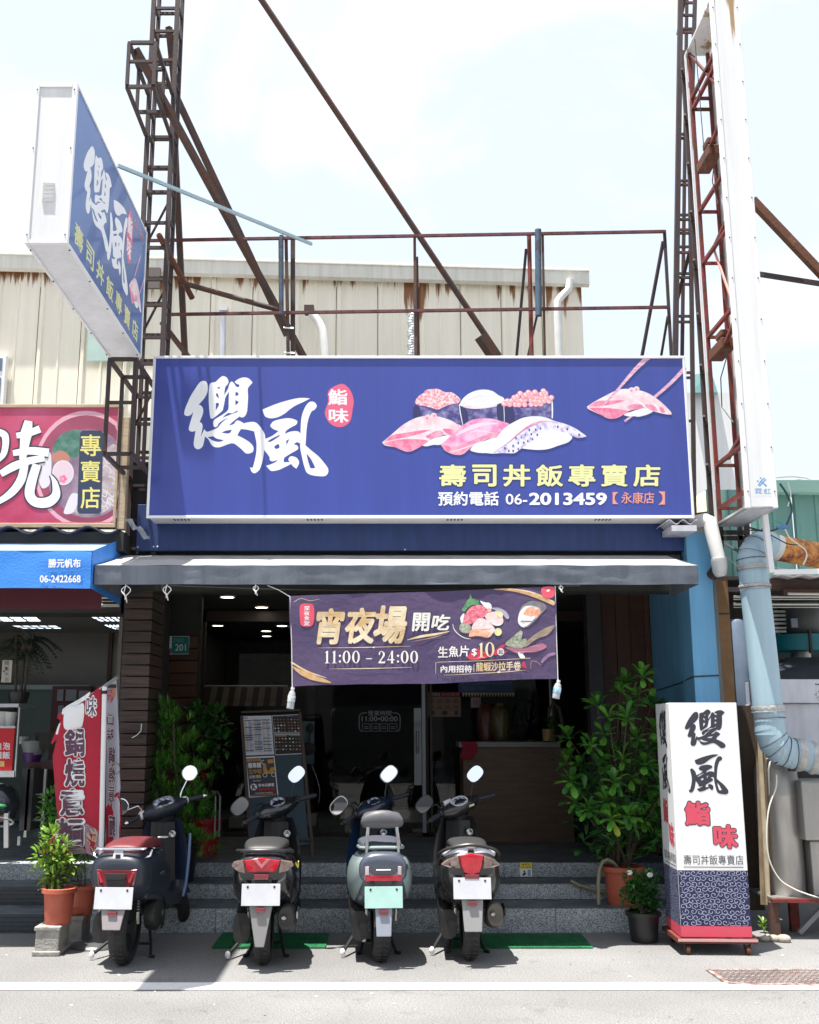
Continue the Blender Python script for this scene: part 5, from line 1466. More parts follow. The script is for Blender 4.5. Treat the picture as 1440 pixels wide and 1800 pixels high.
# fan motor with teal casing
fm = thing("extractor_fan","grey extractor motor with a teal volute casing inside the machine bay","fan",W(1410,1150,9.8))
M_TEAL = mat("teal paint",(.0,.17,.2),.45,var=.3,vscale=5)
q = MB(mat("grey motor",(.06,.065,.065),.5)); c = W(1405,1085,10.0); q.lathe([(.001,-.16),(.17,-.16),(.2,-.1),(.2,.1),(.15,.17),(.001,.17)],c,24); q.build("motor",parent=fm,smooth=True)
q = MB(mat("motor plate",(.2,.24,.3),.5)); a,b = W(1392,1103,9.78),W(1402,1087,9.78); q.box(a.x,9.78,a.z,b.x,9.8,b.z); q.build("name_plate",parent=fm)
q = MB(M_TEAL); a,b = W(1374,1143,9.8),W(1424,1115,9.8)
c = Vector(((a.x + b.x) / 2 + .12,10.05,(a.z + b.z) / 2)); q.lathe([(.001,-.075),(.34,-.075),(.34,.075),(.001,.075)],c,36); q.build("volute_casing",parent=fm,smooth=True,ang=50)
q = MB(M_STEEL); q.box(W(1424,1140,9.7).x,9.69,W(1424,1148,9.7).z,W(1428,1140,9.7).x,9.73,W(1424,1108,9.7).z); q.build("flange",parent=fm)
q = MB(M_STAIN); c = W(1408,1156,9.95); q.lathe([(.09,-.05),(.09,.05)],c,16); q.build("outlet_collar",parent=fm,smooth=True)
# hood and cabinet
hd = thing("galvanised_hood","pale galvanised hood and cabinet at the right edge behind the blue duct","hood",W(1400,1330,9.0))
q = MB(M_STAINL); a,b = W(1346,1236,8.95),W(1520,1194,8.95); q.box(a.x,8.95,a.z,b.x,9.9,b.z); q.build("hood_rim",parent=hd,bevel=.008)
q = MB(mat("grimy hood slope",(.05,.06,.075),.5,.4,var=.4)); c = W(1405,1160,9.6)
q.hexa([(a.x,8.96,b.z + .002),(b.x,8.96,b.z + .002),(b.x,9.9,b.z + .002),(a.x,9.9,b.z + .002),(c.x - .1,9.5,b.z + .22),(c.x + .25,9.5,b.z + .22),(c.x + .25,9.9,b.z + .22),(c.x - .1,9.9,b.z + .22)]); q.build("hood_slope",parent=hd)
q = MB(M_STAINL); a2_,b2_ = W(1348,1350,9.0),W(1520,1237,9.0); q.box(a2_.x,9.0,a2_.z,b2_.x,9.85,a.z - .003); q.build("cabinet",parent=hd,bevel=.006)
q = MB(M_DARK); rr = random.Random(4)
for i in range(22):
 p = W(1432 + rr.uniform(0,14),1200 + rr.uniform(0,34),8.948); q.sphere(p,rr.uniform(.003,.008),6,4,(1,.1,1))
q.build("paint_spot",parent=hd)
# tanks
tk = thing("steel_tank","tall rounded stainless tank standing on the rusty stand beside the box sign","tank",W(1385,1580,8.75))
a,b = W(1358,1578,8.7),W(1414,1345,8.7); ct = Vector(((a.x + b.x) / 2 + .02,8.95,0))
q = MB(M_STAIN); rx,ry = .165,.22
q.loft([[(ct.x + rx * s_ * cos(t) * (1 - .0),ct.y + ry * s_ * sin(t),z_) for t in [2 * pi * i / 28 for i in range(28)]] for (s_,z_) in ((.96,a.z),(1,a.z + .03),(1,b.z - .25),(1.02,b.z - .24),(1.0,b.z - .22),(.97,b.z - .04),(.82,b.z + .02),(.5,b.z + .05))]); q.build("tank_body",parent=tk,smooth=True,ang=60)
tk2 = thing("steel_tank","second squarer steel tank cut by the photo's right edge","tank",W(1440,1580,8.7))
q = MB(M_STAIN); q.box(W(1416,1480,8.65).x,8.65,W(1416,1478,8.65).z,4.3,9.1,W(1416,1372,8.65).z); q.build("tank_body",parent=tk2,bevel=.02)
q = MB(M_STAIN); q.box(W(1424,1480,8.72).x,8.72,W(1424,1576,8.7).z,4.3,9.05,W(1416,1480,8.65).z - .0); q.build("tank_skirt",parent=tk2,bevel=.01)
# stand
sd = thing("rusty_stand","rusty angle-iron stand under the steel tanks","stand",W(1400,1640,8.7))
zt_ = W(1400,1580,8.6).z
q = MB(M_REDST); q.box(W(1358,1580,8.6).x,8.6,zt_ - .03,4.3,8.65,zt_ - .004); q.build("front_rail",parent=sd)
q = MB(M_STAIN); q.box(W(1362,1580,8.6).x,8.655,zt_ - .02,4.3,9.2,zt_ - .002); q.build("tray",parent=sd)
for (u,y) in ((1362,8.62),(1397,8.95)):
 q = MB(M_STEEL2 if u == 1362 else M_REDST); xx = W(u,1600,y).x; q.box(xx - .035,y,0,xx + .035,y + .05,zt_ - .03); q.build("leg",parent=sd)
q = MB(mat("grey strut",(.3,.3,.32),.6)); q.bar(W(1405,1640,8.8),W(1475,1565,8.8),.035); q.build("strut",parent=sd)
# boards leaning in the gap
bd1 = thing("leaning_board","narrow weathered brown board with a yellowed edge standing left of the tank","board",W(1340,1580,8.8))
q = MB(mat("weathered board",(.16,.09,.05),.7,col2=(.35,.28,.18),vscale=5,stretch=(3,3,.6))); q.hexa([W(1337,1590,8.8),W(1355,1592,8.8),W(1355,1592,8.86),W(1337,1590,8.86),W(1328,1290,8.8),W(1346,1290,8.8),W(1346,1290,8.86),W(1328,1290,8.86)]); q.build("board",parent=bd1)
q = MB(mat("yellowed edge",(.5,.42,.28),.6,var=.3,vscale=9)); q.bar(W(1335,1300,8.78),W(1351,1590,8.78),.03,.02); q.build("edge_strip",parent=bd1)
q = MB(mat("dark brown board",(.045,.04,.03),.8,col2=(.1,.06,.035),vscale=3,stretch=(4,4,.7))); q.hexa([W(1300,1600,9.2),W(1345,1600,9.2),W(1345,1600,9.25),W(1300,1600,9.25),W(1285,1240,9.2),W(1330,1240,9.2),W(1330,1240,9.25),W(1285,1240,9.25)])  # dark board across the gap, mottled in two browns
tag(q.build("leaning_board"),"dark brown board in the gap between box sign and tank","board")
q = MB(mat("dusty blue drum",(.14,.19,.26),.5,var=.2)); c = W(1298,1170,9.5); q.lathe([(.001,-.38),(.09,-.38),(.09,.38),(.07,.41),(.001,.41)],c,20)
tag(q.build("upright_pipe",smooth=True),"dusty blue upright pipe in the dark gap left of the vertical duct","pipe")
# the big duct
dt = thing("blue_duct","large pale blue ventilation duct dropping past the mint shed and bending right","duct",W(1345,1300,8.6))
DR = .118
def ring(q,c,r,ax): pass
c0,c1 = W(1324,1005,8.6),W(1352,1262,8.6)
q = MB(M_DUCT); q.tube([c0,c0.lerp(c1,.33),c0.lerp(c1,.66),c1],DR,28,caps=False); q.build("straight_pipe",parent=dt,smooth=True)
e = [W(1352,1262,8.6),W(1354,1285,8.6),W(1361,1305,8.6),W(1374,1319,8.6),W(1392,1325,8.6),W(1412,1327,8.6),W(1432,1333,8.6),W(1470,1342,8.6)]
for i in range(len(e) - 1):
 q = MB(M_DUCT); d_ = (e[i + 1] - e[i]); q.tube([e[i] - d_ * .3,e[i + 1] + d_ * .3],[DR,DR * 1.0],28,caps=False); q.build("elbow_segment",parent=dt,smooth=True)
e = [W(1324,1005,8.6),W(1322,988,8.6),W(1324,973,8.62),W(1330,962,8.66),W(1340,957,8.72),W(1352,958,8.8)]
for i in range(len(e) - 1):
 q = MB(M_DUCT); d_ = (e[i + 1] - e[i]); q.tube([e[i] - d_ * .3,e[i + 1] + d_ * .3],DR * .98,28,caps=False); q.build("elbow_segment",parent=dt,smooth=True)
q = MB(M_PVC); a,b = W(1349,958,8.8),W(1368,964,8.82); q.tube([a,b],.115,28,caps=True); q.build("white_coupling",parent=dt,smooth=True,ang=50)
q = MB(M_DUCT)
M_BAND = mat("foil joint",(.5,.5,.48),.4,.4,var=.3,vscale=25,bump=.8,bscale=60)
def band(v,u,r=DR + .006,w_=.02):
 p = W(u,v,8.6); d_ = (c1 - c0).normalized(); q = MB(M_BAND); q.tube([p - d_ * w_,p - d_ * w_ * .3,p + d_ * w_ * .4,p + d_ * w_],[r,r + .006,r + .001,r + .004],26,caps=False); q.build("joint_band",parent=dt,smooth=True)
band(1032,1326.7); band(997,1323); band(1246,1350.5,DR + .008,.025)
for (u,v,s_) in ((1405,1327,1),(1428,1332,1)):
 p = W(u,v,8.6); q = MB(M_BAND); q.tube([p + Vector((-.03,0,.004)),p,p + Vector((.03,0,-.004))],[DR + .004,DR + .014,DR + .005],26,caps=False); q.build("joint_band",parent=dt,smooth=True)
q = MB(M_STEEL)
def wire_ring(c,ax,r,tilt=0):
 ax = ax.normalized(); a_ = ax.orthogonal().normalized(); b_ = ax.cross(a_)
 q.tube([c + (a_ * cos(t) + b_ * sin(t)) * r + ax * .003 * sin(t * 2 + tilt) for t in [2 * pi * i / 24 for i in range(25)]],.003,4)
for v,u in ((1034,1327),(983,1322.5),(1262,1352)):
 wire_ring(W(u,v,8.6),c1 - c0,DR + .008)
for u,v,d_ in ((1359,1300,Vector((.5,0,-.8))),(1366,1312,Vector((.7,0,-.7))),(1380,1321,Vector((.9,0,-.3))),(1395,1325,Vector((1,0,-.1))),(1323,975,Vector((.3,.1,.9))),(1330,963,Vector((.6,.3,.6)))):
 wire_ring(W(u,v,8.6),d_,DR + .004)
q.build("tie_wires",parent=dt,smooth=True,kind="stuff")
q = MB(M_STEEL); q.box(W(1386,1342,8.6).x,8.58,W(1386,1356,8.6).z,W(1396,1342,8.6).x,8.62,W(1386,1343,8.6).z); q.build("drain_stub",parent=dt)
rp_ = thing("rusty_pipe","thick horizontal pipe streaked orange with rust, joining the blue duct's top bend","pipe",W(1400,970,8.85))
M_RPIPE = make_rusty("ochre rusted pipe",(.62,.27,.07),(.3,.07,.03),.4,7)
q = MB(M_RPIPE); a,b = W(1368,963,8.82),W(1500,988,8.95)
q.tube([a.lerp(b,i / 30) for i in range(31)],[.108 + (.004 if i % 2 else 0) for i in range(31)],30); q.build("pipe_body",parent=rp_,smooth=True)
# white angle frame in front
wf = thing("white_bracket_frame","white square-tube bracket in front of the duct, upright then turning right","bracket",W(1355,1006,8.35))
q = MB(M_WHITE); q.bar(W(1344,905,8.42),W(1356,1007,8.42),.045); q.build("upright",parent=wf,bevel=.004)
q = MB(M_WHITE); q.bar(W(1359,1006,8.42),W(1500,1004,8.42),.042); q.build("arm",parent=wf,bevel=.004)
# cables
M_CABG = mat("green cable",(.05,.35,.28),.5); M_CABW = mat("white cable",(.7,.68,.6),.5); M_CABT = mat("teal cable tail",(.01,.06,.07),.4); M_BTAPE = mat("blue tape",(.08,.2,.45),.5)
def cable(pts,r,m,lab,y=8.5):
 P3 = [W(u,v,y) for (u,v) in pts]
 # smooth 3-D curve
 out_ = []
 for i in range(len(P3) - 1):
  p0_,p1_,p2_,p3_ = P3[max(i - 1,0)],P3[i],P3[i + 1],P3[min(i + 2,len(P3) - 1)]
  for j in range(5):
   t = j / 5; out_.append(.5 * ((2 * p1_) + (p2_ - p0_) * t + (2 * p0_ - 5 * p1_ + 4 * p2_ - p3_) * t * t + (3 * p1_ - p0_ - 3 * p2_ + p3_) * t ** 3))
 out_.append(P3[-1])
 q = MB(m); q.tube(out_,r,6)
 return tag(q.build("cable",smooth=True),lab,"cable")
cable([(1310,925),(1330,931),(1350,934),(1372,928)],.008,M_BLACK,"black cable from under the pylon to the blue-taped splice")
cable([(1312,932),(1340,934),(1365,946),(1385,956),(1405,958)],.005,M_BLACK,"thinner black cable looping onto the rusty pipe")
cable([(1352,921),(1362,915),(1372,918),(1378,924)],.006,M_CABG,"short green cable arching to the splice")
cable([(1371,850),(1384,870),(1392,895),(1387,912),(1382,924)],.009,M_CABT,"dark looped cable hanging right of the pylon's foot")
cable([(1385,848),(1390,868),(1388,880),(1385,890)],.005,M_CABW,"pale cable beside the dark loop")
cable([(1380,930),(1388,945),(1400,955),(1415,966),(1418,978),(1412,993)],.006,M_CABW,"white cable draped over the rusty pipe")
cable([(1270,970),(1290,990),(1300,995),(1310,990),(1350,996),(1385,1001)],.004,M_CABW,"thin grey cable sagging behind the blue duct",9.0)
cable([(1365,840),(1395,838),(1425,842)],.006,M_CABW,"pale cable running along the mint shed's roof edge",9.3)
q = MB(M_BTAPE); q.tube([W(1366,928,8.5),W(1374,926,8.5),W(1386,926,8.5)],[.014,.02,.016],8); tag(q.build("tape_splice",smooth=True),"blue-taped cable splice right of the white bracket frame","cable splice")
cable([(1365,1362),(1364,1385),(1352,1420),(1348,1465),(1352,1510),(1370,1545),(1395,1562),(1420,1572),(1440,1578)],.006,M_CABW,"long pale hose cable looping down the left of the steel tank",8.6)
# steelwork under the pylon
ps_ = thing("pylon_support","dark steel support frame under the foot of the pylon sign","steel frame",W(1290,960,9.0))
for (a,b) in (((1266,915),(1270,1010)),((1300,920),(1304,1000)),((1312,912),(1314,960)),((1268,946),(1312,946)),((1268,936),(1312,936)),((1343,930),(1338,960))):
 q = MB(M_STEEL); q.bar(W(a[0],a[1],8.95),W(b[0],b[1],8.95),.035); q.build("steel_strut",parent=ps_)
q = MB(M_ALU); q.bar(W(1268,952,9.0),W(1300,970,9.0),.02); q.build("alu_strut",parent=ps_)
# downpipes at the blue pillar
dp = thing("white_downpipe","white rainwater elbow pipe at the long sign's lower right corner","drainpipe",W(1262,1005,8.75))
q = MB(M_PVC); PT = [W(1206,917,8.82),W(1228,916,8.75),W(1238,914,8.72),W(1247,918,8.7),W(1250,928,8.68),W(1264,985,8.66)]
q.tube(PT,[.04,.055,.06,.062,.06,.055],16); q.build("bend",parent=dp,smooth=True)
q = MB(M_PVC); q.tube([W(1263,982,8.66),W(1265,994,8.66),W(1265,1004,8.7),W(1262,1010,8.75)],[.064,.064,.06,.03],16); q.build("outlet_collar",parent=dp,smooth=True)
q = MB(M_STAINL); q.box(W(1169,925,8.8).x,8.6,W(1169,941,8.8).z,W(1212,925,8.8).x,8.9,W(1169,931,8.8).z); q.loft([[(W(1160,925,8.8).x + .02 * k,y,W(1160,926,8.8).z + .02 * sin(k * 1.1)) for k in range(14)] + [(W(1160,925,8.8).x + .02 * k,y,W(1160,926,8.8).z + .008 + .02 * sin(k * 1.1)) for k in range(13,-1,-1)] for y in (8.6,8.91)]); q.build("gutter_end",parent=dp)
bdp = thing("brown_downpipe","flat brown downpipe beside the blue pillar","drainpipe",W(1265,1240,8.95))
a,b = W(1258,1018,8.95),W(1275,1645,8.95)
q = MB(M_BROWNP); xx = W(1272,1240,8.95).x; xt = W(1258,1020,8.95).x
q.bar((xt + .05,8.97,a.z),(xt + .05,8.97,.0),.1,.06,up=(0,1,0)); q.build("pipe_body",parent=bdp,bevel=.006)
q = MB(M_STEEL); q.tube([W(1252,1012,8.85),W(1258,1003,8.8),W(1264,1008,8.75)],.05,12); q.build("corroded_elbow",parent=bdp,smooth=True)
q = MB(M_STEEL); z = W(1262,1078,8.9).z; q.box(xt - .005,8.935,z - .006,xt + .105,8.94,z + .006); q.build("strap",parent=bdp)
q = MB(mat("grey side sheet",(.2,.21,.2),.6,var=.3,stretch=(8,1,.6))); q.box(bx1 + .005,FY + .02,1.0,xt - .002,FY + .1,W(1240,930,8.95).z); tag(q.build("infill_sheet"),"narrow grey sheet between blue pillar and brown downpipe","metal sheet")
# ================================================================ LEFT NEIGHBOUR: noodle shop front and room
nsb = thing("noodle_shop","noodle shop bay on the left with roller shutter housing and a pale ceiling inside","building",(-3.5,9.3,0))
q = MB(M_CEIL); q.box(-6.5,10.0,2.86,-2.44,15,2.9); q.build("ceiling",parent=nsb)
q = MB(M_TAN); q.box(-6.5,14.2,0,-2.44,14.3,2.9); q.box(-6.6,9,0,-6.5,14.3,3); q.box(-2.46,10,0,-2.425,14.3,2.9); q.build("wall",parent=nsb)
q = MB(mat("brown trim",(.07,.03,.025),.6)); a = W(186,1200,14.1).x; q.box(a,14.14,.45,a + .05,14.2,2.9); q.box(-6,14.15,1.78,-2.46,14.199,1.8); q.build("trim_strip",parent=nsb)
q = MB(mat("shutter housing",(.05,.045,.042),.5)); a,b = W(100,1077,9.6),W(100,1046,9.6); q.box(-6.5,9.6,a.z,W(213,1060,9.6).x,10.0,3.3); q.build("shutter_housing",parent=nsb)
for (v,r_) in ((1051,.008),(1063,.009),(1066,.005),(1057,.004)):
 q = MB(M_TUBE); q.tube([W(-200,v,9.58),W(210,v,9.58)],r_,8); q.build("shutter_tube",parent=nsb,smooth=True)
q = MB(mat("green tinted partition",(.07,.12,.105),.3)); q.box(-6,13.8,.45,W(155,1250,13.8).x,13.85,W(100,1206,13.8).z); q.build("glass_partition",parent=nsb)
q = MB(mat("pale top rail",(.3,.36,.36),.5)); q.box(-6,13.78,W(100,1212,13.8).z,W(155,1250,13.8).x,13.8,W(100,1204,13.8).z); q.build("partition_rail",parent=nsb)
q = MB(mat("dark cabinet red",(.08,.015,.02),.5)); a,b = W(95,1370,13.5),W(160,1206,13.5); q.box(W(93,1200,13.5).x,13.5,a.z,b.x,13.7,b.z); tag(q.build("display_cabinet"),"dark red glazed cabinet at the back of the noodle shop","cabinet")
q = MB(mat("misty panes",(.22,.24,.26),.3))
for (u0,v0,u1,v1) in ((100,1212,112,1232),(115,1212,135,1232),(138,1214,156,1232),(101,1240,112,1262),(116,1240,134,1262),(138,1240,156,1262)):
 a,b = W(u0,v1,13.48),W(u1,v0,13.48); q.box(a.x,13.48,a.z,b.x,13.49,b.z)
tag(q.build("glass_bottles"),"pale glassware showing in the dark red cabinet's panes","glassware")
for i,(u0,v0,u1,v1,sh) in enumerate(((-60,1084,62,1092,0),(22,1100,98,1105,0),(157,1083,214,1092,0),(184,1099,216,1106,0),(206,1114,216,1119,0))):
 a = G(u0,v0,2.858); b = G(u1,v0,2.858); c = G(u1 + 10,v1,2.858); d_ = G(u0 + 20,v1,2.858)
 lt = thing("ceiling_light",["lit grid ceiling light at the photo's far left edge of the noodle shop","second-row lit ceiling light above the palm","lit grid ceiling light next to the wood pillar, nearest the street","bright ceiling light right behind the nearest one by the wood pillar","small farthest ceiling light touching the wood pillar"][i],"ceiling light",(a + c) / 2,group="grid lights in the noodle shop")
 M_LT = mat("louvre light %d" % i,(.8,.85,.9),.5,emit=(.75,.87,1),estr=(1.2,.8,1.2,3.2,5)[i])
 q = MB(M_LT); q.add([a,b,c,d_],[(0,1,2,3)]); q.build("diffuser",parent=lt)
 q = MB(mat("louvre fin",(.1,.11,.13),.5))
 for k in range(1,5): q.bar(a.lerp(b,k / 5),d_.lerp(c,k / 5),.02,.012)
 q.bar(a.lerp(d_,.5),b.lerp(c,.5),.02,.012); q.build("louvre",parent=lt)
# serving cart with the red menu
kt = thing("serving_cart","stainless serving cart with red menu board and white cups at the left edge","food cart",G(10,1500,Z3))
KY = 9.75
M_REDM = mat("menu red",(.55,.01,.02),.4)
def KB(u0,v0,u1,v1,y0,y1,m,nm,bevel=0):
 a,b = W(u0,v1,y0),W(u1,v0,y0); q = MB(m); q.box(a.x,y0,a.z,b.x,y1,b.z); return q.build(nm,parent=kt,bevel=bevel)
KB(-60,1237,33,1243,KY,KY + .5,M_ALU,"top_frame"); KB(27,1243,33,1366,KY,KY + .04,M_ALU,"frame_post"); KB(-60,1355,27,1366,KY,KY + .04,M_ALU,"frame_rail"); KB(-60,1276,27,1280,KY,KY + .4,M_ALU,"shelf")
KB(-60,1280,26,1354,KY + .01,KY + .03,M_REDM,"menu_board"); KB(-60,1243,27,1276,KY + .4,KY + .45,M_DARK2,"back_panel")
S = Surf((0,KY + .01,0))
S.text("泡",5,1305,18,1318,M_INKW,bold=.02); S.text("泡",-9,1305,3,1318,M_INKW,bold=.02); S.text("飯",4,1321,18,1334,M_INKW,bold=.02); S.text("麵",-9,1321,3,1334,M_INKW,bold=.02); S.text("頭",-1,1338,8,1348,M_YEL,bold=.02)
S.done("menu_lettering",kt)
for (u,v,s_) in ((4,1272,1),(18,1273,1.1)):
 c = W(u,v,KY + .15); q = MB(M_PVC); q.lathe([(.001,-.03),(.038 * s_,-.03),(.046 * s_,.06),(.05 * s_,.11),(.001,.11)],c,18)
 tag(q.build("cup_stack",smooth=True),"white paper cup stack on the cart shelf, %s" % ("cut by the photo's left edge" if u < 10 else "the one nearer the cart's right post"),"cups")
# glass bowl globe with greens at left
gb = thing("food_display","dark rounded display case with green vegetables at the left edge","display case",W(0,1440,9.7))
q = MB(mat("dark dome",(.03,.035,.045),.15)); c = W(-4,1415,9.9); q.sphere(c,.2,20,12); q.build("dome",parent=gb,smooth=True)
q = MB(mat("green veg",(.03,.3,.1),.6,var=.5,vscale=20)); q.sphere(c + Vector((.0,-.13,-.0)),.14,14,8,(1,.6,.3)); q.build("vegetables",parent=gb,smooth=True)
q = MB(mat("mixed topping",(.4,.2,.15),.6,col2=(.05,.05,.05),vscale=25)); q.sphere(c + Vector((.0,-.13,-.1)),.14,14,8,(1,.6,.35)); q.build("toppings",parent=gb,smooth=True)
q = MB(M_ALU); q.tube([c + Vector((.22 * cos(t),-.1 + .1 * sin(t) - .1,-.13 - .05 * sin(t))) for t in [pi * i / 10 - pi / 2 for i in range(11)]],.01,6); q.bar(W(12,1430,9.7),W(12,1490,9.7),.04); q.build("rim",parent=gb)
# counters
ct_ = thing("steel_counter","grey stainless counter with shelves inside the noodle shop","counter",G(60,1480,Z3))
for (u0,v0,u1,v1,y0,y1,m,nm) in ((33,1350,60,1460,10.2,10.9,mat("dim steel panel",(.1,.1,.1),.4,.4),"side_panel"),(46,1340,95,1352,10.4,11.4,mat("reddish tray edge",(.1,.04,.045),.5),"worktop"),(75,1352,78,1465,10.3,10.34,M_ALU,"leg"),(46,1352,49,1472,10.2,10.24,M_ALU,"leg"),(49,1395,78,1398,10.3,11,M_STAIN,"shelf"),(49,1440,78,1443,10.3,11,M_STAIN,"shelf"),(30,1470,36,1486,9.9,9.95,M_ALU,"foot")):
 a,b = W(u0,v1,y0),W(u1,v0,y0); q = MB(m); q.box(a.x,y0,a.z,b.x,y1,b.z); q.build(nm,parent=ct_)
for (u,v,s_,m,lab) in ((57,1330,.1,mat("purple bowl",(.12,.04,.2),.4),"purple bowl on the noodle shop counter"),(60,1312,.13,mat("clear tub",(.35,.37,.38),.3),"pale plastic tub behind the purple bowl"),(41,1300,.07,M_PVC,"small white dispenser on the counter"),(90,1300,.16,M_DARK2,"dim grey box at the back of the counter")):
 c = W(u,v,10.6); q = MB(m); q.lathe([(.001,-s_ * .6),(s_ * .7,-s_ * .6),(s_,s_ * .4),(.9 * s_,s_ * .42),(.001,s_ * .3)],c,16); tag(q.build("bowl" if "bowl" in lab else "tub",smooth=True),lab,"container")
# ================================================================ OTHER SIDE OF THE STREET (behind the camera; seen in the glass and mirrors)
M_OPP = mat("opposite plaster",(.2,.19,.18),.85,var=.3,vscale=.8)
M_OPPD = mat("opposite dark opening",(.03,.032,.035),.5)
for i,(x0,x1,h,lab) in enumerate(((-30,-9,4.6,"long plain building across the street, to the left"),(-8.8,6,6.0,"tallest plain building across the street, facing the sushi shop"),(6.3,30,4.2,"low plain building across the street, to the right"))):
 b_ = thing("opposite_building",lab,"building",((x0 + x1) / 2,-9,0))
 q = MB(M_OPP); q.box(x0,-16,0,x1,-9,h); q.build("wall",parent=b_)
 x = x0 + .6
 while x < x1 - 3:
  q = MB(M_OPPD); q.box(x,-9.02,.2,x + 2.6,-8.98,2.8); q.build("shopfront",parent=b_)
  if h > 5.8:
   q = MB(M_OPPD); q.box(x + .4,-9.02,4.2,x + 2.0,-8.97,5.3); q.build("window",parent=b_)
  x += 3.4
# ================================================================ THE PURPLE BANNER
BNY = 8.072
_tlw,_trw,_brw,_blw = W(509,1048,BNY),W(976,1032,BNY),W(980,1194,BNY),W(514,1207,BNY)
ex_b = Vector((1,0,0))
def bwarp(a,b):
 return (.007 * noise.noise(Vector((a * 2.2,b * 2.5,2))) + .004 * noise.noise(Vector((a * 7,b * 5 + a * 3,7))) + .0012 * noise.noise(Vector((a * 19,b * 22,1))))
ban = thing("purple_banner","purple fabric banner with gold calligraphy and a sashimi plate hung under the canopy","banner",W(745,1040,BNY))
S = Surf((0,BNY,0),warp=bwarp,off=.0,step=.0001)
c4 = [S.st(509,1048),S.st(976,1032),S.st(980,1194),S.st(514,1207)]
M_BAN = mat("purple print cloth",(.105,.07,.155),.7,col2=(.085,.06,.145),vscale=2.2,bump=.25,bscale=30,sub=.12)
q = MB(M_BAN)
def bpt(a,b,o=0):
 top = c4[0].lerp(c4[1],a); bot = c4[3].lerp(c4[2],a); p = bot.lerp(top,b)
 p = Vector((p.x + .006 * sin(b * 6) * (1 - 2 * a),p.y + (.006 * sin(a * 9) + .004 * noise.noise(Vector((a * 8,0,0)))) * (1 if b < .5 else .4)))
 return S.at(p.x,p.y,o)
q.grid(lambda a,b: bpt(a,b),110,44)
q.build("banner_cloth",parent=ban,smooth=True)
M_GOLD = mat("gold print",(.62,.42,.2),.5,col2=(.8,.68,.48),vscale=7,lo=.35,hi=.6)
M_GOLDD = mat("gold brush print",(.5,.25,.1),.5,col2=(.62,.42,.22),vscale=14)
M_CRM = mat("cream print",(.78,.76,.7),.5)
S.off = .002
M_DPUR = mat("dark purple print",(.055,.045,.13),.7)
# gold sweeps
S.stroke([(512,1170),(530,1182),(548,1190),(568,1196),(582,1200)],[1,9,10,7,1.5],M_GOLDD,n=6); S.stroke([(512,1164),(540,1180),(575,1192)],[3,3,.5],M_GOLD)
S.stroke([(868,1036),(900,1037),(930,1043),(955,1052),(975,1062)],[1,5,8,9,6],M_GOLDD,n=6); S.stroke([(880,1035),(930,1040),(974,1058)],[.5,2,2],M_GOLD)
S.stroke([(517,1058),(530,1052),(545,1056),(562,1053)],[.8,.8,.8,.5],M_GOLD,n=4)
# glowing seals
M_SEAL = mat("glow seal print",(.72,.09,.14),.5); M_SEAL2 = mat("seal heart print",(.85,.62,.55),.5)
S.poly([[(528,1064),(540,1061),(551,1064),(553,1080),(550,1098),(539,1102),(529,1098),(527,1080)]],M_SEAL)
for i,c in enumerate("深夜食堂"): S.text(c,534.5,1065.5 + i * 8.6,544.5,1073.6 + i * 8.6,M_INKW,bold=.02)
S.poly([[(953,1033),(965,1031),(974,1033),(975,1042),(972,1050),(962,1052),(954,1048),(951,1040)]],M_SEAL); S.disc(963,1037,3.4,3.4,M_SEAL2)
# main calligraphy
for c,a,b,t0,t1 in (("宵",556,607,1069,1133),("夜",606,662,1068,1132),("場",656,716,1064,1132)):
 S.text(c,a,t0,b,t1,M_GOLD,bold=.038,shear=.16)
S.text("開",724,1077,757,1110,M_CRM,bold=.03,shear=.1); S.text("吃",758,1080,792,1108,M_CRM,bold=.03,shear=.16)
S.stroke([(716,1125),(740,1119),(765,1115),(790,1110)],[1,4.5,4,1],M_GOLD,n=5); S.stroke([(724,1128),(760,1121),(786,1113)],[.3,1.2,.3],M_GOLDD)
# thin flares
for (a,b,y,k) in ((560,722,1139,0),(578,724,1176,0)):
 S.stroke([(a,y),((a + b) / 2,y - 1),(b,y - 3)],[.3,1.3,.3],M_GOLD)
S.disc(657,1138,2,1.4,M_CRM)
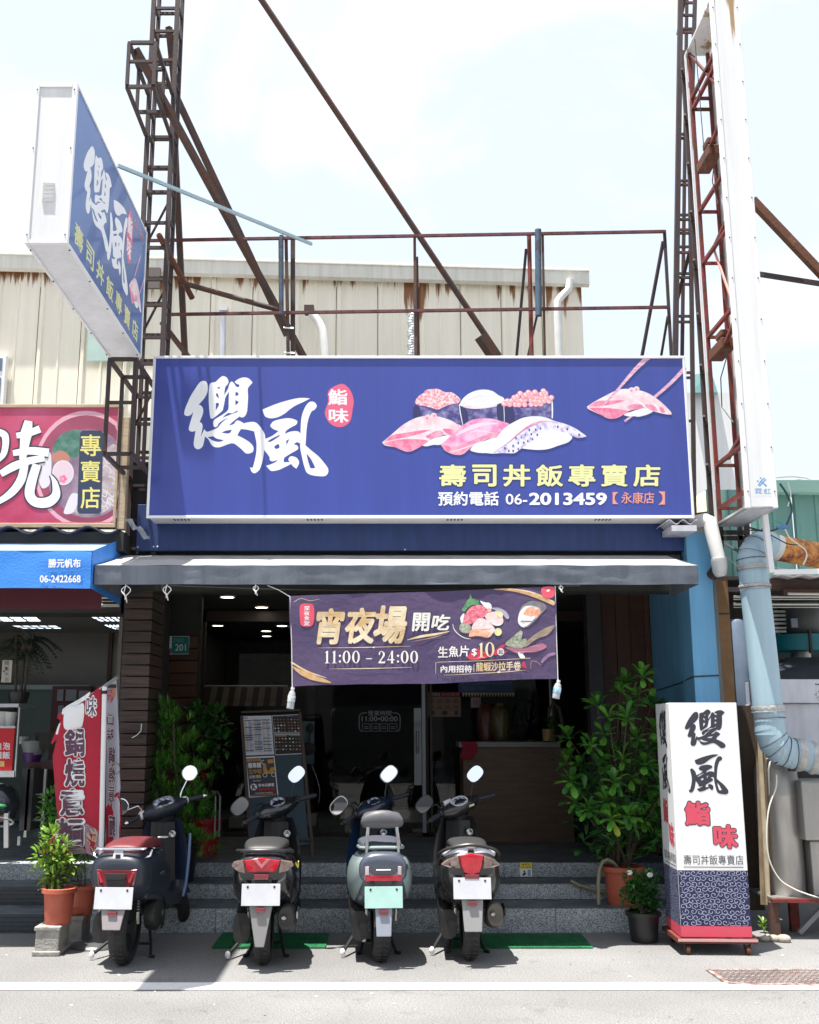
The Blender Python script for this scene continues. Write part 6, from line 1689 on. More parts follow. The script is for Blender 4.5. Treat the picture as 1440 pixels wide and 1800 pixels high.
# serif clock digits drawn as high-contrast outlines
def ellipse(cx,cy,rx,ry,n=24): return [(cx + rx * cos(2 * pi * i / n),cy + ry * sin(2 * pi * i / n)) for i in range(n)]
def dig(S,ch,x,y0,y1,m):
 h = y1 - y0; w_ = h * .62; X = lambda a: x + a * w_; Y = lambda b: y1 - b * h
 if ch == '0':
  S.poly([ellipse(X(.5),(y0 + y1) / 2,w_ * .5,h * .5),ellipse(X(.5),(y0 + y1) / 2,w_ * .24,h * .45)],m,sm=False); return w_ * 1.12
 if ch == '1':
  S.poly([[(X(.22),Y(.88)),(X(.5),Y(1)),(X(.58),Y(1)),(X(.58),Y(.06)),(X(.78),Y(.03)),(X(.78),Y(0)),(X(.16),Y(0)),(X(.16),Y(.03)),(X(.34),Y(.06)),(X(.34),Y(.86)),(X(.22),Y(.84))]],m,sm=False); return w_ * .85
 if ch == '2':
  S.poly([[(X(.08),Y(.7)),(X(.12),Y(.9)),(X(.48),Y(1)),(X(.85),Y(.85)),(X(.88),Y(.62)),(X(.6),Y(.38)),(X(.3),Y(.14)),(X(.82),Y(.14)),(X(.92),Y(.26)),(X(.9),Y(0)),(X(.05),Y(0)),(X(.06),Y(.08)),(X(.45),Y(.42)),(X(.62),Y(.68)),(X(.58),Y(.88)),(X(.4),Y(.94)),(X(.28),Y(.86)),(X(.26),Y(.7)),(X(.16),Y(.65))]],m,sm=False); return w_ * 1.05
 if ch == '4':
  S.poly([[(X(.02),Y(.24)),(X(.62),Y(1)),(X(.78),Y(1)),(X(.78),Y(.32)),(X(.98),Y(.32)),(X(.98),Y(.24)),(X(.78),Y(.24)),(X(.78),Y(.05)),(X(.9),Y(0)),(X(.42),Y(0)),(X(.54),Y(.05)),(X(.54),Y(.24))],[(X(.14),Y(.32)),(X(.54),Y(.32)),(X(.54),Y(.82))]],m,sm=False); return w_ * 1.08
 if ch == ':':
  S.disc(X(.25),Y(.14),h * .09,h * .09,m,n=10); S.disc(X(.25),Y(.6),h * .09,h * .09,m,n=10); return w_ * .55
 if ch == '-':
  S.rect(X(.2),Y(.4),X(.95),Y(.33),m); return w_ * 1.25
 return w_ * .35
x = 569
for ch in "11:00 - 24:00": x += dig(S,ch,x,1144,1166 + 0,M_CRM) * 1.09
M_RBR = mat("crimson brush print",(.55,.04,.09),.5)
S.poly([[(822,1155),(834,1140),(850,1145),(862,1150),(880,1134),(888,1134),(880,1146),(892,1144),(886,1150),(870,1152),(856,1156),(838,1160),(828,1160)]],M_RBR)
for i,c in enumerate("生魚片"): S.text(c,770 + i * 18.6,1136.5 - i * .8,787.5 + i * 18.6,1156 - i * .8,M_CRM,bold=.02)
S.text("$",829,1140,838,1154,M_CRM,bold=.015)
dig(S,'1',838.5,1130,1156,M_GOLD); dig(S,'0',853,1129,1155,M_GOLD)
S.disc(880,1146,6.2,6.4,M_CRM); S.text("起",876,1142,884,1150,M_DPUR,bold=.01)
S.stroke([(766,1184),(766,1165),(772,1164),(850,1161.5),(932,1157)],.8,M_GOLD,n=1)
S.text("內用招待",774.5,1169.5,830,1182.5,M_CRM,bold=.025); S.rect(832.5,1168,833.4,1181,M_CRM)
S.text("龍蝦沙拉手卷",836.5,1163.5,915.5,1179.5,M_GOLD,bold=.022,fn=lambda u,v: (u,v - (u - 836) * .025 + 1))
S.stroke([(780,1187),(876,1182),(925,1178)],[.4,1.4,.4],M_GOLD); S.disc(877,1181.5,3,1.6,M_CRM)
# sashimi plate
S.off = .0025
def zp(l): return [(780 + p[0] / 6.857,1030 + p[1] / 6.857) + ((1,) if len(p) > 2 else ()) for p in l]
M_PLATE = mat("plate rim print",(.4,.36,.48),.4); M_SHISO = mat("shiso leaf print",(.07,.22,.09),.5,col2=(.14,.34,.16),vscale=30); M_TUN = mat("tuna slice print",(.68,.06,.14),.45,col2=(.8,.3,.34),vscale=40)
M_SAL = mat("salmon slice print",(.82,.28,.14),.45,col2=(.85,.55,.42),vscale=42); M_SEAB = mat("seabream print",(.78,.5,.5),.45,col2=(.82,.7,.68),vscale=40); M_LEM = mat("lemon print",(.78,.7,.35),.45,col2=(.6,.62,.3),vscale=30)
M_GREENS = mat("garnish print",(.2,.24,.14),.5,col2=(.5,.5,.42),vscale=60)
S.stroke(zp([(110,460),(130,530),(190,590),(260,628),(330,640)]),[1,1.4,1.4,1,.5],M_CRM)
S.poly([zp([(560,265),(660,260),(750,310),(790,380),(760,400),(700,330),(620,290)])],M_PLATE)
S.poly([zp([(320,85,1),(345,150,1),(380,160),(430,180,1),(420,210),(455,235,1),(330,235),(250,310),(215,290,1),(240,250),(265,215,1),(280,180),(310,150,1)])],M_SHISO)
S.poly([zp([(440,180),(500,200),(550,205),(580,250),(560,300),(500,260)])],M_INKW); S.poly([zp([(200,390),(220,350),(250,330),(240,430),(215,450)])],M_INKW)
S.poly([zp([(250,360),(300,280),(360,240),(430,230),(490,250),(525,310),(500,370),(420,400),(350,450),(260,460),(235,420)])],M_TUN)
for (a,b,c,d_) in ((290,310,400,290),(260,380,380,350),(250,430,350,400)): S.stroke(zp([(a,b),((a + c) / 2,b - 30),(c,d_)]),[.3,1.2,.3],M_SEAB,n=3)
S.poly([zp([(500,370),(540,320),(620,310),(690,330),(720,430),(690,470),(640,480),(600,470),(530,420)])],M_SEAB)
S.poly([zp([(620,305),(670,300),(715,340),(700,385),(650,360)])],M_LEM)
S.poly([zp([(345,480),(400,400),(470,390),(540,430),(600,490),(615,540),(560,590),(480,540),(400,520),(340,520)])],M_SEAB)
S.poly([zp([(305,590),(330,530),(420,515),(520,535),(570,560),(575,600),(520,625),(420,605),(310,612)])],M_SAL)
for k in range(5): S.stroke(zp([(360 + k * 42,525),(375 + k * 42,560),(372 + k * 42,600)]),[.4,1,.4],M_CRM,n=3)
S.disc(*zp([(655,555)])[0],6.6,7,M_LEM,n=14); S.poly([zp([(190,480),(230,450),(290,450),(325,490),(310,560),(250,570),(200,540)])],M_GREENS); S.disc(*zp([(550,295)])[0],4,4,M_SAL,n=10)
# hand roll
S.off = .0025
S.poly([zp([(900,440),(900,340),(950,240),(1060,180),(1180,200),(1240,260),(1180,330),(1100,420),(1000,500),(940,490)])],mat("seaweed sheet print",(.17,.15,.18),.5,col2=(.3,.27,.27),vscale=14))
S.poly([zp([(895,400),(920,310),(980,250),(1060,240),(1150,270),(1160,330),(1090,400),(1030,460),(960,500),(905,460)])],M_INKW)
S.poly([zp([(960,330),(1000,275),(1060,255),(1110,290),(1090,350),(1020,380),(965,380)])],M_SAL); S.poly([zp([(1090,320),(1150,265),(1160,320),(1110,390)])],M_SAL)
S.poly([zp([(740,700),(850,600),(920,540),(950,560),(940,640),(1000,640),(960,740),(850,745)])],M_GREENS)
S.poly([zp([(950,730),(1050,620),(1200,520),(1330,470),(1330,500),(1250,590),(1120,640),(1000,730)])],mat("olive print",(.24,.17,.16),.5,col2=(.38,.3,.2),vscale=10))
S.poly([zp([(740,740),(960,750),(1180,690),(1240,740),(1100,800),(980,800),(930,830)])],mat("rose leaf print",(.42,.16,.24),.5)); S.poly([zp([(895,800),(950,820),(980,865),(920,868)])],M_INKW)
M_MAU = mat("mauve print",(.28,.17,.3),.6)
S.poly([zp([(1170,920),(1210,850),(1280,810),(1340,800),(1340,830),(1260,860),(1190,930)])],M_MAU); S.stroke(zp([(1050,1000),(1055,910),(1110,910),(1170,950)]),.8,M_GOLDD)
S.poly([zp([(935,960),(965,905),(985,950),(1000,995),(960,985)])],M_RBR)
S.done("banner_print",ban)
q = MB(M_ROPE)
q.tube([W(470,1029,8.08),W(490,1037,8.09),W(510,1049,BNY)],.0035,5)
q.build("tie_rope",parent=ban); q = MB(M_ROPE); q.tube([W(510,1048,BNY - .002),W(513,1130,BNY + .003),W(514,1210,BNY)],.0035,5); q.build("edge_cord",parent=ban)
q = MB(M_ROPE); q.tube([W(976,1030,BNY),W(978,1110,BNY + .003),W(981,1198,BNY)],.0035,5); q.build("edge_cord",parent=ban)
# water bottles weighting the corners
M_PET = mat("clear plastic bottle",(.75,.8,.82),.08,spec=.6,trans=.55); M_LBL = mat("ribbed bottle label",(.8,.82,.82),.4,col2=(.25,.3,.3),vscale=40,stretch=(1,1,3)); M_LBL2 = mat("blue bottle label",(.1,.38,.75),.4,col2=(.7,.8,.88),vscale=25)
def bottle(u,v0,v1,lean,lm,lab,y=BNY):
 a,b = W(u,v1,y),W(u,v0,y); h = b.z - a.z; c = Vector((a.x,y,a.z))
 t = thing("plastic_bottle",lab,"bottle",c,group="plastic bottles weighting the banner")
 M = Matrix.Translation(c) @ Matrix.Rotation(lean,4,'Y') @ Matrix.Translation(-c)
 r_ = .029
 q = MB(M_PET); q.T = M; q.lathe([(.001,0),(r_ * .9,0),(r_,h * .04),(r_ * .93,h * .12),(r_,h * .2),(r_ * .93,h * .28),(r_,h * .33),(r_,h * .62),(r_ * .8,h * .75),(r_ * .42,h * .88),(r_ * .4,h * .92)],c,16); q.build("bottle_body",parent=t,smooth=True)
 q = MB(lm); q.T = M; q.lathe([(r_ * 1.02,h * .33),(r_ * 1.03,h * .34),(r_ * 1.03,h * .6),(r_ * 1.02,h * .61)],c,16); q.build("label",parent=t,smooth=True)
 q = MB(M_WHITE); q.T = M; q.lathe([(.001,h),(r_ * .48,h),(r_ * .48,h * .9),(.001,h * .9)],c,12); q.build("cap",parent=t,smooth=True,ang=30)
bottle(510,1208,1246,.12,M_LBL,"crinkled white plastic bottle tied to the purple banner's lower left corner")
bottle(977,1195,1228,.2,M_LBL2,"plastic bottle with a blue label tied to the purple banner's lower right corner")
# ================================================================ FEATHER FLAGS ON THE LEFT
FLY = 8.35
fs_ = thing("flag_stand","white pole flag stand with a round flat base beside the leftmost scooter","flag stand",G(172,1664))
q = MB(M_WHITE); q.tube([W(184,1207,FLY),W(178,1505,FLY)],.02,12); q.build("cloth_sleeve",parent=fs_,smooth=True)
q = MB(M_BLACK); q.tube([W(184,1214,FLY - .0),W(183.8,1220,FLY)],.022,12); q.build("black_clip",parent=fs_,smooth=True)
q = MB(M_ALU); q.tube([W(178,1500,FLY),W(174,1662,FLY)],.014,10); q.build("pole",parent=fs_,smooth=True)
c = G(170,1663); q = MB(mat("dark weighted base",(.1,.11,.11),.3,.3)); q.lathe([(.001,.05),(.03,.05),(.035,.035),(.17,.03),(.19,.02),(.2,.005),(.2,0)],c,36); q.build("base",parent=fs_,smooth=True,ang=30)
q = MB(M_ALU); q.bar(W(183,1207,FLY),W(206,1191,FLY + .12),.02); q.bar(W(183,1206,FLY),W(150,1226,FLY),.008); q.build("top_arm",parent=fs_)
# red flag
rfl = thing("red_flag","torn red feather flag with white-edged vertical characters, left of its pole","flag",W(150,1400,FLY))
M_FLR = mat("red flag cloth",(.55,.018,.05),.65,var=.15,vscale=3,bump=.2,bscale=60,sub=.25)
def fwarp(a,b): return .035 * sin(a * 26 + b * 1.5) * min(1,max(0,(-2.18 - a) * 3 + .3)) + .012 * noise.noise(Vector((a * 6,b * 4,3)))
S = Surf((0,FLY,0),warp=fwarp,off=0,step=.0003)
def cloth(S,left,right,m,name,parent,nu=26,nv=80,fold=None,rag=None):
 """sheet between two edge polylines given as [(v,u)...] in the photo"""
 def interp(L,v):
  if v <= L[0][0]: return L[0][1]
  for (a,b) in zip(L[:-1],L[1:]):
   if v <= b[0]: return a[1] + (b[1] - a[1]) * (v - a[0]) / (b[0] - a[0])
  return L[-1][1]
 q = MB(m)
 def fn(a,b):
  vt = top(a); vb = bot(a); v = vt + (vb - vt) * b
  u = interp(left,v) + (interp(right,v) - interp(left,v)) * a
  p = S.st(u,v); return S.at(p.x,p.y,0)
 top = fold[0]; bot = fold[1]
 q.grid(fn,nu,nv)
 o = q.build(name,parent=parent,smooth=True)
 return o
cloth(S,[(1205,118),(1262,112),(1300,100),(1330,91),(1400,98),(1440,104),(1470,90),(1500,68)],[(1205,178),(1500,175)],M_FLR,"flag_cloth",rfl,fold=(lambda a: 1262 - 57 * a,lambda a: 1500 - 2 * a))
# loose torn strip
q = MB(M_FLR); st_ = [(108,1262),(103,1275),(96,1290),(90,1306),(92,1308),(99,1300),(104,1292),(112,1276)]
S2 = Surf((0,FLY - .02,0)); S2.poly([[(p[0],p[1]) for p in st_]],M_FLR,n=2); S2.poly([[(104,1272),(98,1290),(103,1290),(110,1272)]],M_INKW,n=2); S2.poly([[(104,1254),(113,1250),(116,1262),(106,1266),(100,1262)]],M_FLR,n=1); S2.done("torn_strip",rfl)
M_PLUM = mat("plum print",(.12,.05,.085),.6)
S.off = .003
S.poly([[(113,1257),(125,1246),(140,1236),(156,1226),(160,1216),(150,1222),(128,1235),(113,1247)]],M_INKW,n=2)
S.poly([[(118,1245),(133,1240),(146,1236),(148,1250),(145,1270),(140,1280),(118,1283),(114,1270)]],M_INKW,n=3); S.poly([[(121,1262),(130,1255),(138,1262),(137,1272),(120,1277)]],M_FLR,n=3)
S.text("味",150,1222,172,1262,M_INKW,bold=.09,shear=.1); S.text("味",151.5,1224,170.5,1260,M_PLUM,bold=.015,shear=.1)
def flagchar(c,u0,v0,u1,v1):
 S.off = .004
 S.text(c,u0 - 3,v0 - 1.5,u1 + 2,v1 + 1.5,M_INKW,bold=.085); S.off += .0015; S.text(c,u0 - 1,v0,u1,v1,M_PLUM,bold=.035)
flagchar("鍋",117,1279,149,1330); flagchar("燒",117,1333,149,1383); flagchar("意",109,1386,147,1434); flagchar("麵",100,1437,148,1488)
S.poly([[(96,1500),(100,1491),(118,1488),(146,1490),(150,1500)]],mat("grey brown print",(.2,.15,.15),.6),n=2)
S.poly([[(150,1448),(160,1452),(175,1462),(176,1498),(152,1499)]],M_BOWL2,n=2)
rr = random.Random(9)
for i in range(16):
 cx,cy = rr.uniform(154,172),rr.uniform(1460,1495); S.stroke([(cx - 3,cy - 5),(cx + rr.uniform(-4,4),cy),(cx + 2,cy + 5)],1.4,mat("tan noodle print",(.6,.42,.3),.6),n=3)
S.done("flag_lettering",rfl)
# white flag
wfl = thing("white_flag","white and red feather flag seen from behind, between its pole and the wood pillar","flag",W(200,1350,FLY + .1))
M_FLW = mat("white flag cloth",(.62,.66,.74),.7,sub=.3)
FY2 = FLY + .13
S = Surf((0,FY2,0),warp=lambda a,b: .02 * sin(a * 34 + b) + .01 * noise.noise(Vector((a * 5,b * 4,8))),off=0,step=.0003)
cloth(S,[(1190,188),(1500,184)],[(1190,205),(1300,211),(1480,212)],M_FLW,"flag_cloth",wfl,nu=16,nv=70,fold=(lambda a: 1204 - 13 * a,lambda a: 1498 - 20 * a))
S.off = .003
S.rect(187,1203,205,1209,M_STEEL)
S.poly([[(186,1470),(185,1420),(192,1412),(200,1400),(211,1392),(212,1480),(186,1497)]],M_FLR,n=2)
S.poly([[(188,1375),(192,1358),(200,1345),(210,1344),(212,1360),(212,1395),(200,1405),(190,1418)]],mat("soft picture print",(.45,.5,.35),.6,col2=(.5,.35,.55),vscale=6),n=3)
S.poly([[(197,1341),(211,1342),(211,1359),(198,1357)]],mat("faded plum print",(.25,.15,.25),.6),n=2)
S.stroke([(196,1206 + 5),(199,1222),(196,1232)],[3,4,2],M_BOWL); S.poly([[(197,1208),(202,1207),(203,1220),(199,1230),(197,1222)]],mat("small orange print",(.6,.2,.1),.6),n=2)
S.text("好味",187,1210,196,1236,M_INKR,bold=.02,flip=True)
for c,v0,v1,u0 in (("口",1256,1276,187),("味",1280,1302,187),("鍋",1313,1342,191),("燒",1348,1376,191),("意",1380,1410,190),("麵",1432,1470,192)):
 S.text(c,u0 - .8,v0 - 1,u0 + 13.8,v1 + 1,M_INKW,bold=.07,flip=True); S.text(c,u0,v0,u0 + 13,v1,M_PLUM,bold=.03,flip=True)
S.done("flag_lettering",wfl)
# ================================================================ SCOOTERS
M_TYRE = mat("tyre rubber",(.022,.022,.023),.8,var=.4,vscale=12,bump=.3)
M_ENG = mat("engine casting",(.045,.044,.044),.5,.5,var=.45,vscale=9)
M_ENGD = mat("dark engine plastic",(.025,.025,.026),.5,var=.3)
M_SILV = mat("worn silver metal",(.5,.5,.49),.3,.9,var=.2,vscale=15)
M_CLEAR = mat("clear lamp lens",(.24,.17,.15),.12,var=.35,vscale=40,coat=.6)
M_REDL = mat("red lamp lens",(.5,.012,.03),.12,var=.3,vscale=20,coat=.8)
M_REDD = mat("dark red lamp lens",(.16,.02,.028),.15,coat=.8)
M_ORNG = mat("orange lens",(.75,.2,.02),.2,coat=.5)
M_PLATE_W = mat("white number plate",(.5,.51,.54),.5,var=.15,vscale=6)
M_PLATE_G = mat("pale green number plate",(.33,.52,.47),.5,var=.15,vscale=6)
M_MIRR = mat("mirror glass",(.92,.93,.95),.02,1.0)
M_GAUGE = mat("instrument face",(.55,.58,.65),.15,col2=(.08,.08,.16),vscale=38,lo=.45,hi=.55,coat=1)
M_GRIP = mat("rubber grip",(.022,.026,.035),.65)
def supe(w_,h_,e,y,zc,n=28,xo=0):
 r_ = []
 for i in range(n):
  t = 2 * pi * i / n; c_,s_ = cos(t),sin(t)
  r_.append((xo + w_ / 2 * math.copysign(abs(c_) ** (2 / e),c_),y,zc + h_ / 2 * math.copysign(abs(s_) ** (2 / e),s_)))
 return r_
def resamp(secs,k=4):
 """smooth a list of numeric tuples"""
 out_ = []
 for i in range(len(secs) - 1):
  p0,p1,p2,p3 = secs[max(i - 1,0)],secs[i],secs[i + 1],secs[min(i + 2,len(secs) - 1)]
  for j in range(k):
   t = j / k
   out_.append(tuple(.5 * (2 * b + (c - a) * t + (2 * a - 5 * b + 4 * c - d) * t * t + (3 * b - a - 3 * c + d) * t ** 3) for a,b,c,d in zip(p0,p1,p2,p3)))
 out_.append(secs[-1]); return out_
def scooter(pos,yaw,steer,P,label):
 root = thing("scooter",label,"scooter",(pos.x,pos.y,0),(0,0,yaw),group="scooters parked nose-in at the steps")
 B = lambda q,n,m=None,par=root,**k: q.build(n,m,par,local=True,**k)
 body,trim,shield = P['body'],P['trim'],P['shield']
 # ---- rear shell
 W_ = P.get('w',1.0)
 secs = resamp(P['secs'],4)
 q = MB(body); q.loft([supe(s_[2] * W_,s_[3],s_[4],s_[0],s_[1]) for s_ in secs]); B(q,"rear_body",smooth=True,ang=60)
 for sy in (-.16,.34):
  i_ = min(range(len(secs)),key=lambda k: abs(secs[k][0] - sy)); a_ = secs[i_]
  q = MB(M_BLACK); q.loft([supe(a_[2] * W_ + .004,a_[3] + .004,a_[4],a_[0] + d_,a_[1]) for d_ in (-.0015,.0015)]); B(q,"panel_seam")
 for s_ in (-1,1):
  q = MB(M_BLACK); q.tube(resamp([(s_ * .17,.98,.985),(s_ * .13,1.09,1.0),(s_ * .07,1.1,.93),(s_ * .04,1.08,.8)],4),.004,6); B(q,"brake_cable",smooth=True)
 q = MB(M_ENGD); q.loft([supe(.2,.2,3,.2,.42),supe(.24,.22,3,.45,.40),supe(.3,.16,3,.62,.34)]); B(q,"underbody",smooth=True)
 for (s_) in (-1,1):     # lower side skirts
  q = MB(P.get('skirt',trim))
  q.loft([supe(.03,.10,2.4,y,z,12,s_ * x) for (y,z,x) in resamp([(-.12,.50,.165),(.1,.46,.19),(.35,.4,.19),(.6,.34,.17),(.9,.31,.165)],3)]); B(q,"side_skirt",smooth=True)
 # ---- seat
 q = MB(P['seat']); zs = P.get('seatz',0)
 q.loft([supe(s_[2],s_[3],2.6,s_[0],s_[1] + zs) for s_ in resamp(P['seatsecs'],4)]); B(q,"seat",smooth=True,ang=60)
 q = MB(M_BLACK); q.loft([supe(s_[2] * 1.06,.035,2.6,s_[0] * 1.02,s_[1] - .035 + zs) for s_ in resamp(P['seatsecs'],3)]); B(q,"seat_base",smooth=True)
 # ---- floor,tunnel,leg shield
 q = MB(trim); q.box(-.17,.56,.27,.17,1.02,.33); B(q,"footboard",bevel=.02)
 q = MB(shield)
 def sh(off):
  def fn(a,b):
   x = (2 * a - 1); wd = .215 - .05 * (b - .45) ** 2 * 4 * (1 if b > .45 else .6) - .03 * b
   return (x * wd,.985 + .10 * (1 - b) * .6 - .075 * x * x * (1 - .4 * b) + off + .03 * sin(b * 3),.30 + .60 * b)
  return fn
 f1,f2 = sh(0),sh(.035)
 q.grid(f1,16,16); q.grid(f2,16,16)
 for k in range(16):
  for (a0,b0,a1,b1) in ((0,k / 16,0,(k + 1) / 16),(1,k / 16,1,(k + 1) / 16),(k / 16,1,(k + 1) / 16,1),(k / 16,0,(k + 1) / 16,0)):
   q.add([f1(a0,b0),f1(a1,b1),f2(a1,b1),f2(a0,b0)],[(0,1,2,3)])
 B(q,"leg_shield",smooth=True,ang=50)
 q = MB(P.get('inner',M_BLACK)); q.loft([[(x * (.11 - .015 * z_),.965 - .05 * (1 - abs(x)) - .02 * z_,.42 + .45 * z_) for x in (-1,-.6,-.2,.2,.6,1)] + [(x * .1,1.0,.42 + .45 * z_) for x in (1,-1)] for z_ in (0,.3,.6,1)]); B(q,"inner_panel",smooth=True,ang=40)
 # ---- front fender,wheel,fork : steered
 ax = Vector((0,-sin(radians(27)),cos(radians(27)))); piv = Vector((0,1.02,.82))
 ST = Matrix.Translation(piv) @ Matrix.Rotation(steer,4,ax) @ Matrix.Translation(-piv)
 def wheel(c,r_,wd,T=None):
  q = MB(M_TYRE); q.T = T
  prof = []
  for i in range(15):
   t = pi * i / 14
   prof.append((r_ - .055 + .055 * sin(t) ** .8,-wd / 2 * cos(t)))
  q.lathe([(r_ - .07,-wd / 2 * .8)] + prof + [(r_ - .07,wd / 2 * .8)],c,40,Matrix.Rotation(pi / 2,3,'Y'))
  rim = MB(M_SILV if P.get('rim') else M_ENGD); rim.T = T
  rim.lathe([(r_ - .065,-wd * .36),(r_ - .08,-wd * .3),(r_ - .09,0),(r_ - .08,wd * .3),(r_ - .065,wd * .36)],c,32,Matrix.Rotation(pi / 2,3,'Y'))
  rim.lathe([(.001,-.05),(.045,-.045),(.045,.045),(.001,.05)],c,16,Matrix.Rotation(pi / 2,3,'Y'))
  for k in range(6):
   a = k * pi / 3; rim.bar(Vector(c) + Vector((0,.04 * cos(a),.04 * sin(a))),Vector(c) + Vector((0,(r_ - .08) * cos(a),(r_ - .08) * sin(a))),.03,.022,up=(1,0,0))
  w_ = B(rim,"wheel",smooth=True,ang=40); B(q,"tyre",par=w_,smooth=True,ang=60)
  g = MB(M_BLACK); g.T = T
  for k in range(34):
   a = 2 * pi * k / 34
   for sx in (-1,1):
    p0 = Vector(c) + Vector((sx * .004,(r_ + .0015) * cos(a),(r_ + .0015) * sin(a))); p1 = Vector(c) + Vector((sx * wd * .32,(r_ - .008) * cos(a + .1),(r_ - .008) * sin(a + .1)))
    g.bar(p0,p1,.006,.006)
  B(g,"tread_groove",par=w_,kind="stuff")
 RR,TW = P.get('R',.235),P.get('tw',.115)
 wheel((0,0,RR),RR,TW)
 wheel((0,1.26,RR),RR,.1,ST)
 q = MB(shield); q.T = ST
 q.loft([[(x * .07,1.26 + (RR + .035 - abs(x) ** 3 * .035) * cos(t),RR + (RR + .035 - abs(x) ** 3 * .035) * sin(t)) for x in (-1,-.8,-.4,0,.4,.8,1)] + [(x * .066,1.26 + (RR + .02 - abs(x) ** 3 * .035) * cos(t),RR + (RR + .02 - abs(x) ** 3 * .035) * sin(t)) for x in (1,.4,0,-.4,-1)] for t in [radians(d) for d in range(20,171,15)]]); B(q,"front_fender",smooth=True,ang=50)
 q = MB(M_SILV); q.T = ST
 for s_ in (-1,1): q.tube([(s_ * .075,1.26,RR),(s_ * .07,1.19,.5),(s_ * .03,1.12,.62)],.016,8)
 q.bar((-.07,1.19,.52),(.07,1.19,.52),.03); B(q,"fork",smooth=True)
 # ---- handlebar unit
 H = lambda q,n,par=root,**k: (setattr(q,'T',q.T),B(q,n,par=par,**k))[1]
 q = MB(P.get('cowl',body)); q.T = ST
 q.loft([[(x,.94 + yo + ry_ * cos(t),.965 + zo + rz_ * sin(t)) for t in [2 * pi * i / 18 for i in range(18)]] for (x,ry_,rz_,yo,zo) in resamp([(-.19,.028,.028,-.02,.01),(-.15,.045,.045,-.01,.005),(-.09,.085,.068,.01,0),(0,.1,.078,.02,0),(.09,.085,.068,.01,0),(.15,.045,.045,-.01,.005),(.19,.028,.028,-.02,.01)],3)])
 hb = B(q,"handlebar_cowl",smooth=True,ang=60)
 q = MB(P.get('stem',M_BLACK)); q.T = ST; q.loft([supe2(c_,w1,w2) for (c_,w1,w2) in ()] or [[(rx * cos(t),yc_ + ry_ * sin(t),z_) for t in [2 * pi * i / 16 for i in range(16)]] for (z_,yc_,rx,ry_) in ((.72,1.03,.085,.06),(.85,.985,.075,.06),(.94,.95,.08,.065))]); B(q,"steering_neck",smooth=True)
 # instrument: tilted oval on the rider side
 gx,gy = P.get('gauge',(.075,.05)); GN = Matrix.Translation((0,.905,1.022)) @ Matrix.Rotation(radians(-38),4,'X').inverted()
 GN = Matrix.Translation((0,.90,1.02)) @ Matrix.Rotation(radians(38),4,'X')
 def gring(sx,sz,sq,n=26): 
  return [(sx * math.copysign(abs(cos(t)) ** (2 / sq),cos(t)),sz * math.copysign(abs(sin(t)) ** (2 / sq),sin(t)),0) for t in [2 * pi * i / n for i in range(n)]]
 sq = P.get('gsq',2)
 q = MB(P.get('bezel',M_SILV)); q.T = ST @ GN
 a_,b_,c_ = gring(gx * 1.18,gy * 1.2,sq),gring(gx * 1.1,gy * 1.12,sq),gring(gx,gy,sq)
 q.loft([[(x,y,-.02) for x,y,z in a_],[(x,y,.006) for x,y,z in b_],[(x,y,.004) for x,y,z in c_]],caps=False); ins = B(q,"instrument_bezel",smooth=True)
 q = MB(M_GAUGE); q.T = ST @ GN; q.add([(x,y,.003) for x,y,z in c_],[tuple(range(len(c_)))]); B(q,"instrument_glass",par=ins)
 if P.get('lcd'):
  q = MB(mat("dark display",(.03,.035,.06),.1,coat=1)); q.T = ST @ GN; q.box(-.03,-.03,.0035,.03,0.0,.0045); B(q,"display",par=ins)
 # grips,levers,switch pods,mirrors
 for s_ in (-1,1):
  q = MB(M_GRIP); q.T = ST; q.tube([(s_ * .2,.925,.975),(s_ * .325,.885,.965)],.0175,14); g_ = B(q,"grip",smooth=True,ang=40)
  q = MB(P.get('barend',M_BLACK)); q.T = ST; q.tube([(s_ * .325,.885,.965),(s_ * .335,.882,.964),(s_ * .352,.876,.963)],[.019,.021,.01],12); B(q,"bar_end",par=g_,smooth=True)
  q = MB(P.get('lever',M_SILV)); q.T = ST; q.tube([(s_ * .175,.965,.975),(s_ * .22,.975,.972),(s_ * .3,.95,.962),(s_ * .335,.93,.955)],[.008,.0075,.006,.009],8); B(q,"brake_lever",smooth=True)
  q = MB(P.get('pod',M_BLACK)); q.T = ST; q.loft([supe_x(x,r_,.928,.978) for (x,r_) in ((s_ * .15,.026),(s_ * .165,.034),(s_ * .195,.034),(s_ * .207,.024))]); pod = B(q,"switch_pod",smooth=True,ang=50)
  q = MB(M_BLACK); q.T = ST
  for k in range(3): q.box(s_ * .18 - .008,.885,.962 + k * .014,s_ * .18 + .008,.9,.970 + k * .014)
  B(q,"switch_button",par=pod)
  mz = P.get('mz',0)
  q = MB(P.get('mstem',M_BLACK)); q.T = ST
  mc = Vector((s_ * .265,.955,1.165 + mz)) if P.get('mround') != 1 else Vector((s_ * .29,.95,1.15 + mz))
  if s_ < 0: mc = mc + Vector((-.035,0,-.075))
  q.tube([(s_ * .17,.955,.985),(s_ * .172,.955,1.03),(s_ * .19,.957,1.055),mc + Vector((-s_ * .03,.012,-.045)),mc + Vector((0,.012,0))],[.01,.008,.006,.006,.008],8); stm = B(q,"mirror_stem",smooth=True)
  # head faces the rider; the right one is tipped to the sky
  tilt = radians(17) if s_ > 0 else radians(2)
  Mh = ST @ Matrix.Translation(mc) @ Matrix.Rotation(-steer * (.75 if s_ > 0 else .55),4,'Z') @ Matrix.Rotation(tilt,4,'X').inverted() @ Matrix.Rotation(radians(28) * (-1 if P.get('mround') != 1 else 0),4,'Y')
  ex_,ez_,sqm = (.058,.058,2) if P.get('mround') == 1 else (.072,.052,2.7)
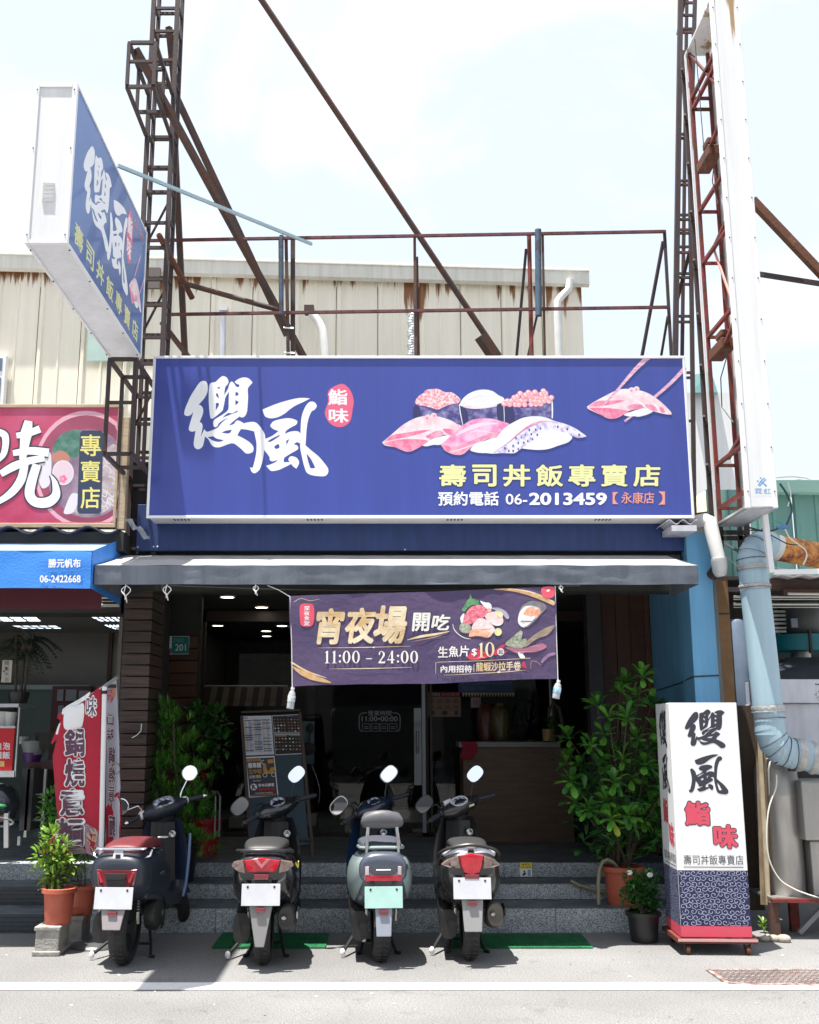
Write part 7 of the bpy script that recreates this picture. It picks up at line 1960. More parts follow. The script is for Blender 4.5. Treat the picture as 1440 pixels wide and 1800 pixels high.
  def mr(k,y,n=28): return [(ex_ * k * math.copysign(abs(cos(t)) ** (2 / sqm),cos(t)),y,ez_ * k * math.copysign(abs(sin(t)) ** (2 / sqm),sin(t))) for t in [2 * pi * i / n for i in range(n)]]
  q = MB(P.get('mhead',M_BLACK)); q.T = Mh
  q.loft([mr(.5,.03),mr(.85,.022),mr(1.08,.004),mr(1.1,-.006),mr(1.02,-.009)],caps=True); mh = B(q,"mirror",smooth=True,ang=50)
  q = MB(M_MIRR); q.T = Mh; q.add(mr(.99,-.0098),[tuple(range(28))]); B(q,"mirror_glass",par=mh)
 # headlight and front indicators
 q = MB(M_CLEAR); q.T = ST; q.sphere((0,1.045,.965),.06,16,10,(1.1,.5,.9)); B(q,"headlight",smooth=True)
 for s_ in (-1,1):
  q = MB(M_ORNG); q.sphere((s_ * .165,1.03,.66),.03,12,8,(.5,.7,1.3)); B(q,"front_indicator",smooth=True)
 # keyhole
 q = MB(M_SILV); q.lathe([(.001,-.012),(.022,-.012),(.028,0),(.022,.004),(.012,.002),(.001,-.004)],(.09,.9,.78),16,Matrix.Rotation(radians(-90),3,'X').inverted()); B(q,"key_switch",smooth=True)
 # ---- engine,muffler,swing arm,shocks,stands
 q = MB(M_ENG); Ry = Matrix.Rotation(pi / 2,3,'Y')
 q.lathe([(.001,-.05),(.07,-.05),(.085,-.035),(.085,.03),(.001,.03)],(-.12,.02,RR + .02),20,Ry)
 q.loft([supe(.12,.2,3,y,z,14,-.15) for (y,z) in ((-.06,RR + .01),(.1,RR + .03),(.3,RR + .08),(.45,RR + .1))]); B(q,"engine_case",smooth=True,ang=40)
 fins = MB(M_ENG)
 for k in range(5): fins.box(-.165,-.03 + k * .03,RR - .05,-.09,-.02 + k * .03,RR + .09)
 B(fins,"cooling_fin")
 q = MB(M_ENG); q.loft([supe(.12,.12,3,.15,.36,14),supe(.2,.18,3,.3,.36,14),supe(.18,.14,3,.5,.36,14)]); B(q,"engine_block",smooth=True)
 mtype = P.get('muffler',1)
 if mtype:
  q = MB(P.get('mufm',M_ENGD)); q.loft([supe(w_,h_,2.2,y,z,18,.165) for (y,z,w_,h_) in resamp([(-.2,.33,.07,.08),(-.19,.33,.12,.17),(-.05,.31,.13,.19),(.15,.285,.12,.17),(.3,.27,.07,.09)],3)]); mf = B(q,"muffler",smooth=True,ang=50)
  q = MB(M_SILV if mtype == 2 else M_ENG); q.loft([supe(.012,h_,2.4,y,z,12,.238) for (y,z,h_) in ((-.16,.345,.05),(-.08,.34,.1),(.1,.31,.1),(.2,.29,.05))]); B(q,"heat_shield",par=mf,smooth=True)
  q = MB(M_SILV); q.tube([(.15,-.19,.335),(.15,-.225,.33)],.018,12,caps=False); q.tube([(.15,-.2,.335),(.15,-.205,.335)],.016,12); B(q,"tail_pipe",par=mf,smooth=True)
 if P.get('cvt'):
  q = MB(M_ENGD); q.lathe([(.001,.06),(.07,.055),(.11,.03),(.115,-.02),(.1,-.05),(.001,-.05)],(.16,.16,.31),28,Ry); q.lathe([(.001,.075),(.03,.07),(.035,.055)],(.165,.16,.31),16,Ry); B(q,"fan_cover",smooth=True,ang=50)
  q = MB(M_ENGD); q.loft([[(.2 + .012 * cos(t),.16 + r_ * cos(a_),.31 + r_ * sin(a_)) for (t,r_) in ((0,.115),(2,.14),(4,.125))] for a_ in [radians(d) for d in range(-60,91,15)]]); B(q,"cover_lip",smooth=True)
 for s_ in (-1,1):
  q = MB(M_SILV); a = Vector((s_ * .1,-.04,RR + .04)); b = Vector((s_ * .11,-.1,.56)); q.tube([a,b],.012,8)
  d_ = b - a; q2 = MB(P.get('spring',M_ENG)); q2.tube([a.lerp(b,.25 + .6 * i / 60) + Vector((.024 * cos(i * .95),.024 * sin(i * .95),0)) for i in range(61)],.0045,5); sk = B(q,"shock_absorber",smooth=True); B(q2,"spring",par=sk,smooth=True)
 q = MB(M_ENGD)
 q.loft([[(x * .062,(RR + .03) * cos(t),RR + (RR + .03 - abs(x) ** 3 * .02) * sin(t)) for x in (-1,-.6,0,.6,1)] + [(x * .06,(RR + .022) * cos(t),RR + (RR + .022) * sin(t)) for x in (1,0,-1)] for t in [radians(d) for d in range(60,186,14)]]); B(q,"rear_hugger",smooth=True)
 # plate and mudguard
 q = MB(P.get('flap',M_ENGD)); wf1,wf2,zf = P.get('flapd',(.10,.05,.2))
 y_ = -.285
 q.hexa([(-wf2,y_ - .05,zf),(wf2,y_ - .05,zf),(wf2,y_ - .04,zf),(-wf2,y_ - .04,zf),(-wf1,y_ - .012,.46),(wf1,y_ - .012,.46),(wf1,y_ - .0,.46),(-wf1,y_ - .0,.46)])
 fp = B(q,"mud_flap",bevel=.006)
 q = MB(M_ENGD); q.hexa([(-.05,y_ - .01,.45),(.05,y_ - .01,.45),(.05,-.12,.5),(-.05,-.12,.5),(-.07,y_ + .005,.6),(.07,y_ + .005,.6),(.07,-.1,.62),(-.07,-.1,.62)]); B(q,"tail_bracket",bevel=.008)
 q = MB(P['plate']); pz = P.get('platez',.445)
 q.T = Matrix.Translation((0,y_ - .034,pz)) @ Matrix.Rotation(radians(-9),4,'X'); q.box(-.13,-.003,0,.13,0,.14); npl = B(q,"number_plate",bevel=.004)
 for s_ in (-1,1):
  q = MB(M_ENG); q.T = Matrix.Translation((0,y_ - .034,pz)) @ Matrix.Rotation(radians(-9),4,'X'); q.lathe([(.001,.0035),(.007,.003),(.008,0)],(s_ * .09,-.003,.12),10,Matrix.Rotation(radians(90),3,'X')); B(q,"plate_bolt",par=npl)
 q = MB(M_REDD); q.box(-.03,y_ - .045,pz - .04,.03,y_ - .02,pz - .012); B(q,"reflector",bevel=.004)
 # stands
 q = MB(M_ENGD)
 for s_ in (-1,1): q.tube([(s_ * .07,.38,.24),(s_ * .11,.3,.06),(s_ * .13,.22,.012),(s_ * .16,.2,.012)],.012,8)
 q.tube([(-.11,.3,.08),(.11,.3,.08)],.01,6); B(q,"centre_stand",smooth=True)
 q = MB(M_ENGD); q.tube([(-.12,.5,.24),(-.17,.33,.12),(-.25,.14,.045)],.012,8); sd_ = B(q,"side_stand",smooth=True)
 q = MB(M_WHITE); q.sphere((-.262,.115,.035),.02,10,8,(1,.6,1.4)); B(q,"stand_foot",par=sd_,smooth=True)
 P['extra'](root,B,ST,P)
 return root
def supe_x(x,r_,yc_,zc_,n=14): return [(x,yc_ + r_ * cos(2 * pi * i / n),zc_ + r_ * sin(2 * pi * i / n)) for i in range(n)]
def lens(q,pts,y0,dy,bulge=.012,tap=.92):
 """lamp: outline in x,z extruded backwards with a rounded face"""
 n = len(pts); cx = sum(p[0] for p in pts) / n; cz = sum(p[1] for p in pts) / n
 y0 -= .012
 ringp = lambda k,y: [(cx + (x - cx) * k,y + .9 * (abs(x) ** 2),cz + (z - cz) * k) for x,z in pts]
 q.loft([ringp(1.0,y0 + dy),ringp(1.0,y0),ringp(tap,y0 - bulge * .8),ringp(.5,y0 - bulge)])
SECS = [(-.275,.66,.18,.1,2.6),(-.258,.65,.31,.19,2.7),(-.2,.62,.38,.3,2.5),(-.1,.58,.43,.4,2.3),(.05,.55,.46,.46,2.3),(.25,.53,.46,.46,2.4),(.45,.5,.4,.4,2.6),(.6,.45,.27,.3,2.6)]
SEAT = [(-.2,.765,.14,.03),(-.17,.775,.24,.06),(-.05,.785,.29,.085),(.15,.785,.31,.095),(.32,.765,.29,.09),(.47,.75,.22,.08),(.57,.735,.12,.04)]
def ex_retro(root,B,ST,P):
 q = MB(M_CHROME)
 pts = [(-.215,.1,.75),(-.21,-.02,.77),(-.19,-.16,.785),(-.13,-.225,.79),(0,-.24,.79),(.13,-.225,.79),(.19,-.16,.785),(.21,-.02,.77),(.215,.1,.75)]
 q.tube(resamp(pts,4),.0095,8); r_ = B(q,"grab_rail",smooth=True)
 for s_ in (-1,1):
  q = MB(M_CHROME); q.tube([(s_ * .2,-.12,.78),(s_ * .195,-.15,.735),(s_ * .15,-.18,.72)],.007,6); B(q,"rail_leg",par=r_,smooth=True)
 q = MB(M_STAINL); q.hexa([(-.045,-.262,.69),(.045,-.262,.69),(.045,-.25,.69),(-.045,-.25,.69),(-.03,-.24,.785),(.03,-.24,.785),(.03,-.225,.785),(-.03,-.225,.785)]); t_ = B(q,"rail_plate",bevel=.004)
 q = MB(M_BLACK); q.box(-.016,-.256,.73,.016,-.244,.755); B(q,"badge_recess",par=t_)
 q = MB(M_REDD); lens(q,[(-.14,.66),(.14,.66),(.125,.56),(.105,.545),(-.105,.545),(-.125,.56)],-.268,.05,.01); tl_ = B(q,"tail_light",smooth=True,ang=30)
 q = MB(M_BLACK); lens(q,[(-.075,.635),(.075,.635),(.062,.595),(-.062,.595)],-.279,.01,.006); B(q,"lamp_centre",par=tl_,smooth=True,ang=30)
 for s_ in (-1,1):
  q = MB(M_REDL); lens(q,[(s_ * .085,.58),(s_ * .115,.645),(s_ * .126,.64),(s_ * .102,.572)],-.282,.01,.004); B(q,"indicator_strip",par=tl_,smooth=True,ang=30)
 q = MB(M_SILV); q.T = None
 q.tube([(.236,.0,.6),(.238,.05,.61),(.238,.09,.605)],.004,5); q.tube([(.238,.06,.585),(.238,.1,.6)],.003,5); B(q,"side_script",smooth=True)
 q = MB(M_WHITE); q.lathe([(.026,0),(.04,0),(.04,.006),(.026,.008)],(.105,.55,.79),20); q.T = None
 B(q,"fuel_ring",smooth=True)
 q = MB(mat("satin blue trim",(.12,.18,.3),.3,.2)); q.tube([(.215,.98,.78),(.222,.93,.6),(.215,.9,.42),(.2,.86,.32)],.012,8); B(q,"shield_edge",smooth=True)
def ex_sport(root,B,ST,P):
 q = MB(M_REDL); lens(q,[(-.125,.715),(0,.735),(.125,.715),(.11,.665),(.09,.64),(-.09,.64),(-.11,.665)],-.268,.05,.014); tl_ = B(q,"tail_light",smooth=True,ang=30)
 q = MB(mat("pinkish reflector chevron",(.55,.16,.18),.2,coat=.6)); q.T = None
 for s_ in (-1,1): lens(q,[(0,.665),(s_ * .055,.725),(s_ * .03,.728),(0,.69)],-.284,.004,.001,.98)
 B(q,"lamp_chevron",par=tl_)
 for s_ in (-1,1):
  q = MB(M_CLEAR); lens(q,[(s_ * .13,.72),(s_ * .2,.70),(s_ * .212,.675),(s_ * .17,.645),(s_ * .115,.632),(s_ * .115,.665)][::s_],-.262,.07,.012); B(q,"rear_indicator",smooth=True,ang=30)
 q = MB(M_REDD); q.box(-.05,-.3,.595,.05,-.272,.63); B(q,"lower_reflector",bevel=.004)
 q = MB(P.get('trim')); q.tube(resamp([(-.19,.0,.745),(-.185,-.14,.765),(-.12,-.235,.775),(0,-.26,.778),(.12,-.235,.775),(.185,-.14,.765),(.19,0,.745)],4),.014,10); B(q,"grab_rail",smooth=True)
 if P.get('yellow'):
  q = MB(mat("yellow sticker",(.7,.6,.1),.5)); q.box(.222,.12,.62,.2265,.2,.66); B(q,"side_sticker")
def ex_back(root,B,ST,P):
 for s_ in (-1,1):
  q = MB(M_SILV); q.tube([(s_ * .11,-.2,.74),(s_ * .11,-.215,.83),(s_ * .1,-.19,.92)],.013,10); p_ = B(q,"backrest_post",smooth=True)
  q = MB(M_BLACK); q.lathe([(.001,.012),(.025,.008),(.03,0)],(s_ * .11,-.2,.735),12); B(q,"post_foot",par=p_,smooth=True)
 q = MB(P['rest']); q.loft([[(w_ * x,-.19 - .03 * (1 - x * x) + yo,.965 + z_ * .062 * (1 - .25 * abs(x) ** 3) + .01 * (1 - x * x)) for x in (-1,-.95,-.8,-.5,0,.5,.8,.95,1)] + [(w_ * x,-.13 - .03 * (1 - x * x),.965 + z_ * .055) for x in (1,.5,0,-.5,-1)] for (z_,w_,yo) in ((-1,.125,.012),(-.85,.14,.0),(-.3,.15,-.012),(.3,.142,-.012),(.8,.125,0),(1,.1,.015))]); B(q,"backrest",smooth=True,ang=60)
 q = MB(mat("smoked grey lens panel",(.16,.165,.2),.2,coat=.5)); lens(q,[(-.125,.665),(.125,.665),(.13,.58),(-.13,.58)],-.268,.05,.008); pn = B(q,"lamp_panel",smooth=True,ang=30)
 q = MB(M_REDL); lens(q,[(-.125,.605),(.125,.605),(.125,.572),(-.125,.572)],-.28,.02,.006,.96); B(q,"tail_light",smooth=True,ang=30)
 for s_ in (-1,1):
  q = MB(mat("pink white lens",(.5,.42,.44),.2,coat=.5)); lens(q,[(s_ * .125,.665),(s_ * .1,.668),(s_ * .1,.61),(s_ * .125,.61)],-.28,.01,.005,.95); B(q,"rear_indicator",smooth=True,ang=30)
 for s_ in (-1,1):
  q = MB(P['side']); sh_ = MB(); sh_.loft([supe(a[2] * 1.02 + .004,a[3],a[4],a[0],a[1]) for a in resamp(P['secs'],4)],caps=False); q.add(sh_.v,[f for k_,f in enumerate(sh_.f) if ((k_ % 28) in ((0,1,2,25,26,27) if s_ > 0 else (11,12,13,14,15,16))) and k_ > 28 * 5]); B(q,"side_panel",smooth=True,ang=60)
 q = MB(P['side']); q.tube(resamp([(-.155,.1,.765),(-.15,-.12,.775),(-.1,-.2,.782),(0,-.22,.785),(.1,-.2,.782),(.15,-.12,.775),(.155,.1,.765)],4),.012,8); B(q,"seat_piping",smooth=True)
 q = MB(M_WHITE); q.tube([(-.05,-.288,.645),(.05,-.288,.645)],.004,5); B(q,"tail_lettering")
 q = MB(M_SILV); q.box(-.13,.02,.12,-.1,.09,.3); q.box(-.16,.0,.2,-.12,.05,.27); B(q,"brake_caliper",bevel=.006)
def ex_rail(root,B,ST,P):
 q = MB(M_STAINL)
 for s_ in (-1,1):
  q.loft([supe(.02,.045,2.2,y,z,10,0) for y,z in ()] or [[(s_ * (x + .0) + .016 * cos(t),y + .014 * sin(t) * .6,z + .02 * sin(t)) for t in [2 * pi * i / 10 for i in range(10)]] for (x,y,z) in resamp([(.035,-.245,.765),(.08,-.235,.765),(.13,-.2,.745),(.165,-.13,.725),(.18,-.0,.72)],3)])
 B(q,"grab_rail",smooth=True)
 q = MB(P['trim']); q.tube(resamp([(-.215,.0,.69),(-.205,-.12,.735),(-.14,-.21,.775),(0,-.245,.8),(.14,-.21,.775),(.205,-.12,.735),(.215,0,.69)],4),.012,8); B(q,"tail_arch",smooth=True)
 q = MB(M_REDL); lens(q,[(-.085,.735),(0,.745),(.085,.735),(.075,.67),(.055,.62),(0,.6),(-.055,.62),(-.075,.67)],-.27,.05,.016); tl_ = B(q,"tail_light",smooth=True,ang=30)
 for s_ in (-1,1):
  q = MB(M_CLEAR); lens(q,[(s_ * .09,.73),(s_ * .16,.705),(s_ * .205,.665),(s_ * .15,.648),(s_ * .075,.645),(s_ * .08,.67)][::s_],-.262,.07,.012); B(q,"rear_indicator",smooth=True,ang=30)
 q = MB(M_REDD); q.box(-.05,-.305,.58,.05,-.275,.61); B(q,"lower_reflector",bevel=.004)
 q = MB(M_ALU); q.T = ST; q.box(-.13,.93,1.02,-.05,.95,1.06); q.bar((-.14,.95,.98),(-.1,.94,1.03),.014); B(q,"phone_holder",bevel=.006)
 q = MB(mat("cream sticker",(.7,.65,.5),.5)); q.T = ST; q.box(.045,.845,.955,.095,.85,.97); B(q,"cowl_sticker")
mt = lambda n,c,r_=.35,**k: mat(n,c,r_,**k)
P1 = dict(body=mt("matte midnight paint",(.017,.022,.034),.42,var=.15),trim=mt("dark trim a",(.03,.035,.045),.5),shield=mt("midnight shield paint",(.018,.028,.06),.3,coat=.3),seat=mt("oxblood seat leather",(.15,.024,.032),.5,var=.2,bump=.15,bscale=120),secs=[(-.27,.63,.2,.12,2.8),(-.25,.625,.32,.22,2.8),(-.18,.615,.4,.3,2.8),(-.06,.6,.46,.36,2.7),(.12,.57,.48,.38,2.5),(.3,.54,.46,.36,2.5),(.46,.5,.4,.3,2.5),(.62,.45,.28,.24,2.5)],seatsecs=[(-.19,.765,.16,.04),(-.165,.77,.25,.08),(-.05,.775,.3,.1),(.15,.78,.32,.105),(.32,.77,.3,.1),(.47,.75,.24,.09),(.58,.735,.14,.05)],
          plate=M_PLATE_W,pod=mt("cream pod",(.7,.7,.68),.35),lever=M_WHITE,barend=M_CHROME,mround=1,mstem=M_CHROME,mhead=M_CHROME,gsq=3,gauge=(.08,.05),lcd=1,muffler=0,cvt=1,flap=mt("greyish pink flap",(.25,.22,.23),.6),flapd=(.09,.06,.28),extra=ex_retro,tw=.125,platez=.41,mz=.02)
P2 = dict(body=mt("gloss black paint",(.016,.016,.019),.2,coat=.6),trim=mt("black trim",(.02,.02,.023),.35),shield=mt("black shield",(.018,.018,.022),.25,coat=.4),seat=mt("dusty black seat",(.035,.035,.035),.5,var=.2,bump=.2,bscale=140),secs=SECS,seatsecs=SEAT,plate=M_PLATE_W,gauge=(.06,.048),muffler=2,flap=mt("silver grey flap",(.2,.195,.195),.45),flapd=(.085,.03,.17),extra=ex_sport,yellow=1,platez=.43)
P3 = dict(body=mt("slate grey paint",(.06,.07,.095),.3,coat=.4),trim=mt("charcoal trim",(.05,.05,.055),.5),shield=mt("deep navy paint",(.01,.03,.08),.2,coat=.6),side=mt("pale mint paint",(.24,.3,.3),.28,coat=.5),seat=mt("grey seat",(.06,.065,.085),.55),rest=mt("grey backrest vinyl",(.085,.085,.095),.5,var=.1),secs=[(s_[0],s_[1],s_[2] * .97,s_[3],s_[4]) for s_ in SECS],seatsecs=SEAT,plate=M_PLATE_G,gauge=(.055,.035),gsq=3,bezel=M_BLACK,muffler=0,mhead=M_SILV,flap=mt("blue grey flap",(.24,.26,.31),.5),flapd=(.06,.05,.22),extra=ex_back,cowl=mt("navy cowl",(.012,.02,.04),.25,coat=.4),platez=.4,tw=.12)
P4 = dict(body=mt("graphite paint",(.024,.023,.023),.25,coat=.4),trim=mt("dark graphite trim",(.03,.03,.03),.4),shield=mt("graphite shield",(.025,.025,.027),.3,coat=.3),seat=mt("black seat",(.03,.03,.03),.55),secs=SECS,seatsecs=[(s_[0],s_[1] - .01,s_[2] * .9,s_[3] * .9) for s_ in SEAT],plate=M_PLATE_W,gauge=(.07,.042),gsq=2.4,bezel=M_WHITE,muffler=1,mufm=mt("brown grey muffler",(.1,.09,.08),.4,metal=.4),flap=mt("white grey flap",(.24,.24,.24),.45),flapd=(.075,.06,.24),extra=ex_rail,platez=.45)
sc1 = scooter(G(217,1695),radians(-3),radians(38),P1,"matte midnight-blue retro scooter with oxblood seat and chrome rail, leftmost")
sc2 = scooter(G(463,1694),radians(1),radians(38),P2,"gloss black scooter with wide red and clear tail light, second from the left")
sc3 = scooter(G(669,1689),radians(4),radians(38),P3,"grey and pale mint scooter with a padded backrest and pale green plate")
sc4 = scooter(G(826,1686),radians(0),radians(36),P4,"graphite scooter with pale grab rail and tall red centre tail light, rightmost")
# ================================================================ POTS AND PLANTS
def pot(root,c,r,h,m,taper=.78,lip=.012,lugs=False):
 q = MB(m); q.lathe([(.001,0),(r * taper,0),(r * (taper + .04),h * .1),(r * .95,h * .82),(r * .96,h * .86),(r + lip,h * .87),(r + lip,h * .99),(r + lip * .6,h),(r * .93,h),(r * .9,h * .88),(.001,h * .86)],c,32)
 o = q.build("pot",parent=root,smooth=True,ang=35)
 q = MB(M_SOIL); q.lathe([(.001,h * .91),(r * .91,h * .89)],c,18); q.build("soil",parent=root)
 return o
def leaf_mesh(name,L,Wd,m,curl=.2,obov=.6,n=7):
 """one broad leaf along +Y, base at the origin"""
 q = MB(m); vs = []; fs = []
 for i in range(n + 1):
  t = 1 - (1 - i / n) ** (1.5 if obov > .5 else 1); w_ = Wd / 2 * (max(.09,1.12 * t ** .85 * max(0,1 - t ** 5) ** .5) if obov > .5 else max(.04,sin(pi * min(1,t ** .8))) ** .75)
  y = L * t; z = -curl * L * t * t + curl * .6 * L * t
  vs += [(-w_,y,z + w_ * .35),(0,y,z),(w_,y,z + w_ * .35)]
 for i in range(n):
  a = i * 3; fs += [(a,a + 1,a + 4,a + 3),(a + 1,a + 2,a + 5,a + 4)]
 q.add(vs,fs); me = q.mesh(name,m,True,80); return me,vs,fs
def orient_m(p,d,roll=0.0,s_=1.0):
 d = Vector(d).normalized(); z = Vector((0,0,1)); x = d.cross(z)
 x = x.normalized() if x.length > .01 else Vector((1,0,0)); z2 = x.cross(d)
 M = Matrix((x,d,z2)).transposed().to_4x4()
 return Matrix.Translation(p) @ M @ Matrix.Rotation(roll,4,'Y') @ Matrix.Scale(s_,4)
# ---- the big rosette plant by the box sign
rr = random.Random(21)
pc = W(1098,1588,9.08); pc.z = Z1
big = thing("potted_shrub","big shrub with glossy paddle leaves in rosettes, in a large terracotta pot on the steps","potted plant",pc)
pot(big,pc,.165,.30,M_TERRA)
g_me = [leaf_mesh("leaf",.14,.07,M_LEAF)[0],leaf_mesh("leaf",.13,.066,M_LEAF,.35)[0],leaf_mesh("leaf",.138,.068,M_LEAFD)[0],leaf_mesh("leaf",.15,.07,M_LEAFY)[0]]
flat = [leaf_mesh("leaf",.135,.07,M_LEAFD),leaf_mesh("leaf",.14,.07,M_LEAF)]
rose = [(1130,1190),(1118,1222),(1090,1215),(1145,1238),(1070,1262),(1062,1290),(1102,1262),(1150,1285),(1175,1345),(1120,1300),(1040,1310),(1000,1298),(1018,1345),(1058,1345),(1095,1335),(1125,1325),(1150,1320),(1040,1382),(1080,1375),(1110,1368),(1140,1372),(1162,1395),(1012,1412),(1035,1425),(1065,1410),(1090,1405),(1120,1400),(1145,1415),(1075,1440),(1105,1435),(1130,1440),(1152,1450),(1085,1462),(1120,1465),(1146,1475),(995,1340),(1160,1250),(1158,1362),(1025,1370),(1172,1420),(1100,1200),(1135,1345),(1050,1240),(1003,1375),(1072,1320),(1112,1240)]
lf_ct = 0; ext = MB(M_LEAF)
core = pc + Vector((.0,0,.3))
stems = MB(M_STEM)
trunks = [core + Vector((x,y,0)) for x,y in ((-.03,0),(.05,.03),(-.06,.05),(.03,-.03))]
for i,(u,v) in enumerate(rose):
 Yd = 9.08 + rr.uniform(-.38,.3) - (.15 if i in (17,28,8,19) else 0)
 p = W(u,v,Yd)
 yel = i in (17,) or (i in (28,32) and True)
 tr0 = trunks[i % 4]
 mid = tr0.lerp(p,.6) + Vector((-(p.x - tr0.x) * .25,0,-.02)) + Vector((rr.uniform(-.03,.03),rr.uniform(-.03,.03),0))
 stems.tube([tr0,tr0.lerp(mid,.5) + Vector((0,0,.02)),mid,p],[.012,.009,.006,.004],6)
 k = rr.randint(10,13)
 outd = (p - (core + Vector((0,0,.35)))); outd.z *= .4; outd += Vector((0,-.5,.3)); outd.normalize()
 e1 = outd.orthogonal().normalized(); e2 = outd.cross(e1)
 for j in range(k):
  a = 2.4 * j + rr.uniform(-.2,.2); tl = .35 + .8 * (j / k)
  d_ = outd * cos(tl * 1.25) + (e1 * cos(a) + e2 * sin(a)) * sin(tl * 1.25)
  d_.z -= .05 * j / k
  s_ = rr.uniform(.85,1.15) * (.75 if j < 2 else 1)
  M = orient_m(p - outd * .02 * j / k,d_,rr.uniform(-.3,.3),s_)
  if lf_ct < 300 and i % 6 != 5:
   me = g_me[3] if (i == 17 and rr.random() < .8) or (i in (28,32,18) and rr.random() < .25) else g_me[rr.choice((0,0,1,1,2))]
   inst("leaf",me,big,M); lf_ct += 1
  else:
   _,vs,fs = flat[rr.randint(0,1)]; ext.use(M_LEAF if rr.random() < .6 else M_LEAFD).add([M @ Vector(v_) for v_ in vs],fs)
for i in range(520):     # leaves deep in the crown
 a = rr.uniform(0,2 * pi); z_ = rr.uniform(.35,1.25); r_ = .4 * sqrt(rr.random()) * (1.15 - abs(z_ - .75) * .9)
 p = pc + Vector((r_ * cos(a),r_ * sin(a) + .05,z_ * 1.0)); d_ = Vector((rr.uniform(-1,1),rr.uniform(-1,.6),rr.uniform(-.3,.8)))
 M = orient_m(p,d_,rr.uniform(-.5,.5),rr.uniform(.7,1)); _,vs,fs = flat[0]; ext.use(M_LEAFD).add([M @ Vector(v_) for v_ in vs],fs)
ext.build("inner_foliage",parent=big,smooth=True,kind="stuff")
stems.build("stem",M_STEM,big,smooth=True,kind="stuff")
# ---- needle-leaf shrubs (podocarpus) in black pots
def needle_plant(base,r,h,potm,clumps,lab,tips=13,seed=1,nl=.085,m=M_LEAFN,nw=.0095):
 rr = random.Random(seed)
 root = thing("potted_shrub",lab,"potted plant",base)
 pot(root,base,r,h,potm,.72)
 st_ = MB(M_STEM); fo = MB(m)
 top = max(c[0].z for c in clumps); b0 = base + Vector((0,0,h * .9))
 tc_ = sum((c[0] for c in clumps),Vector()) / len(clumps)
 tp = Vector((tc_.x,tc_.y - .12,top - .1))
 st_.tube([b0,b0.lerp(tp,.35) + Vector((.02,0,0)),b0.lerp(tp,.7) - Vector((.015,0,0)),tp],[.02,.016,.012,.005],8)
 st_.build("trunk",parent=root,smooth=True)
 for (c,R_) in clumps:
  for i in range(int(tips * (R_ / .14) ** 1.5)):
   a = rr.uniform(0,2 * pi); el = rr.uniform(-.5,1.3); rad = R_ * rr.uniform(.35,1)
   o = c + Vector((cos(a) * cos(el),sin(a) * cos(el),sin(el) * .8)) * rad
   dr = (o - c).normalized() + Vector((0,0,.5)); dr.normalize()
   e1 = dr.orthogonal().normalized(); e2 = dr.cross(e1)
   for j in range(22):
    t = j / 22; aa = 2.4 * j; sp = 1.15 - .75 * t
    d_ = (dr * cos(sp) + (e1 * cos(aa) + e2 * sin(aa)) * sin(sp))
    p = o + dr * (.06 * t); L_ = nl * rr.uniform(.7,1.1); sd = d_.cross(Vector((0,0,1))); sd = sd.normalized() * nw / 2 if sd.length > .01 else Vector((nw / 2,0,0))
    fo.add([p - sd * .4,p + d_ * L_ * .5 - sd,p + d_ * L_ + Vector((0,0,-.006)),p + d_ * L_ * .5 + sd,p + sd * .4],[(0,1,2,3,4)])
 fo.build("needle_foliage",parent=root,kind="stuff")
 return root
cl_ = lambda L,Y: [(W(u,v,Y + dy),R_) for (u,v,R_,dy) in L]
needle_plant(G(300,1600,.0) * 0 + Vector((W(300,1560,9.0).x,9.42,Z2)),.15,.3,M_POTB,
             cl_([(287,1252,.08,0),(275,1278,.13,.05),(310,1275,.12,0),(300,1310,.14,.1),(330,1315,.12,.05),(272,1350,.13,0),(310,1350,.15,.1),(338,1365,.14,.05),(268,1395,.15,0),(300,1400,.17,0),(335,1410,.16,0),(262,1440,.12,.1),(295,1440,.16,.05),(345,1445,.14,.05),(325,1475,.12,-.1),(350,1490,.13,-.12),(305,1485,.12,0)],9.3),
             "dense needle-leaved shrub in a black pot between the wood pillar and the menu easel",tips=17,seed=4)
rr = random.Random(31)
def leafy(base,r,h,potm,clumps,lab,L=.062,Wd=.026,m=M_LEAFL,per=60,seed=2,block=None,stems_=5,potlab=None,lugs=False):
 rr = random.Random(seed)
 root = thing("potted_plant",lab,"potted plant",base)
 pot(root,base,r,h,potm)
 st_ = MB(M_STEM); fo = MB(m); _,vs,fs = leaf_mesh("leaf_proto",L,Wd,m,.3,.4,3)
 for (c,R_) in clumps:
  st_.tube([base + Vector((rr.uniform(-.03,.03),rr.uniform(-.03,.03),h * .88)),(base + Vector((0,0,h))).lerp(c,.5) + Vector((rr.uniform(-.02,.02),0,0)),c],[.006,.004,.003],5)
  for i in range(int(per * (R_ / .08) ** 2)):
   a = rr.uniform(0,2 * pi); el = rr.uniform(-.9,1.5); rad = R_ * rr.random() ** .4
   o = c + Vector((cos(a) * cos(el),sin(a) * cos(el),sin(el))) * rad
   d_ = (o - c).normalized() + Vector((rr.uniform(-.6,.6),rr.uniform(-.6,.6),rr.uniform(-.2,.7)))
   M = orient_m(o,d_,rr.uniform(-.7,.7),rr.uniform(.6,1.15)); fo.add([M @ Vector(v_) for v_ in vs],fs)
 fo.build("foliage",parent=root,smooth=True,kind="stuff"); st_.build("stem",parent=root,smooth=True,kind="stuff")
 return root
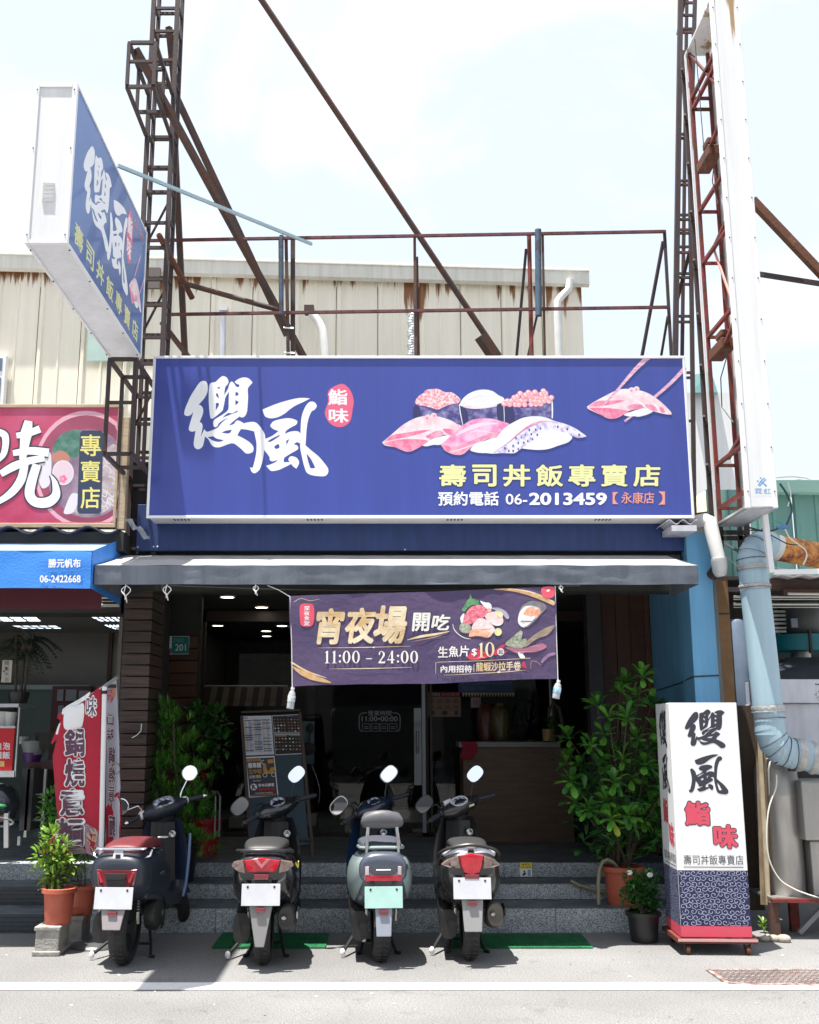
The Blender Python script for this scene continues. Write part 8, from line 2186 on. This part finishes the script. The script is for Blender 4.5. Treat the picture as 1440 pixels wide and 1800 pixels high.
# concrete blocks and the left pots
def conc(u0,u1,v0,v1,zt,lab,dep=.3,y=None):
 a = G(u0,v1,0); b = G(u1,v1,0); q = MB(M_CONC)
 q.box(a.x + .012,a.y,.0,b.x - .0,a.y + dep,zt); q.box(a.x - .004,a.y - .012,0,b.x + .012,a.y + dep,.035); q.box(a.x + .002,a.y - .008,zt - .03,b.x + .008,a.y + dep + .005,zt + .001)
 return tag(q.build("concrete_block",bevel=.008),lab,"concrete block"),a
_,a_ = conc(57,102,1635,1681,.20,"low concrete block under the nearest left terracotta pot",.26)
bpos = Vector((a_.x + .13,a_.y + .13,.202))
leafy(bpos,.115,.25,M_TERRA,cl_([(92,1475,.07,0),(80,1505,.08,0),(100,1510,.09,0),(78,1535,.07,0),(98,1540,.08,0),(110,1490,.06,.05),(92,1560,.05,0),(120,1525,.06,.05)],a_.y + .13),"bright green leafy plant in the nearest terracotta pot, on the low concrete block",seed=6,per=75)
_,a2 = conc(104,143,1625,1661,.2,"second concrete block behind the first, under the rear terracotta pot",.24)
b2p = Vector((a2.x + .12,a2.y + .12,.202))
leafy(b2p,.1,.21,M_TERRA,cl_([(118,1500,.06,0),(135,1520,.07,0),(148,1500,.05,0),(128,1548,.05,0)],a2.y + .12),"smaller leafy plant in the rear terracotta pot beside the flag stand",seed=7,per=75,L=.055)
leafy(Vector((W(95,1450,9.3).x,9.5,Z2)),.1,.2,M_POTB,cl_([(93,1402,.07,0),(84,1430,.08,0),(90,1455,.08,0),(78,1465,.06,0),(98,1425,.06,0)],9.4),"leafy plant with reddish buds behind the red flag",seed=8,m=M_LEAF,per=60)
q = MB(M_TERRA); tag(q.lathe([(.001,0),(.085,0),(.11,.2),(.12,.2),(.12,.23),(.1,.23),(.001,.2)],W(130,1640,8.55) * 1.0 - Vector((0,0,W(130,1640,8.55).z - .02)),24).build("empty_pot",smooth=True,ang=35),"shaded terracotta pot standing behind the two left plants","plant pot")
# small black pot at the right
leafy(G(1133,1655),.125,.22,M_POTB,cl_([(1112,1545,.06,0),(1140,1548,.07,0),(1125,1570,.09,0),(1105,1575,.06,0),(1150,1580,.06,0),(1130,1592,.09,-.02),(1145,1598,.06,0)],8.65),"small dark-leaved flowering plant in a black pot beside the box sign",seed=9,m=M_LEAFD,L=.042,Wd=.024,per=190)
fl_ = thing("white_flowers","two small white blossoms on top of the black-potted plant","flowers",W(1125,1535,8.6))
for (u,v) in ((1107,1534),(1143,1538)):
 q = MB(mat("petal",(.8,.8,.78),.5,sub=.2)); p = W(u,v,8.6)
 for k in range(6): q.sphere(p + Vector((.014 * cos(k * 1.05),.004,.01 * sin(k * 1.05))),.011,6,4,(1,.4,1))
 q.build("blossom",parent=fl_,smooth=True)
# ficus in the dim porch and its red pot and bow
leafy(Vector((W(352,1450,10.0).x,10.3,Z3)),.15,.32,mat("red wrapped pot",(.4,.01,.02),.5),[(W(u,v,10.2),r_) for (u,v,r_) in ((345,1262,.12),(378,1268,.13),(358,1295,.14),(388,1305,.11),(345,1330,.12),(375,1335,.1))],"dim drooping-leaf fig plant in a red pot at the back of the porch",seed=12,m=M_LEAFD,L=.085,Wd=.04,per=40)
q = MB(mat("red ribbon",(.55,.0,.02),.5)); c = W(356,1356,10.0)
for k in range(9):
 a = k * .7; q.grid(lambda s_,t_: c + Vector(((.02 + .07 * sin(pi * s_)) * cos(a) + .012 * (t_ - .5),-.02 + .04 * sin(pi * s_) * sin(k),(.02 + .07 * sin(pi * s_)) * sin(a) + .02 * (t_ - .5))),6,2)
tag(q.build("ribbon_bow",smooth=True),"red gift ribbon bow tied on the fig plant in the porch","ribbon")
# palm in the noodle shop
pl_ = thing("palm_plant","dark feathery palm standing on the noodle shop's cart","potted plant",W(35,1238,9.9))
q = MB(M_POTB); c = W(32,1236,9.9); q.lathe([(.001,0),(.08,0),(.1,.1),(.001,.1)],c,18); q.build("pot",parent=pl_)
q = MB(M_STEM)
for dx in (-.03,.02,.05): q.tube([c + Vector((dx,0,.08)),c + Vector((dx * 1.4,0,.4)),c + Vector((dx * 2,0,.62))],.012,6)
q.build("stem",parent=pl_,smooth=True)
q = MB(mat("dark frond",(.012,.028,.014),.5,isl=.3)); rr = random.Random(14)
for i in range(26):
 a = rr.uniform(0,2 * pi); b = c + Vector((rr.uniform(-.05,.08),0,rr.uniform(.4,.68))); up_ = rr.uniform(.0,.25); Lf = rr.uniform(.28,.42)
 for j in range(14):
  t = j / 14; p = b + Vector((cos(a) * Lf * t,sin(a) * Lf * t * .6,up_ * t - .32 * t * t))
  for s_ in (-1,1):
   d_ = Vector((-sin(a) * s_ * .6 + cos(a) * .5,cos(a) * s_ * .6,-.45)) * .11 * (1 - t * .5); q.add([p,p + d_ * .5 + Vector((.006,0,.006)),p + d_,p + d_ * .5 - Vector((.006,0,.0))],[(0,1,2,3)])
q.build("frond",parent=pl_,kind="stuff")
cd = W(12,1180,9.7); q = MB(mat("card",(.5,.46,.4),.6)); q.box(cd.x - .045,cd.y,cd.z - .1,cd.x + .045,cd.y + .004,cd.z + .1)
cdo = tag(q.build("gift_card"),"pale gift card with vertical characters hung in the palm","card")
S = Surf((0,cd.y,0))
for i,c_ in enumerate("開業大吉"): S.text(c_,8,1162 + i * 9.5,16,1170 + i * 9.5,M_INKK)
S.done("card_lettering",cdo)
# succulent rosette on the counter and weed by the stand
def tuft(p,n,L,Wd,m,lab,nm,cat,up=.8,seed=1):
 rr = random.Random(seed); root = thing(nm,lab,cat,p); me = leaf_mesh("leaf",L,Wd,m)[0]
 for i in range(n):
  a = 2.4 * i; inst("leaf",me,root,orient_m(p + Vector((0,0,rr.uniform(0,L))),(cos(a),sin(a),up * rr.uniform(.2,1.6)),0,rr.uniform(.6,1.1)))
 return root
tuft(W(968,1286,11.2),16,.12,.055,M_LEAFD,"small broad-leaved plant in a striped pot on the wooden counter","counter_plant","plant",seed=3)
q = MB(mat("striped pot",(.5,.33,.1),.5,col2=(.08,.05,.02),vscale=20,stretch=(3,3,.1))); q.lathe([(.001,0),(.06,0),(.065,.12),(.001,.12)],W(964,1302,11.2),20)
tag(q.build("striped_pot",smooth=True,ang=40),"small yellow and brown striped pot on the wooden counter","plant pot")
tuft(G(1343,1640),18,.07,.03,M_LEAFL,"tiny weed sprouting at the foot of the rusty stand","weed","plant",1.5,seed=5)
rr = random.Random(41)
for i,(u,v,r_) in enumerate(((1345,1655,.035),(1360,1655,.04),(1378,1656,.045),(1350,1649,.025))):
 q = MB(mat("pale stone",(.42,.38,.32),.9,var=.3,vscale=15,bump=.5)); q.sphere(G(u,v) + Vector((0,0,r_ * .5)),r_,10,7,(1.3,1,.75))
 tag(q.build("stone",smooth=True),["leftmost rounded stone at the rusty stand's foot","middle rounded stone at the stand's foot","largest pale stone, rightmost by the stand's foot","smallest stone behind the others by the stand"][i],"stone","stones by the stand")
# ================================================================ SMALL THINGS
# wooden counter and what stands on it
CY = 11.3
cn = thing("wood_counter","dark wooden counter with a pale top to the right inside the porch","counter",W(905,1470,CY))
xa,xb = W(815,1400,CY).x,W(1008,1400,CY).x; zt_ = W(900,1314,CY).z
q = MB(M_COUNTER); q.box(xa,CY,Z3,xb,CY + .5,zt_ - .004); q.build("counter_front",parent=cn,bevel=.004)
q = MB(mat("grey worktop",(.22,.22,.21),.4)); q.box(xa - .04,CY - .03,zt_,xb - .12,CY + .52,zt_ + .06); q.build("worktop",parent=cn,bevel=.006)
q = MB(M_DARK); q.box(xa,CY + .01,Z3,xb,CY + .012,Z3 + .08); q.build("kickboard",parent=cn)
def vase(u,v,y,prof,m,lab,nm="vase"):
 c = W(u,v,y); q = MB(m); q.lathe(prof,c,20); return tag(q.build(nm,smooth=True),lab,nm)
vase(880,1303,11.5,[(.001,0),(.07,0),(.1,.1),(.115,.22),(.1,.33),(.06,.37),(.07,.4),(.001,.4)],mat("olive ceramic",(.1,.085,.035),.35,var=.4,vscale=8),"olive ceramic jar on the wooden counter")
vase(855,1303,11.55,[(.001,0),(.08,0),(.1,.15),(.1,.3),(.05,.4),(.001,.42)],mat("red brown ceramic",(.1,.03,.02),.35,var=.5,vscale=12),"red-brown ceramic jar behind the olive one on the counter")
q = MB(mat("driftwood",(.12,.09,.08),.8,var=.3)); q.tube([W(u,v,11.25) for (u,v) in ((964,1262),(966,1245),(974,1236),(983,1245),(988,1265),(990,1290),(985,1303))],[.012,.018,.022,.018,.02,.022,.02],8)
tag(q.build("driftwood_arch",smooth=True),"arched piece of driftwood on the counter's right end","ornament")
q = MB(mat("red cloth",(.28,.01,.03),.8)); a = W(825,1316,CY - .04); q.grid(lambda s_,t_: a + Vector((-.09 + .16 * s_ + .02 * sin(t_ * 4),.0 - .01 * sin(s_ * 9),.07 - (.19 - .06 * abs(s_ - .5)) * t_)),8,8)
tag(q.build("red_cloth",smooth=True),"red cloth draped over the left corner of the wooden counter","cloth")
# papers on the glass
PYG = GY - .01
def paper(u0,v0,u1,v1,m,nm,lab,cat="poster",y=PYG):
 a,b = W(u0,v1,y),W(u1,v0,y); q = MB(m); q.box(a.x,y,a.z,b.x,y + .003,b.z); return tag(q.build(nm),lab,cat)
pm = paper(750,1216,810,1260,mat("tan menu paper",(.2,.14,.1),.6),"menu_sheet","tan menu sheet with two rows of dish pictures on the shop glass")
S = Surf((0,PYG,0)); S.rect(750,1216,810,1225,M_DARK); S.text("外帶餐盒",752,1217.5,774,1223.5,M_GOLDD); S.text("美食嚴選",776,1217,808,1223.5,M_RBR,bold=.02)
M_DISH = mat("dish print",(.22,.04,.03),.5,col2=(.1,.1,.05),vscale=60)
for r_ in range(2):
 for k in range(4): S.rect(754 + k * 14,1229 + r_ * 11,764 + k * 14,1236 + r_ * 11,M_DISH)
for u in (760,782,802): S.disc(u,1253,5 if u < 800 else 3,4,M_DARK,n=12)
S.done("menu_print",pm)
bp_ = paper(806,1195,904,1217,mat("blue notice board",(.02,.06,.16),.5),"blue_notice","dark blue notice with a phone number behind the banner's lower edge","sign",GY - .03)
S = Surf((0,GY - .03,0)); M_DIMB = mat("dim blue print",(.06,.16,.28),.5); S.text("0908-222-0080",812,1197,862,1203,M_DIMB,bold=.01); S.text("TEL:03-1100",812,1207,852,1213,M_DIMB,bold=.01); S.text("來電預約免候位",864,1198,900,1204,M_DIMB); S.done("notice_lettering",bp_)
q = MB(mat("cream fringe",(.45,.4,.28),.7)); a,b = W(812,1221,GY - .04),W(905,1221,GY - .04)
for k in range(18):
 x = a.x + (b.x - a.x) * k / 18; q.add([(x,a.y,a.z + .02),(x + (b.x - a.x) / 18,a.y,a.z + .02),(x + (b.x - a.x) / 36,a.y,a.z - .03)],[(0,2,1)])
tag(q.build("fringe_trim"),"cream scalloped trim under the blue notice","trim")
ns2 = paper(828,1226,845,1244,mat("pale sticker",(.35,.33,.32),.6),"no_smoking_sticker","small white no-smoking sticker on the glass right of the menu sheet","sticker")
S = Surf((0,PYG,0)); S.poly([[(836.5 + 5 * cos(t),1235 + 5 * sin(t)) for t in [i * pi / 8 for i in range(16)]],[(836.5 + 4 * cos(t),1235 + 4 * sin(t)) for t in [i * pi / 8 for i in range(16)]]],M_RBR,sm=False); S.rect(833,1234.6,840,1235.6,M_DARK); S.stroke([(833,1231.5),(840,1238.5)],.8,M_RBR,n=1); S.done("symbol_print",ns2)
st2 = paper(731,1268,739,1279,mat("white blue sticker",(.3,.38,.5),.5),"door_sticker","small blue and white sticker on the door stile above the handle","sticker",GY - .06)
hb_ = paper(527,1268,553,1343,mat("pale blue board",(.09,.16,.17),.6),"pale_board","pale blue-grey board propped behind the menu easel","board",11.0)
q = MB(M_DARK); c = W(545,1280,10.98); q.sphere(c,.04,12,8,(1,.3,1.2)); q.tube([c,W(544,1300,10.98),W(542,1308,10.98)],.008,6); q.sphere(W(541,1316,10.97),.07,14,8,(1.2,.3,.9)); tag(q.build("hanging_ladle",smooth=True),"dark ladle-shaped thing hanging before the pale board","ladle")
cable([(548,1345),(556,1365),(562,1390),(560,1412)],.004,M_STAIN,"thin pale wire hanging behind the easel",10.9)
q = MB(mat("dim lilac bin",(.03,.04,.09),.5)); tag(q.lathe([(.001,0),(.12,0),(.15,.42),(.001,.42)],W(778,1405,12.6),20).build("bin",smooth=True,ang=40),"dim bluish bin seen through the glass left of the counter","bin")
# pale boxes seen at the foot of the window
for i,(u0,v0,u1,v1) in enumerate(((402,1436,431,1456),(512,1434,538,1452),(540,1432,556,1452),(690,1424,752,1446),(606,1424,617,1470),(726,1457,751,1470))):
 a,b = W(u0,v1,12.15),W(u1,v0,12.15); q = MB(mat("pale timber block",(.42,.37,.31),.6,var=.2)); q.box(a.x,12.15,a.z,b.x,12.4,b.z)
 tag(q.build("floor_box",bevel=.006),["pale box at the foot of the window, leftmost, beside the easel","pale box low behind the easel's right leg","narrow pale box just right of the easel's leg","long pale bench end low behind the door between two scooters","thin upright pale post low in the window","small white card box beside the door's foot"][i],"box")
q = MB(mat("bench front",(.14,.12,.1),.6)); q.box(W(390,1450,12.42).x,12.42,Z3,W(560,1450,12.42).x,12.5,W(400,1440,12.42).z); tag(q.build("bench"),"low dim bench running behind the window glass","bench")
# menu easel
EY = 9.95
es = thing("menu_easel","dark wooden A-frame easel holding three sheets on the porch","easel",W(490,1500,EY))
M_EW = mat("brown easel wood",(.07,.042,.03),.5,var=.3,stretch=(6,6,.6))
for (a,b,w_) in (((425,1258),(441,1492),.03),((527,1252),(551,1506),.032),((432,1480),(548,1476),.025),((424,1252),(528,1248),.02),((488,1450),(489,1496),.025)):
 q = MB(M_EW); y2 = EY + .02 if b[0] != 489 else EY + .35; q.bar(W(*a,EY + .14 if a[1] < 1300 else y2),W(*b,EY if b[1] > 1400 else EY + .14),w_,.02); q.build("frame_bar",parent=es,bevel=.002,seg=1)
e0,e1 = W(440,1480,EY),W(425,1258,EY + .13)
ezv = Vector((e1.x - e0.x,e1.y - e0.y,e1.z - e0.z)).normalized(); exv = Vector((1,0,.045)).normalized(); ezv = (ezv - exv * ezv.dot(exv)).normalized()
q = MB(mat("chalkboard",(.03,.06,.085),.6)); SB = Surf(W(440,1480,EY + .0) + Vector((0,.01,0)),ex=exv,ez=ezv,off=.002,step=.0004)
pp = [SB.st(u,v) for (u,v) in ((441,1490),(543,1484),(524,1256),(428,1258))]; q.hexa([SB.at(p.x,p.y,-.014) for p in pp] + [SB.at(p.x,p.y,0) for p in pp]); q.build("chalkboard",parent=es)
def sheet(c,m,nm):
 q = MB(m); pp = [SB.st(*p) for p in c]; q.hexa([SB.at(p.x,p.y,.001) for p in pp] + [SB.at(p.x,p.y,.004) for p in pp]); return q.build(nm,parent=es)
M_DPAP = mat("white menu paper",(.8,.83,.9),.6)
sheet([(431,1328),(482,1326),(477,1258),(427,1259)],M_DPAP,"menu_sheet"); SB.off = .006
M_TXT = mat("bluish text print",(.25,.3,.5),.6); M_TXO = mat("ochre text print",(.6,.45,.28),.6)
rr = random.Random(51)
SB.text("纓風",429,1260.5,436,1264,M_DARK)
for col in range(3):
 y = 1266
 while y < 1322:
  dx = (y - 1260) * .075; u0 = 429 + col * 16 + dx
  if rr.random() < .3: SB.rect(u0,y,u0 + 14,y + 1.3,M_DARK); y += 2.2
  SB.rect(u0,y,u0 + rr.uniform(3,6),y + .8,M_TXO); SB.rect(u0 + 7,y,u0 + rr.uniform(9,14),y + .8,M_TXT); y += 1.7
SB.done("menu_print",es)
sheet([(481.5,1289),(531,1289),(527,1255.5),(478,1258)],M_INKW,"photo_menu"); sheet([(484,1327.5),(535,1325),(531.5,1290.5),(481.5,1291)],M_INKW,"photo_menu"); SB.off = .006
SB.poly([[(482,1288),(530,1288),(526.5,1256.5),(479,1259)]],M_DARK,sm=False); SB.poly([[(484.6,1326.5),(534,1324),(531,1291.5),(482.3,1292)]],M_DARK,sm=False)
M_D2 = mat("dish print two",(.3,.09,.05),.5,col2=(.25,.2,.15),vscale=70)
SB.rect(480,1259.5,500,1260.8,I_NORI); SB.rect(503,1258.6,526,1260,I_NORI); SB.rect(484,1293,504,1294.4,M_TXO); SB.rect(508,1292.4,530,1293.8,mat("teal strip print",(.1,.4,.34),.5))
for blk in (0,1):
 for r_ in range(5 if blk == 0 else 4):
  for k in range(8):
   u = 483 + k * 5.6 + (k > 3) * 1.5 + r_ * .45 + blk * 3; v = (1265 if blk == 0 else 1299) + r_ * (5.2 if blk == 0 else 6.3)
   SB.disc(u,v,1.7,1.3,M_D2 if rr.random() < .65 else (M_TXO if rr.random() < .6 else I_RICE),n=8)
SB.done("menu_print",es)
sheet([(438,1402.5),(489.5,1398),(482.5,1328.5),(431,1331)],M_INKW,"notice_poster"); SB.off = .006
sk = lambda u,v: (u + (v - 1330) * .095,v - (u - 432) * .045)
SB.poly([[(433,1333.5),(481,1333.5),(481,1400.5),(433,1400.5)]],M_INKK,sm=False,n=1,fn=sk)
M_ORP = mat("orange print",(.62,.3,.03),.5); M_REDP2 = mat("poster red print",(.5,.01,.02),.5)
def sr(u0,v0,u1,v1,m): SB.poly([[(u0,v0),(u1,v0),(u1,v1),(u0,v1)]],m,sm=False,fn=sk)
sr(434,1335,458,1339,M_ORP); SB.text("NOTICE",440,1335.7,454,1338.4,M_REDP2,bold=.03,fn=sk)
SB.text("機車請",434.5,1341,458,1351,M_INKW,bold=.04,fn=sk); SB.text("立中柱",434.5,1352.5,458,1361,M_ORP,bold=.04,fn=sk); SB.text("以免",435.5,1363,445,1369,M_INKW,bold=.02,fn=sk); SB.text("擋路",446,1363,456,1369,M_YEL,bold=.02,fn=sk)
SB.text("謝謝您的配合",441,1372,455,1374.5,M_INKW,fn=sk); sr(470,1337,480,1344,M_ORP)
SB.poly([[(462,1345),(466,1344),(467,1352),(470,1358),(474,1352),(480,1351),(481,1355),(476,1361),(468,1362),(461,1358)]],M_ORP,fn=sk)
for u in (463,478): SB.poly([[(u + 4 * cos(t),1364 + 4 * sin(t)) for t in [i * pi / 6 for i in range(12)]],[(u + 3 * cos(t),1364 + 3 * sin(t)) for t in [i * pi / 6 for i in range(12)]]],M_INKW,sm=False,fn=sk)
SB.stroke([(463,1346),(459,1340),(464,1338)],1.2,M_INKW,fn=sk)
SB.poly([[(441.5 + 6 * cos(t),1384 + 6 * sin(t)) for t in [i * pi / 8 for i in range(16)]]],M_INKW,sm=False,fn=sk); SB.text("R",438.5,1380,444.5,1388,M_INKK,bold=.06,fn=sk); SB.stroke([(437.5,1380),(445.5,1388)],1.0,M_REDP2,n=1,fn=sk)
SB.text("非本店顧客",449.5,1378.5,478,1384.5,M_INKW,bold=.035,fn=sk); SB.text("請勿停車",449.5,1386,478,1392,M_REDP2,bold=.06,fn=sk); SB.text("本店監視錄影中違者舉報",443,1394,474,1396.5,M_INKW,fn=sk)
for k in range(10): SB.poly([[(434 + k * 4.6,1399.8),(436.4 + k * 4.6,1399.8),(438.4 + k * 4.6,1397.6),(436 + k * 4.6,1397.6)]],M_ORP,sm=False,fn=sk)
SB.done("poster_print",es)
# house number plate
hp = thing("house_number","green and white house number plate reading 201 on the brown boards","number plate",W(310,1134,BY - .01))
a,b = W(290,1150,BY - .012),W(333,1118,BY - .012); q = MB(M_INKW); q.box(a.x,BY - .012,a.z,b.x,BY - .001,b.z); q.build("plate",parent=hp,bevel=.002)
S = Surf((0,BY - .012,0)); S.rect(302,1119,332.3,1149.3,mat("plate green",(.0,.22,.19),.4)); S.rect(291,1119,302,1149.3,M_DPAP)
S.poly([[(291.2,1149),(301,1149),(301.5,1138),(296,1143)]],M_BOWL,n=2); S.text("中",294.5,1123,299,1128,M_INKK); S.text("正強街",304,1122,323,1129,M_TXT); S.text("201",308,1132,327,1144,M_INKW,bold=.01); S.done("plate_lettering",hp)
# caution sticker on the step
cs = thing("caution_sticker","yellow and white watch-your-step sticker on the top granite riser","sticker",W(924,1528,S3Y))
a,b = W(914.5,1541,S3Y - .002),W(935,1516,S3Y - .002); q = MB(M_INKW); q.box(a.x,S3Y - .0025,a.z,b.x,S3Y - .0005,b.z); q.build("sticker_sheet",parent=cs)
S = Surf((0,S3Y - .0025,0)); M_CY = mat("caution yellow",(.72,.6,.03),.5); S.rect(914.5,1516,935,1527,M_CY); S.text("▲警告",918,1517.5,931,1521,M_INKK); S.text("小心台階",917,1522.5,933,1526,M_INKK)
S.poly([[(918,1538),(921,1534),(920,1531),(923,1530),(923,1534),(926,1536),(924,1537),(921,1539)]],M_INKK,n=2)
for k in range(4): S.rect(928,1529 + k * 2.8,933,1531 + k * 2.8,mat("sticker blue print",(.08,.2,.5),.5))
S.done("sticker_print",cs)
# green mats
for i,(c_,lab) in enumerate((([(372,1668),(573,1668),(579,1643),(392,1641)],"green ribbed mat under the gloss black scooter"),([(790,1668),(1043,1668),(1022,1643),(790,1643)],"green ribbed mat between the rightmost scooter and the box sign"))):
 P4_ = [G(*p) for p in c_]; q = MB(M_GMAT)
 n = 90 if i else 70
 for k in range(n):
  a = P4_[0].lerp(P4_[1],k / n); b = P4_[0].lerp(P4_[1],(k + .7) / n); c = P4_[3].lerp(P4_[2],(k + .7) / n); d_ = P4_[3].lerp(P4_[2],k / n)
  q.hexa([a,b,c,d_] + [p + Vector((0,0,.012 + R.uniform(-.001,.001))) for p in (a,b,c,d_)])
 q.add([p + Vector((0,0,.006)) for p in P4_],[(0,1,2,3)])
 tag(q.build("floor_mat",kind="stuff"),lab,"mat","green mats at the foot of the steps")
# hose
hz = [(1003,1548),(1018,1556),(1034,1560),(1050,1566),(1078,1570)]
P3 = [W(u,v,9.25) for (u,v) in hz]; P3 = [Vector((p.x,p.y,max(p.z,Z1 + .015))) for p in P3]
q = MB(mat("dull hose",(.3,.28,.17),.5,var=.2)); q.tube(P3,.014,8)
P5 = [Vector((W(1052,1578,9.0).x,9.0,Z1 + .01)),W(1052,1550,9.0),W(1054,1528,9.0),W(1060,1514,9.0),W(1068,1511,9.0),W(1078,1516,9.02),W(1088,1528,9.05)]
q.tube(P5,.015,8); tag(q.build("garden_hose",smooth=True),"dull yellow-grey hose looped over the step and the big terracotta pot","hose")
# drain cover
dc = thing("drain_cover","rusty rectangular cast drain cover set in the road at the lower right","drain cover",G(1370,1720))
q0,q1,q2,q3 = [G(u,v,.006) for (u,v) in ((1280,1729),(1520,1733),(1500,1705),(1245,1705))]
q = MB(make_rusty("cast iron rusty",(.3,.26,.25),(.3,.14,.1),.45,14)); M_CAST = q.mats[0]
q.add([q0,q1,q2,q3],[(0,1,2,3)]); q.bar(q0,q1,.03,.01); q.bar(q1,q2,.03,.01); q.bar(q2,q3,.03,.01); q.bar(q3,q0,.03,.01); q.build("frame",parent=dc)
q = MB(mat("worn cast studs",(.34,.31,.3),.5,.3,var=.3))
for i in range(44):
 for j in range(9):
  s_,t_ = (i + .8 + .5 * (j % 2)) / 45.5,(j + .8) / 9.6; p = q0.lerp(q1,s_).lerp(q3.lerp(q2,s_),t_) + Vector((0,0,.003)); d_ = .012 * (1 if (i + j) % 2 else -1)
  q.bar(p + Vector((-.011,-d_,0)),p + Vector((.011,d_,0)),.007,.006)
q.build("raised_studs",parent=dc,kind="stuff")
# litter
rr = random.Random(77); q = MB(mat("litter",(.5,.48,.45),.8,isl=.5))
for i in range(60):
 u,v = rr.uniform(0,1440),rr.uniform(1668,1795); p = G(u,v,.003); s_ = rr.uniform(.003,.009); a = rr.uniform(0,3)
 q.add([p + Vector((cos(a) * s_ * 1.8,sin(a) * s_,.001)),p + Vector((-sin(a) * s_,cos(a) * s_,.004)),p + Vector((-cos(a) * s_ * 1.8,-sin(a) * s_,.001)),p + Vector((sin(a) * s_,-cos(a) * s_,.0))],[(0,1,2,3)])
tag(q.build("litter_scraps",kind="stuff"),"small pale scraps scattered on the asphalt","litter")
# rope ends on the pillar
q = MB(M_ROPE); q.tube([W(u,v,PY - .015) for (u,v) in ((249,1272),(248,1285),(240,1293),(232,1297))],.0045,5); tag(q.build("rope_end",smooth=True),"frayed white rope end tied to a plank of the wood pillar","rope")
# chrome stool frame left of easel
q = MB(M_STAIN)
for dx in (0,8): q.tube([W(385 - dx,1470,10.1),W(387 - dx,1400,10.1),W(382 - dx,1392,10.15),W(372,1392 + dx,10.2)],.011,8)
tag(q.build("metal_rack",smooth=True),"thin metal rack frame beside the needle-leaved shrub","rack")
